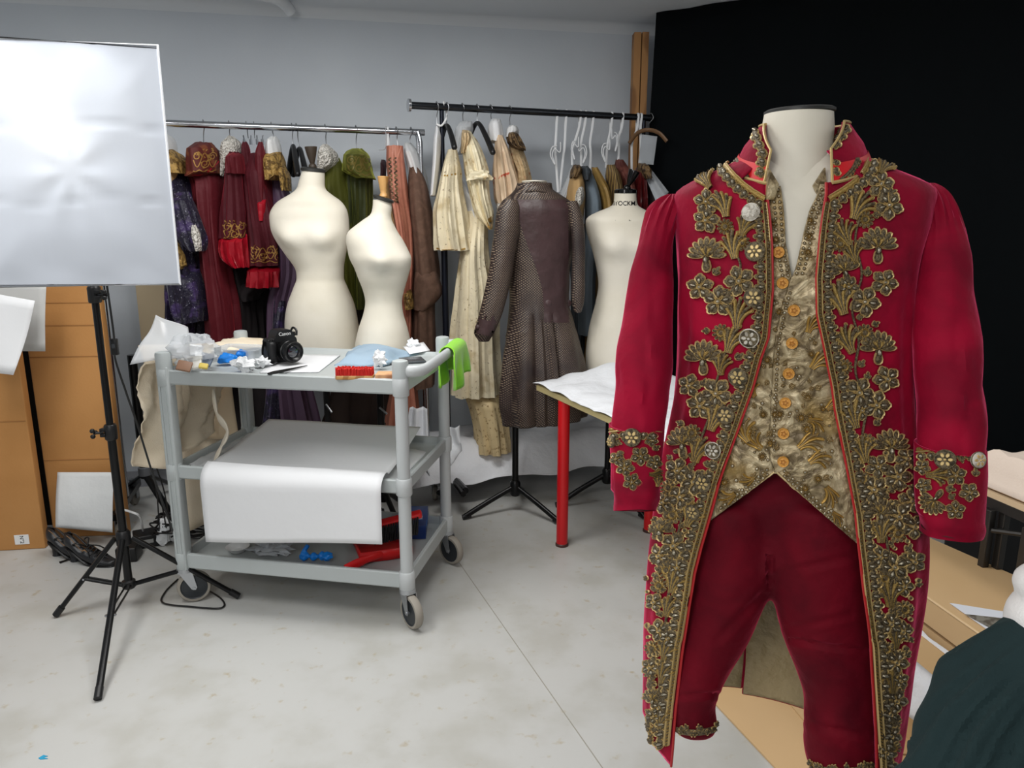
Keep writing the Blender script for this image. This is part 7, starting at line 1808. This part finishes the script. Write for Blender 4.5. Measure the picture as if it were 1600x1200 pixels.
for ra, rb, x0, x1, y0 in ((1124, 1146, 1050, 1119, 1130), (1178, 1206, 1262, 1368, 1190)):
    e = Emb(bvbr, 0.0015); x = x0
    e.cord([(x_, y0+8+ (x_-x0)*0.0+6*math.sin((x_-x0)/(x1-x0)*PI)) for x_ in range(x0, x1, 3)], 5, 1, 0.002)
    while x < x1: e.leaf(x, y0+4+6*math.sin((x-x0)/(x1-x0)*PI), 10, rg.uniform(0, 6.28)); x += 6
    part('knee_band', e.mb, [M_cord, M_bron, M_silv, M_gthr], bre, label='gold embroidered knee band')
# ------------------------------------------------------------------ cardboard on the floor and the long box
fl = [PZ(1092, 1075), PZ(1235, 1228), PZ(1700, 1228), PZ(1560, 1010)]
solo('cardboard_sheet', MB().prism([p+Vector((0, 0, 0.001)) for p in fl], (0, 0, 0.006)), M_tanc, 'flat tan cardboard sheet on the floor under the red breeches', 'cardboard', smooth=False)
fa, fb_ = PZ(1196, 1056, 0.007), PZ(1300, 1180, 0.007); fd = (fb_-fa).normalized(); fn = Vector((-fd.y, fd.x, 0))*0.0022
o = solo('cardboard_flap', MB().prism([fa-fn*0+Vector((0, 0, 0.001)), fb_+Vector((0, 0, 0.001)), PZ(1720, 1180, 0.008), PZ(1500, 1040, 0.008)], (0, 0, 0.004)), M_tanc, 'second tan cardboard layer lying on the floor sheet', 'cardboard', smooth=False)
BZ = 0.46
c4 = [PZ(1400, 817, BZ), PZ(1690, 945, BZ), PZ(1620, 1052, BZ), PZ(1370, 878, BZ)]
cc_ = sum(c4, Vector())/4
gb_ = thing('costume_box', 'long tan cardboard costume box behind the red coat skirt', 'box', (cc_.x, cc_.y, 0), math.atan2((c4[1]-c4[0]).y, (c4[1]-c4[0]).x))
def inset(pts, k): m_ = sum(pts, Vector())/len(pts); return [m_+(p-m_)*k for p in pts]
lid = MB().prism([p-Vector((0, 0, 0.075)) for p in c4], (0, 0, 0.075))
part('lid', lid, M_tanc, gb_, smooth=False)
low = inset(c4, 0.97); part('base', MB().prism([Vector((p.x, p.y, 0.012)) for p in low], (0, 0, BZ-0.1)), M_tanc, gb_, smooth=False)
part('crease', MB().tube([c4[3]+Vector((0, 0, -0.001)), c4[2]+Vector((0, 0, -0.001))], 0.003, 6), mat('crease_highlight', (226, 196, 152), 0.6), gb_)  # lid edge crease, its highlight put in as a paler colour
# white tissue coming out under the lid
e0, e1_ = c4[3], c4[2]; ed = (e1_-e0).normalized(); en = Vector((-ed.y, ed.x, 0)); en = -en if en.y > 0 else en
rows = []
for i in range(14):
    v = i/13; r = []
    for j in range(40):
        u = j/39; q = e0.lerp(e1_, u)+en*(0.006+0.05*math.sin(v*PI/2)+0.012*noise.noise(Vector((u*12, v*4, 0))))
        q.z = BZ-0.10-0.20*v+0.02*math.sin(u*9)*v; r.append(q)
    rows.append(r)
solo('tissue_paper', MB().grid(rows), M_tissue, 'white tissue paper spilling out under the long box lid', 'tissue', thick=0.001)
fp = [e0.lerp(e1_, 0.0)+en*0.008, e0.lerp(e1_, 0.62)+en*0.008]
solo('cardboard_flap', MB().prism([Vector((fp[0].x, fp[0].y, BZ-0.165))+en*0.03, Vector((fp[1].x, fp[1].y, BZ-0.165))+en*0.03, Vector((fp[1].x, fp[1].y, BZ-0.10))+en*0.014, Vector((fp[0].x, fp[0].y, BZ-0.10))+en*0.014], en*0.004), M_tanc, 'tan cardboard flap sticking out of the long box front', 'cardboard', smooth=False)
z1 = BZ+0.0015
ps = [PZ(1484, 943, z1), PZ(1545, 986, z1), PZ(1640, 990, z1), PZ(1640, 968, z1)]
solo('plastic_sleeve', MB().prism(ps, (0, 0, 0.002)), mat('sleeve_white', (226, 230, 238), 0.3), 'white bordered plastic sleeve lying on the long cardboard box', 'document sleeve', smooth=False)
ps = [PZ(1508, 960, z1+.003), PZ(1552, 984, z1+.003), PZ(1640, 988, z1+.003), PZ(1640, 974, z1+.003)]
solo('photo_card', MB().prism(ps, (0, 0, 0.001)), mat('photo_print', (132, 128, 118), 0.4, var=((92, 86, 76), 40, 3, 0.45, 0.6)), 'grey printed photo in the plastic sleeve on the long box', 'card', smooth=False)
# ------------------------------------------------------------------ folding table with pale cloth
ta, tb2 = PZ(1528, 770, 0.665), PZ(1605, 803, 0.665); td = (tb2-ta).normalized(); tn = Vector((-td.y, td.x, 0)); tn = -tn if tn.x < 0 else tn
ft_c = ta+td*0.45+tn*0.35
ft = thing('folding_table', 'folding table with dark metal frame at the right edge', 'table', (ft_c.x, ft_c.y, 0), math.atan2(td.y, td.x))
q4 = [ta-td*0.12, ta+td*1.05, ta+td*1.05+tn*0.7, ta-td*0.12+tn*0.7]
part('tabletop', MB().prism([p for p in q4], (0, 0, 0.02)), mat('table_board', (222, 196, 160), 0.5), ft, smooth=False)
M_fr = mat('dark_steel', (70, 68, 66), 0.3, 0.7)
part('rim', MB().prism([q4[k]+Vector((0, 0, -0.028))-tn*0.002*(1 if k < 2 else -1) for k in range(4)], (0, 0, 0.030)), M_fr, ft, smooth=False)
LA = PZ(1548, 800, 0.63); LB_ = PZ(1597, 830, 0.63)
for q in (LA, LA+td*0.02+tn*0.03, LB_+tn*0.02, ta+td*0.95+tn*0.1, ta+td*0.95+tn*0.6):
    part('leg', MB().box((q.x, q.y, 0.32), (0.022, 0.022, 0.635), Matrix.Rotation(math.atan2(td.y, td.x), 4, 'Z'), bev=0.003), M_fr, ft, smooth=False)
part('stretcher', MB().tube([Vector((LA.x, LA.y, 0.575)), Vector((LB_.x+tn.x*0.1, LB_.y+tn.y*0.1, 0.60))], 0.008, 8), M_fr, ft)
M_pale = mat('pale_pink_cloth', (238, 220, 204), 0.85, bump=(200, 0.15))
zt = 0.687
def clf(u, v):
    e = min(u, 1-u, v, 1-v); return (0, 0, 0.004+0.075*sstep(0, 0.10, e)+0.040*abs(noise.noise(Vector((u*5, v*6, 3))))*sstep(0, .1, e)-0.02*(1 if (v-0.35*u) > 0.32 else 0)*sstep(0, .1, e)+0.010*math.sin(u*8+v*9)*sstep(0, .1, e))
q4b = [ta+tn*0.005-td*0.10, ta+td*0.80+tn*0.005, ta+td*0.80+tn*0.62, ta-td*0.10+tn*0.62]
solo('folded_cloth', sheet([Vector((p.x, p.y, zt)) for p in q4b], 50, 40, clf), M_pale, 'pale pink cloth heaped on the folding table', 'cloth', thick=0.006, off=1.0)
solo('carry_case', MB().box(PZ(1600, 842, 0.30)+Vector((0.10, 0.25, -0.05)), (0.34, 0.3, 0.5), bev=0.05), mat('case_black', (18, 18, 20), 0.6), 'black case standing below the folding table', 'case')
solo('floor_sheet', sheet([PZ(1470, 900), PZ(1640, 900), PZ(1640, 800), PZ(1500, 790)], 20, 14, lambda u, v: (0, 0, 0.004+0.02*abs(noise.noise(Vector((u*5, v*5, 0)))))), M_tissue, 'pale plastic dust sheet on the floor below the folding table', 'dust sheet', thick=0.001)

# ------------------------------------------------------------------ person kneeling in the right foreground
YP = 0.86
sh = P(1584, 1094, YP)                                   # near shoulder joint
el = P(1476, 1316, YP-0.03); hd_ = Vector((0.60, 0.80, 0.34))
neckb = P(1700, 962, YP+0.02); head_c = Vector((neckb.x+0.17, neckb.y+0.02, neckb.z+0.15))
pelv = Vector((neckb.x+0.10, neckb.y-0.10, 0.36)); chest = Vector((neckb.x+0.03, neckb.y-0.02, neckb.z-0.20))
sh2 = Vector((neckb.x+0.20, neckb.y-0.02, neckb.z-0.09))
ps_b = Vector((pelv.x, pelv.y, 0))
pr = thing('person', 'person in dark green top with white scarf kneeling at the right front', 'person', ps_b)
body = MB()
def cap(pts, rs, n=20, flat=None, m_=body): m_.tube(catmull(pts, 5), [lerp(rs[min(int(i/5), len(rs)-1)], rs[min(int(i/5)+1, len(rs)-1)], (i % 5)/5) for i in range(len(pts)*5-4)], n, flat=flat)
cap([pelv, chest.lerp(pelv, .5), chest, neckb+Vector((0, 0, -.05))], [0.13, 0.115, 0.13, 0.07])
cap([neckb-Vector((0, 0, .06)), neckb, head_c-Vector((0, 0.0, 0.07))], [0.058, 0.052, 0.05])
body.ball(head_c, (0.072, 0.090, 0.112), 24)
fd_ = Vector((-0.75, 0.66, 0)).normalized(); rt = Vector((fd_.y, -fd_.x, 0))
body.ball(head_c+fd_*0.055-Vector((0, 0, .055)), (0.042, 0.042, 0.05), 16)                         # jaw
body.tube([head_c+fd_*0.080+Vector((0, 0, .012)), head_c+fd_*0.100-Vector((0, 0, .022)), head_c+fd_*0.082-Vector((0, 0, .030))], [0.009, 0.014, 0.010], 10)   # nose
for s in (-1, 1): body.ball(head_c+rt*0.074*s-Vector((0, 0, .01)), (0.014, 0.018, 0.032), 12)         # ears
for s, S, E_, Hn in ((-1, sh, el, hd_), (1, sh2, Vector((sh2.x+0.10, sh2.y+0.10, 0.64)), Vector((0.86, 0.92, 0.36)))):
    cap([chest+(S-chest)*0.4+Vector((0, 0, .03)), S, S.lerp(E_, .5), E_, E_.lerp(Hn, .5), Hn], [0.06, 0.055, 0.048, 0.040, 0.036, 0.024])
    d = (Hn-E_).normalized(); sd2 = d.cross(Vector((0, 0, 1))).normalized(); up_ = sd2.cross(d)
    palm = Hn+d*0.05; body.tube([Hn-d*0.01, Hn+d*0.04, Hn+d*0.085], [0.024, 0.034, 0.030], 14, flat=(1.15, 0.5))
    for k, L_ in enumerate((0.070, 0.080, 0.075, 0.058)):
        o_ = Hn+d*0.085+sd2*(0.027-0.018*k); body.tube([o_-d*0.015, o_+d*L_*0.4-up_*0.006, o_+d*L_*0.75-up_*0.022, o_+d*L_*0.9-up_*0.038], [0.0095, 0.009, 0.008, 0.0065], 10)
    o_ = Hn+d*0.025+sd2*0.032; body.tube([o_-sd2*.01, o_+sd2*0.018+d*0.022-up_*.006, o_+sd2*0.022+d*0.05-up_*0.02], [0.012, 0.0105, 0.008], 10)
for s in (-1, 1):
    hip = pelv+rt*0.09*s; kn_ = hip+fd_*0.34+Vector((0, 0, -0.29)); ank = kn_-fd_*0.40+Vector((0, 0, -0.012)); toe = ank-fd_*0.13
    cap([hip, hip.lerp(kn_, .5), Vector((kn_.x, kn_.y, 0.07)), Vector(((kn_.x+ank.x)/2, (kn_.y+ank.y)/2, 0.07)), Vector((ank.x, ank.y, 0.06)), Vector((toe.x, toe.y, 0.03))], [0.10, 0.080, 0.062, 0.055, 0.040, 0.028])
me = remeshed(body, 0.006, 4, 0.5)
part('body', me, mat('skin', (214, 168, 144), 0.5), pr)
for s in (-1, 1):
    part('eye', MB().ball(head_c+fd_*0.082+rt*0.031*s+Vector((0, 0, .008)), 0.011, 12), mat('eye_white', (235, 232, 228), 0.2), pr)
part('mouth', MB().tube([head_c+fd_*0.094-rt*0.022-Vector((0, 0, .058)), head_c+fd_*0.099-Vector((0, 0, .056)), head_c+fd_*0.094+rt*0.022-Vector((0, 0, .058))], 0.005, 8), mat('lips', (170, 96, 90), 0.5), pr)
hair = MB().ball(head_c-fd_*0.014+Vector((0, 0, 0.016)), (0.080, 0.096, 0.112), 24); hair.v = [v for v in hair.v]
part('hair', hair, mat('brown_hair', (60, 44, 34), 0.6, bump=(80, 0.6, 'wave', 0.004)), pr)
M_top = mat('dark_green_knit', (15, 38, 40), 0.9, sheen=0.10, sheen_tint=(90, 130, 130), bump=(420, 0.25, 'noise', 0.002))
top = MB()
cap([pelv+Vector((0, 0, -.02)), chest.lerp(pelv, .5), chest, neckb+Vector((0, 0, -.06))], [0.15, 0.135, 0.150, 0.085], m_=top)
cap([chest+(sh-chest)*0.35+Vector((0.0, 0, .03)), sh+Vector((0, 0, 0.0)), sh.lerp(el, .35), sh.lerp(el, .75), el, el.lerp(hd_, .7)], [0.10, 0.083, 0.088, 0.082, 0.070, 0.050], m_=top)
cap([chest+(sh2-chest)*0.4, sh2, sh2.lerp(Vector((sh2.x+0.10, sh2.y+0.10, 0.64)), .5), Vector((sh2.x+0.10, sh2.y+0.10, 0.64)), Vector((0.87, 0.93, 0.42))], [0.08, 0.075, 0.075, 0.065, 0.05], m_=top)
cap([neckb-Vector((0.03, 0, .11)), sh.lerp(neckb, .5)+Vector((0, 0, -.012)), sh+Vector((-0.004, 0, .0))], [0.09, 0.074, 0.078], m_=top)
me = remeshed(top, 0.005, 8, 0.6)
for v in me.vertices:
    p = v.co; x, y = proj(p)
    # gathers run down the arm from the shoulder seam
    ax, ay = 1575, 1075; ang = math.atan2(y-ay, x-ax); rad = math.hypot(x-ax, y-ay)
    u = (x-1545)*0.74+(y-1050)*0.67; s_ = -(x-1545)*0.67+(y-1050)*0.74
    t = math.atan2(y-930, x-1720)*9+1.6*noise.noise(Vector((x*0.006, y*0.006, 0)))
    f_ = math.sin(t*2.6)*0.5+0.4*math.sin(t*5.3+1)
    w = 0.013*f_*sstep(110, 280, math.hypot(x-1720, y-930))+0.003*noise.noise(Vector((x*0.02, y*0.02, 2)))
    n = v.normal; v.co = p+n*w
o_t = part('top', me, M_top, pr)
sm_ = o_t.modifiers.new('soften', 'SMOOTH'); sm_.iterations = 6; sm_.factor = 0.5
scn = MB()
for k, (dx, dz, r) in enumerate(((0.0, 0.0, 0.026), (0.004, 0.034, 0.026), (0.014, 0.066, 0.022), (-0.002, -0.032, 0.025), (0.002, -0.058, 0.02))):
    scn.tube([Vector((neckb.x-0.002+dx+0.068*math.cos(a), neckb.y-0.01+0.068*math.sin(a), neckb.z+0.0+dz+0.012*math.sin(a*2+k))) for a in [2*PI*j/28 for j in range(28)]], r, 12, closed=True)
me = remeshed(scn, 0.005, 5, 0.5)
part('scarf', me, mat('white_scarf', (238, 236, 234), 0.9, bump=(260, 0.3, 'noise', 0.003)), pr)
part('trousers', remeshed((lambda t: (cap([pelv+rt*0.09, (pelv+rt*0.09).lerp(pelv+rt*0.09+fd_*0.34-Vector((0, 0, .29)), .5), Vector(((pelv+rt*0.09+fd_*0.34).x, (pelv+rt*0.09+fd_*0.34).y, 0.075)), Vector(((pelv+rt*.09-fd_*0.02).x, (pelv+rt*.09-fd_*0.02).y, 0.075))], [0.115, 0.095, 0.073, 0.062], m_=t), cap([pelv-rt*0.09, (pelv-rt*0.09).lerp(pelv-rt*0.09+fd_*0.34-Vector((0, 0, .29)), .5), Vector(((pelv-rt*0.09+fd_*0.34).x, (pelv-rt*0.09+fd_*0.34).y, 0.075)), Vector(((pelv-rt*.09-fd_*0.02).x, (pelv-rt*.09-fd_*0.02).y, 0.075))], [0.115, 0.095, 0.073, 0.062], m_=t), t)[2])(MB().ball(pelv, (0.16, 0.14, 0.14), 20)), 0.007, 5), mat('dark_trousers', (34, 36, 42), 0.9), pr)
# ------------------------------------------------------------------ light and camera
def area(name, loc, rot, sx, sy, e, col=(1, 1, 1)):
    l = bpy.data.lights.new(name, 'AREA'); l.shape = 'RECTANGLE'; l.size = sx; l.size_y = sy; l.energy = e; l.color = col
    o = bpy.data.objects.new(name, l); COL.objects.link(o); o.location = loc; o.rotation_euler = rot; o['kind'] = 'helper'; return o
area('ceiling_lamp', (-1.5, 1.6, CZ-0.03), (0, 0, 0), 0.6, 1.2, 34, (1.0, 0.99, 0.97))
area('ceiling_lamp', (-0.35, 2.5, CZ-0.03), (0, 0, 0), 1.2, 0.5, 30, (1.0, 0.99, 0.97))
area('ceiling_lamp', (-0.2, -0.9, CZ-0.03), (0, 0, 0), 1.2, 0.6, 22, (1.0, 0.99, 0.97))
area('ceiling_lamp', (2.3, 1.5, CZ-0.03), (0, 0, 0), 0.6, 1.2, 12, (1.0, 0.99, 0.97))
def aim(o, t): o.rotation_euler = (Vector(t)-o.location).to_track_quat('-Z', 'Y').to_euler()
s = area('studio_lamp', (-0.9, -0.6, 1.95), (0, 0, 0), 0.6, 0.8, 17, (1.0, 0.985, 0.96)); aim(s, (0.4, 1.3, 1.1))
w = bpy.data.worlds.new('World'); bpy.context.scene.world = w; w.use_nodes = True
w.node_tree.nodes['Background'].inputs[0].default_value = (0.6, 0.62, 0.66, 1); w.node_tree.nodes['Background'].inputs[1].default_value = 0.3
cd = bpy.data.cameras.new('camera_view'); cd.sensor_fit = 'HORIZONTAL'; cd.sensor_width = 36; cd.lens = 36*FPX/1600; cd.clip_start = 0.05
co = bpy.data.objects.new('camera_view', cd); COL.objects.link(co); co.location = CAM; co.rotation_euler = (PI/2-PITCH, 0, 0)
sc = bpy.context.scene; sc.camera = co
sc.view_settings.view_transform = 'Standard'; sc.view_settings.look = 'None'; sc.view_settings.exposure = 0.0; sc.view_settings.gamma = 1.0
try: sc.view_settings.use_curve_mapping = False
except Exception: pass
sc.cycles.max_bounces = 8; sc.cycles.diffuse_bounces = 4; sc.cycles.transparent_max_bounces = 16
sc.cycles.use_denoising = True
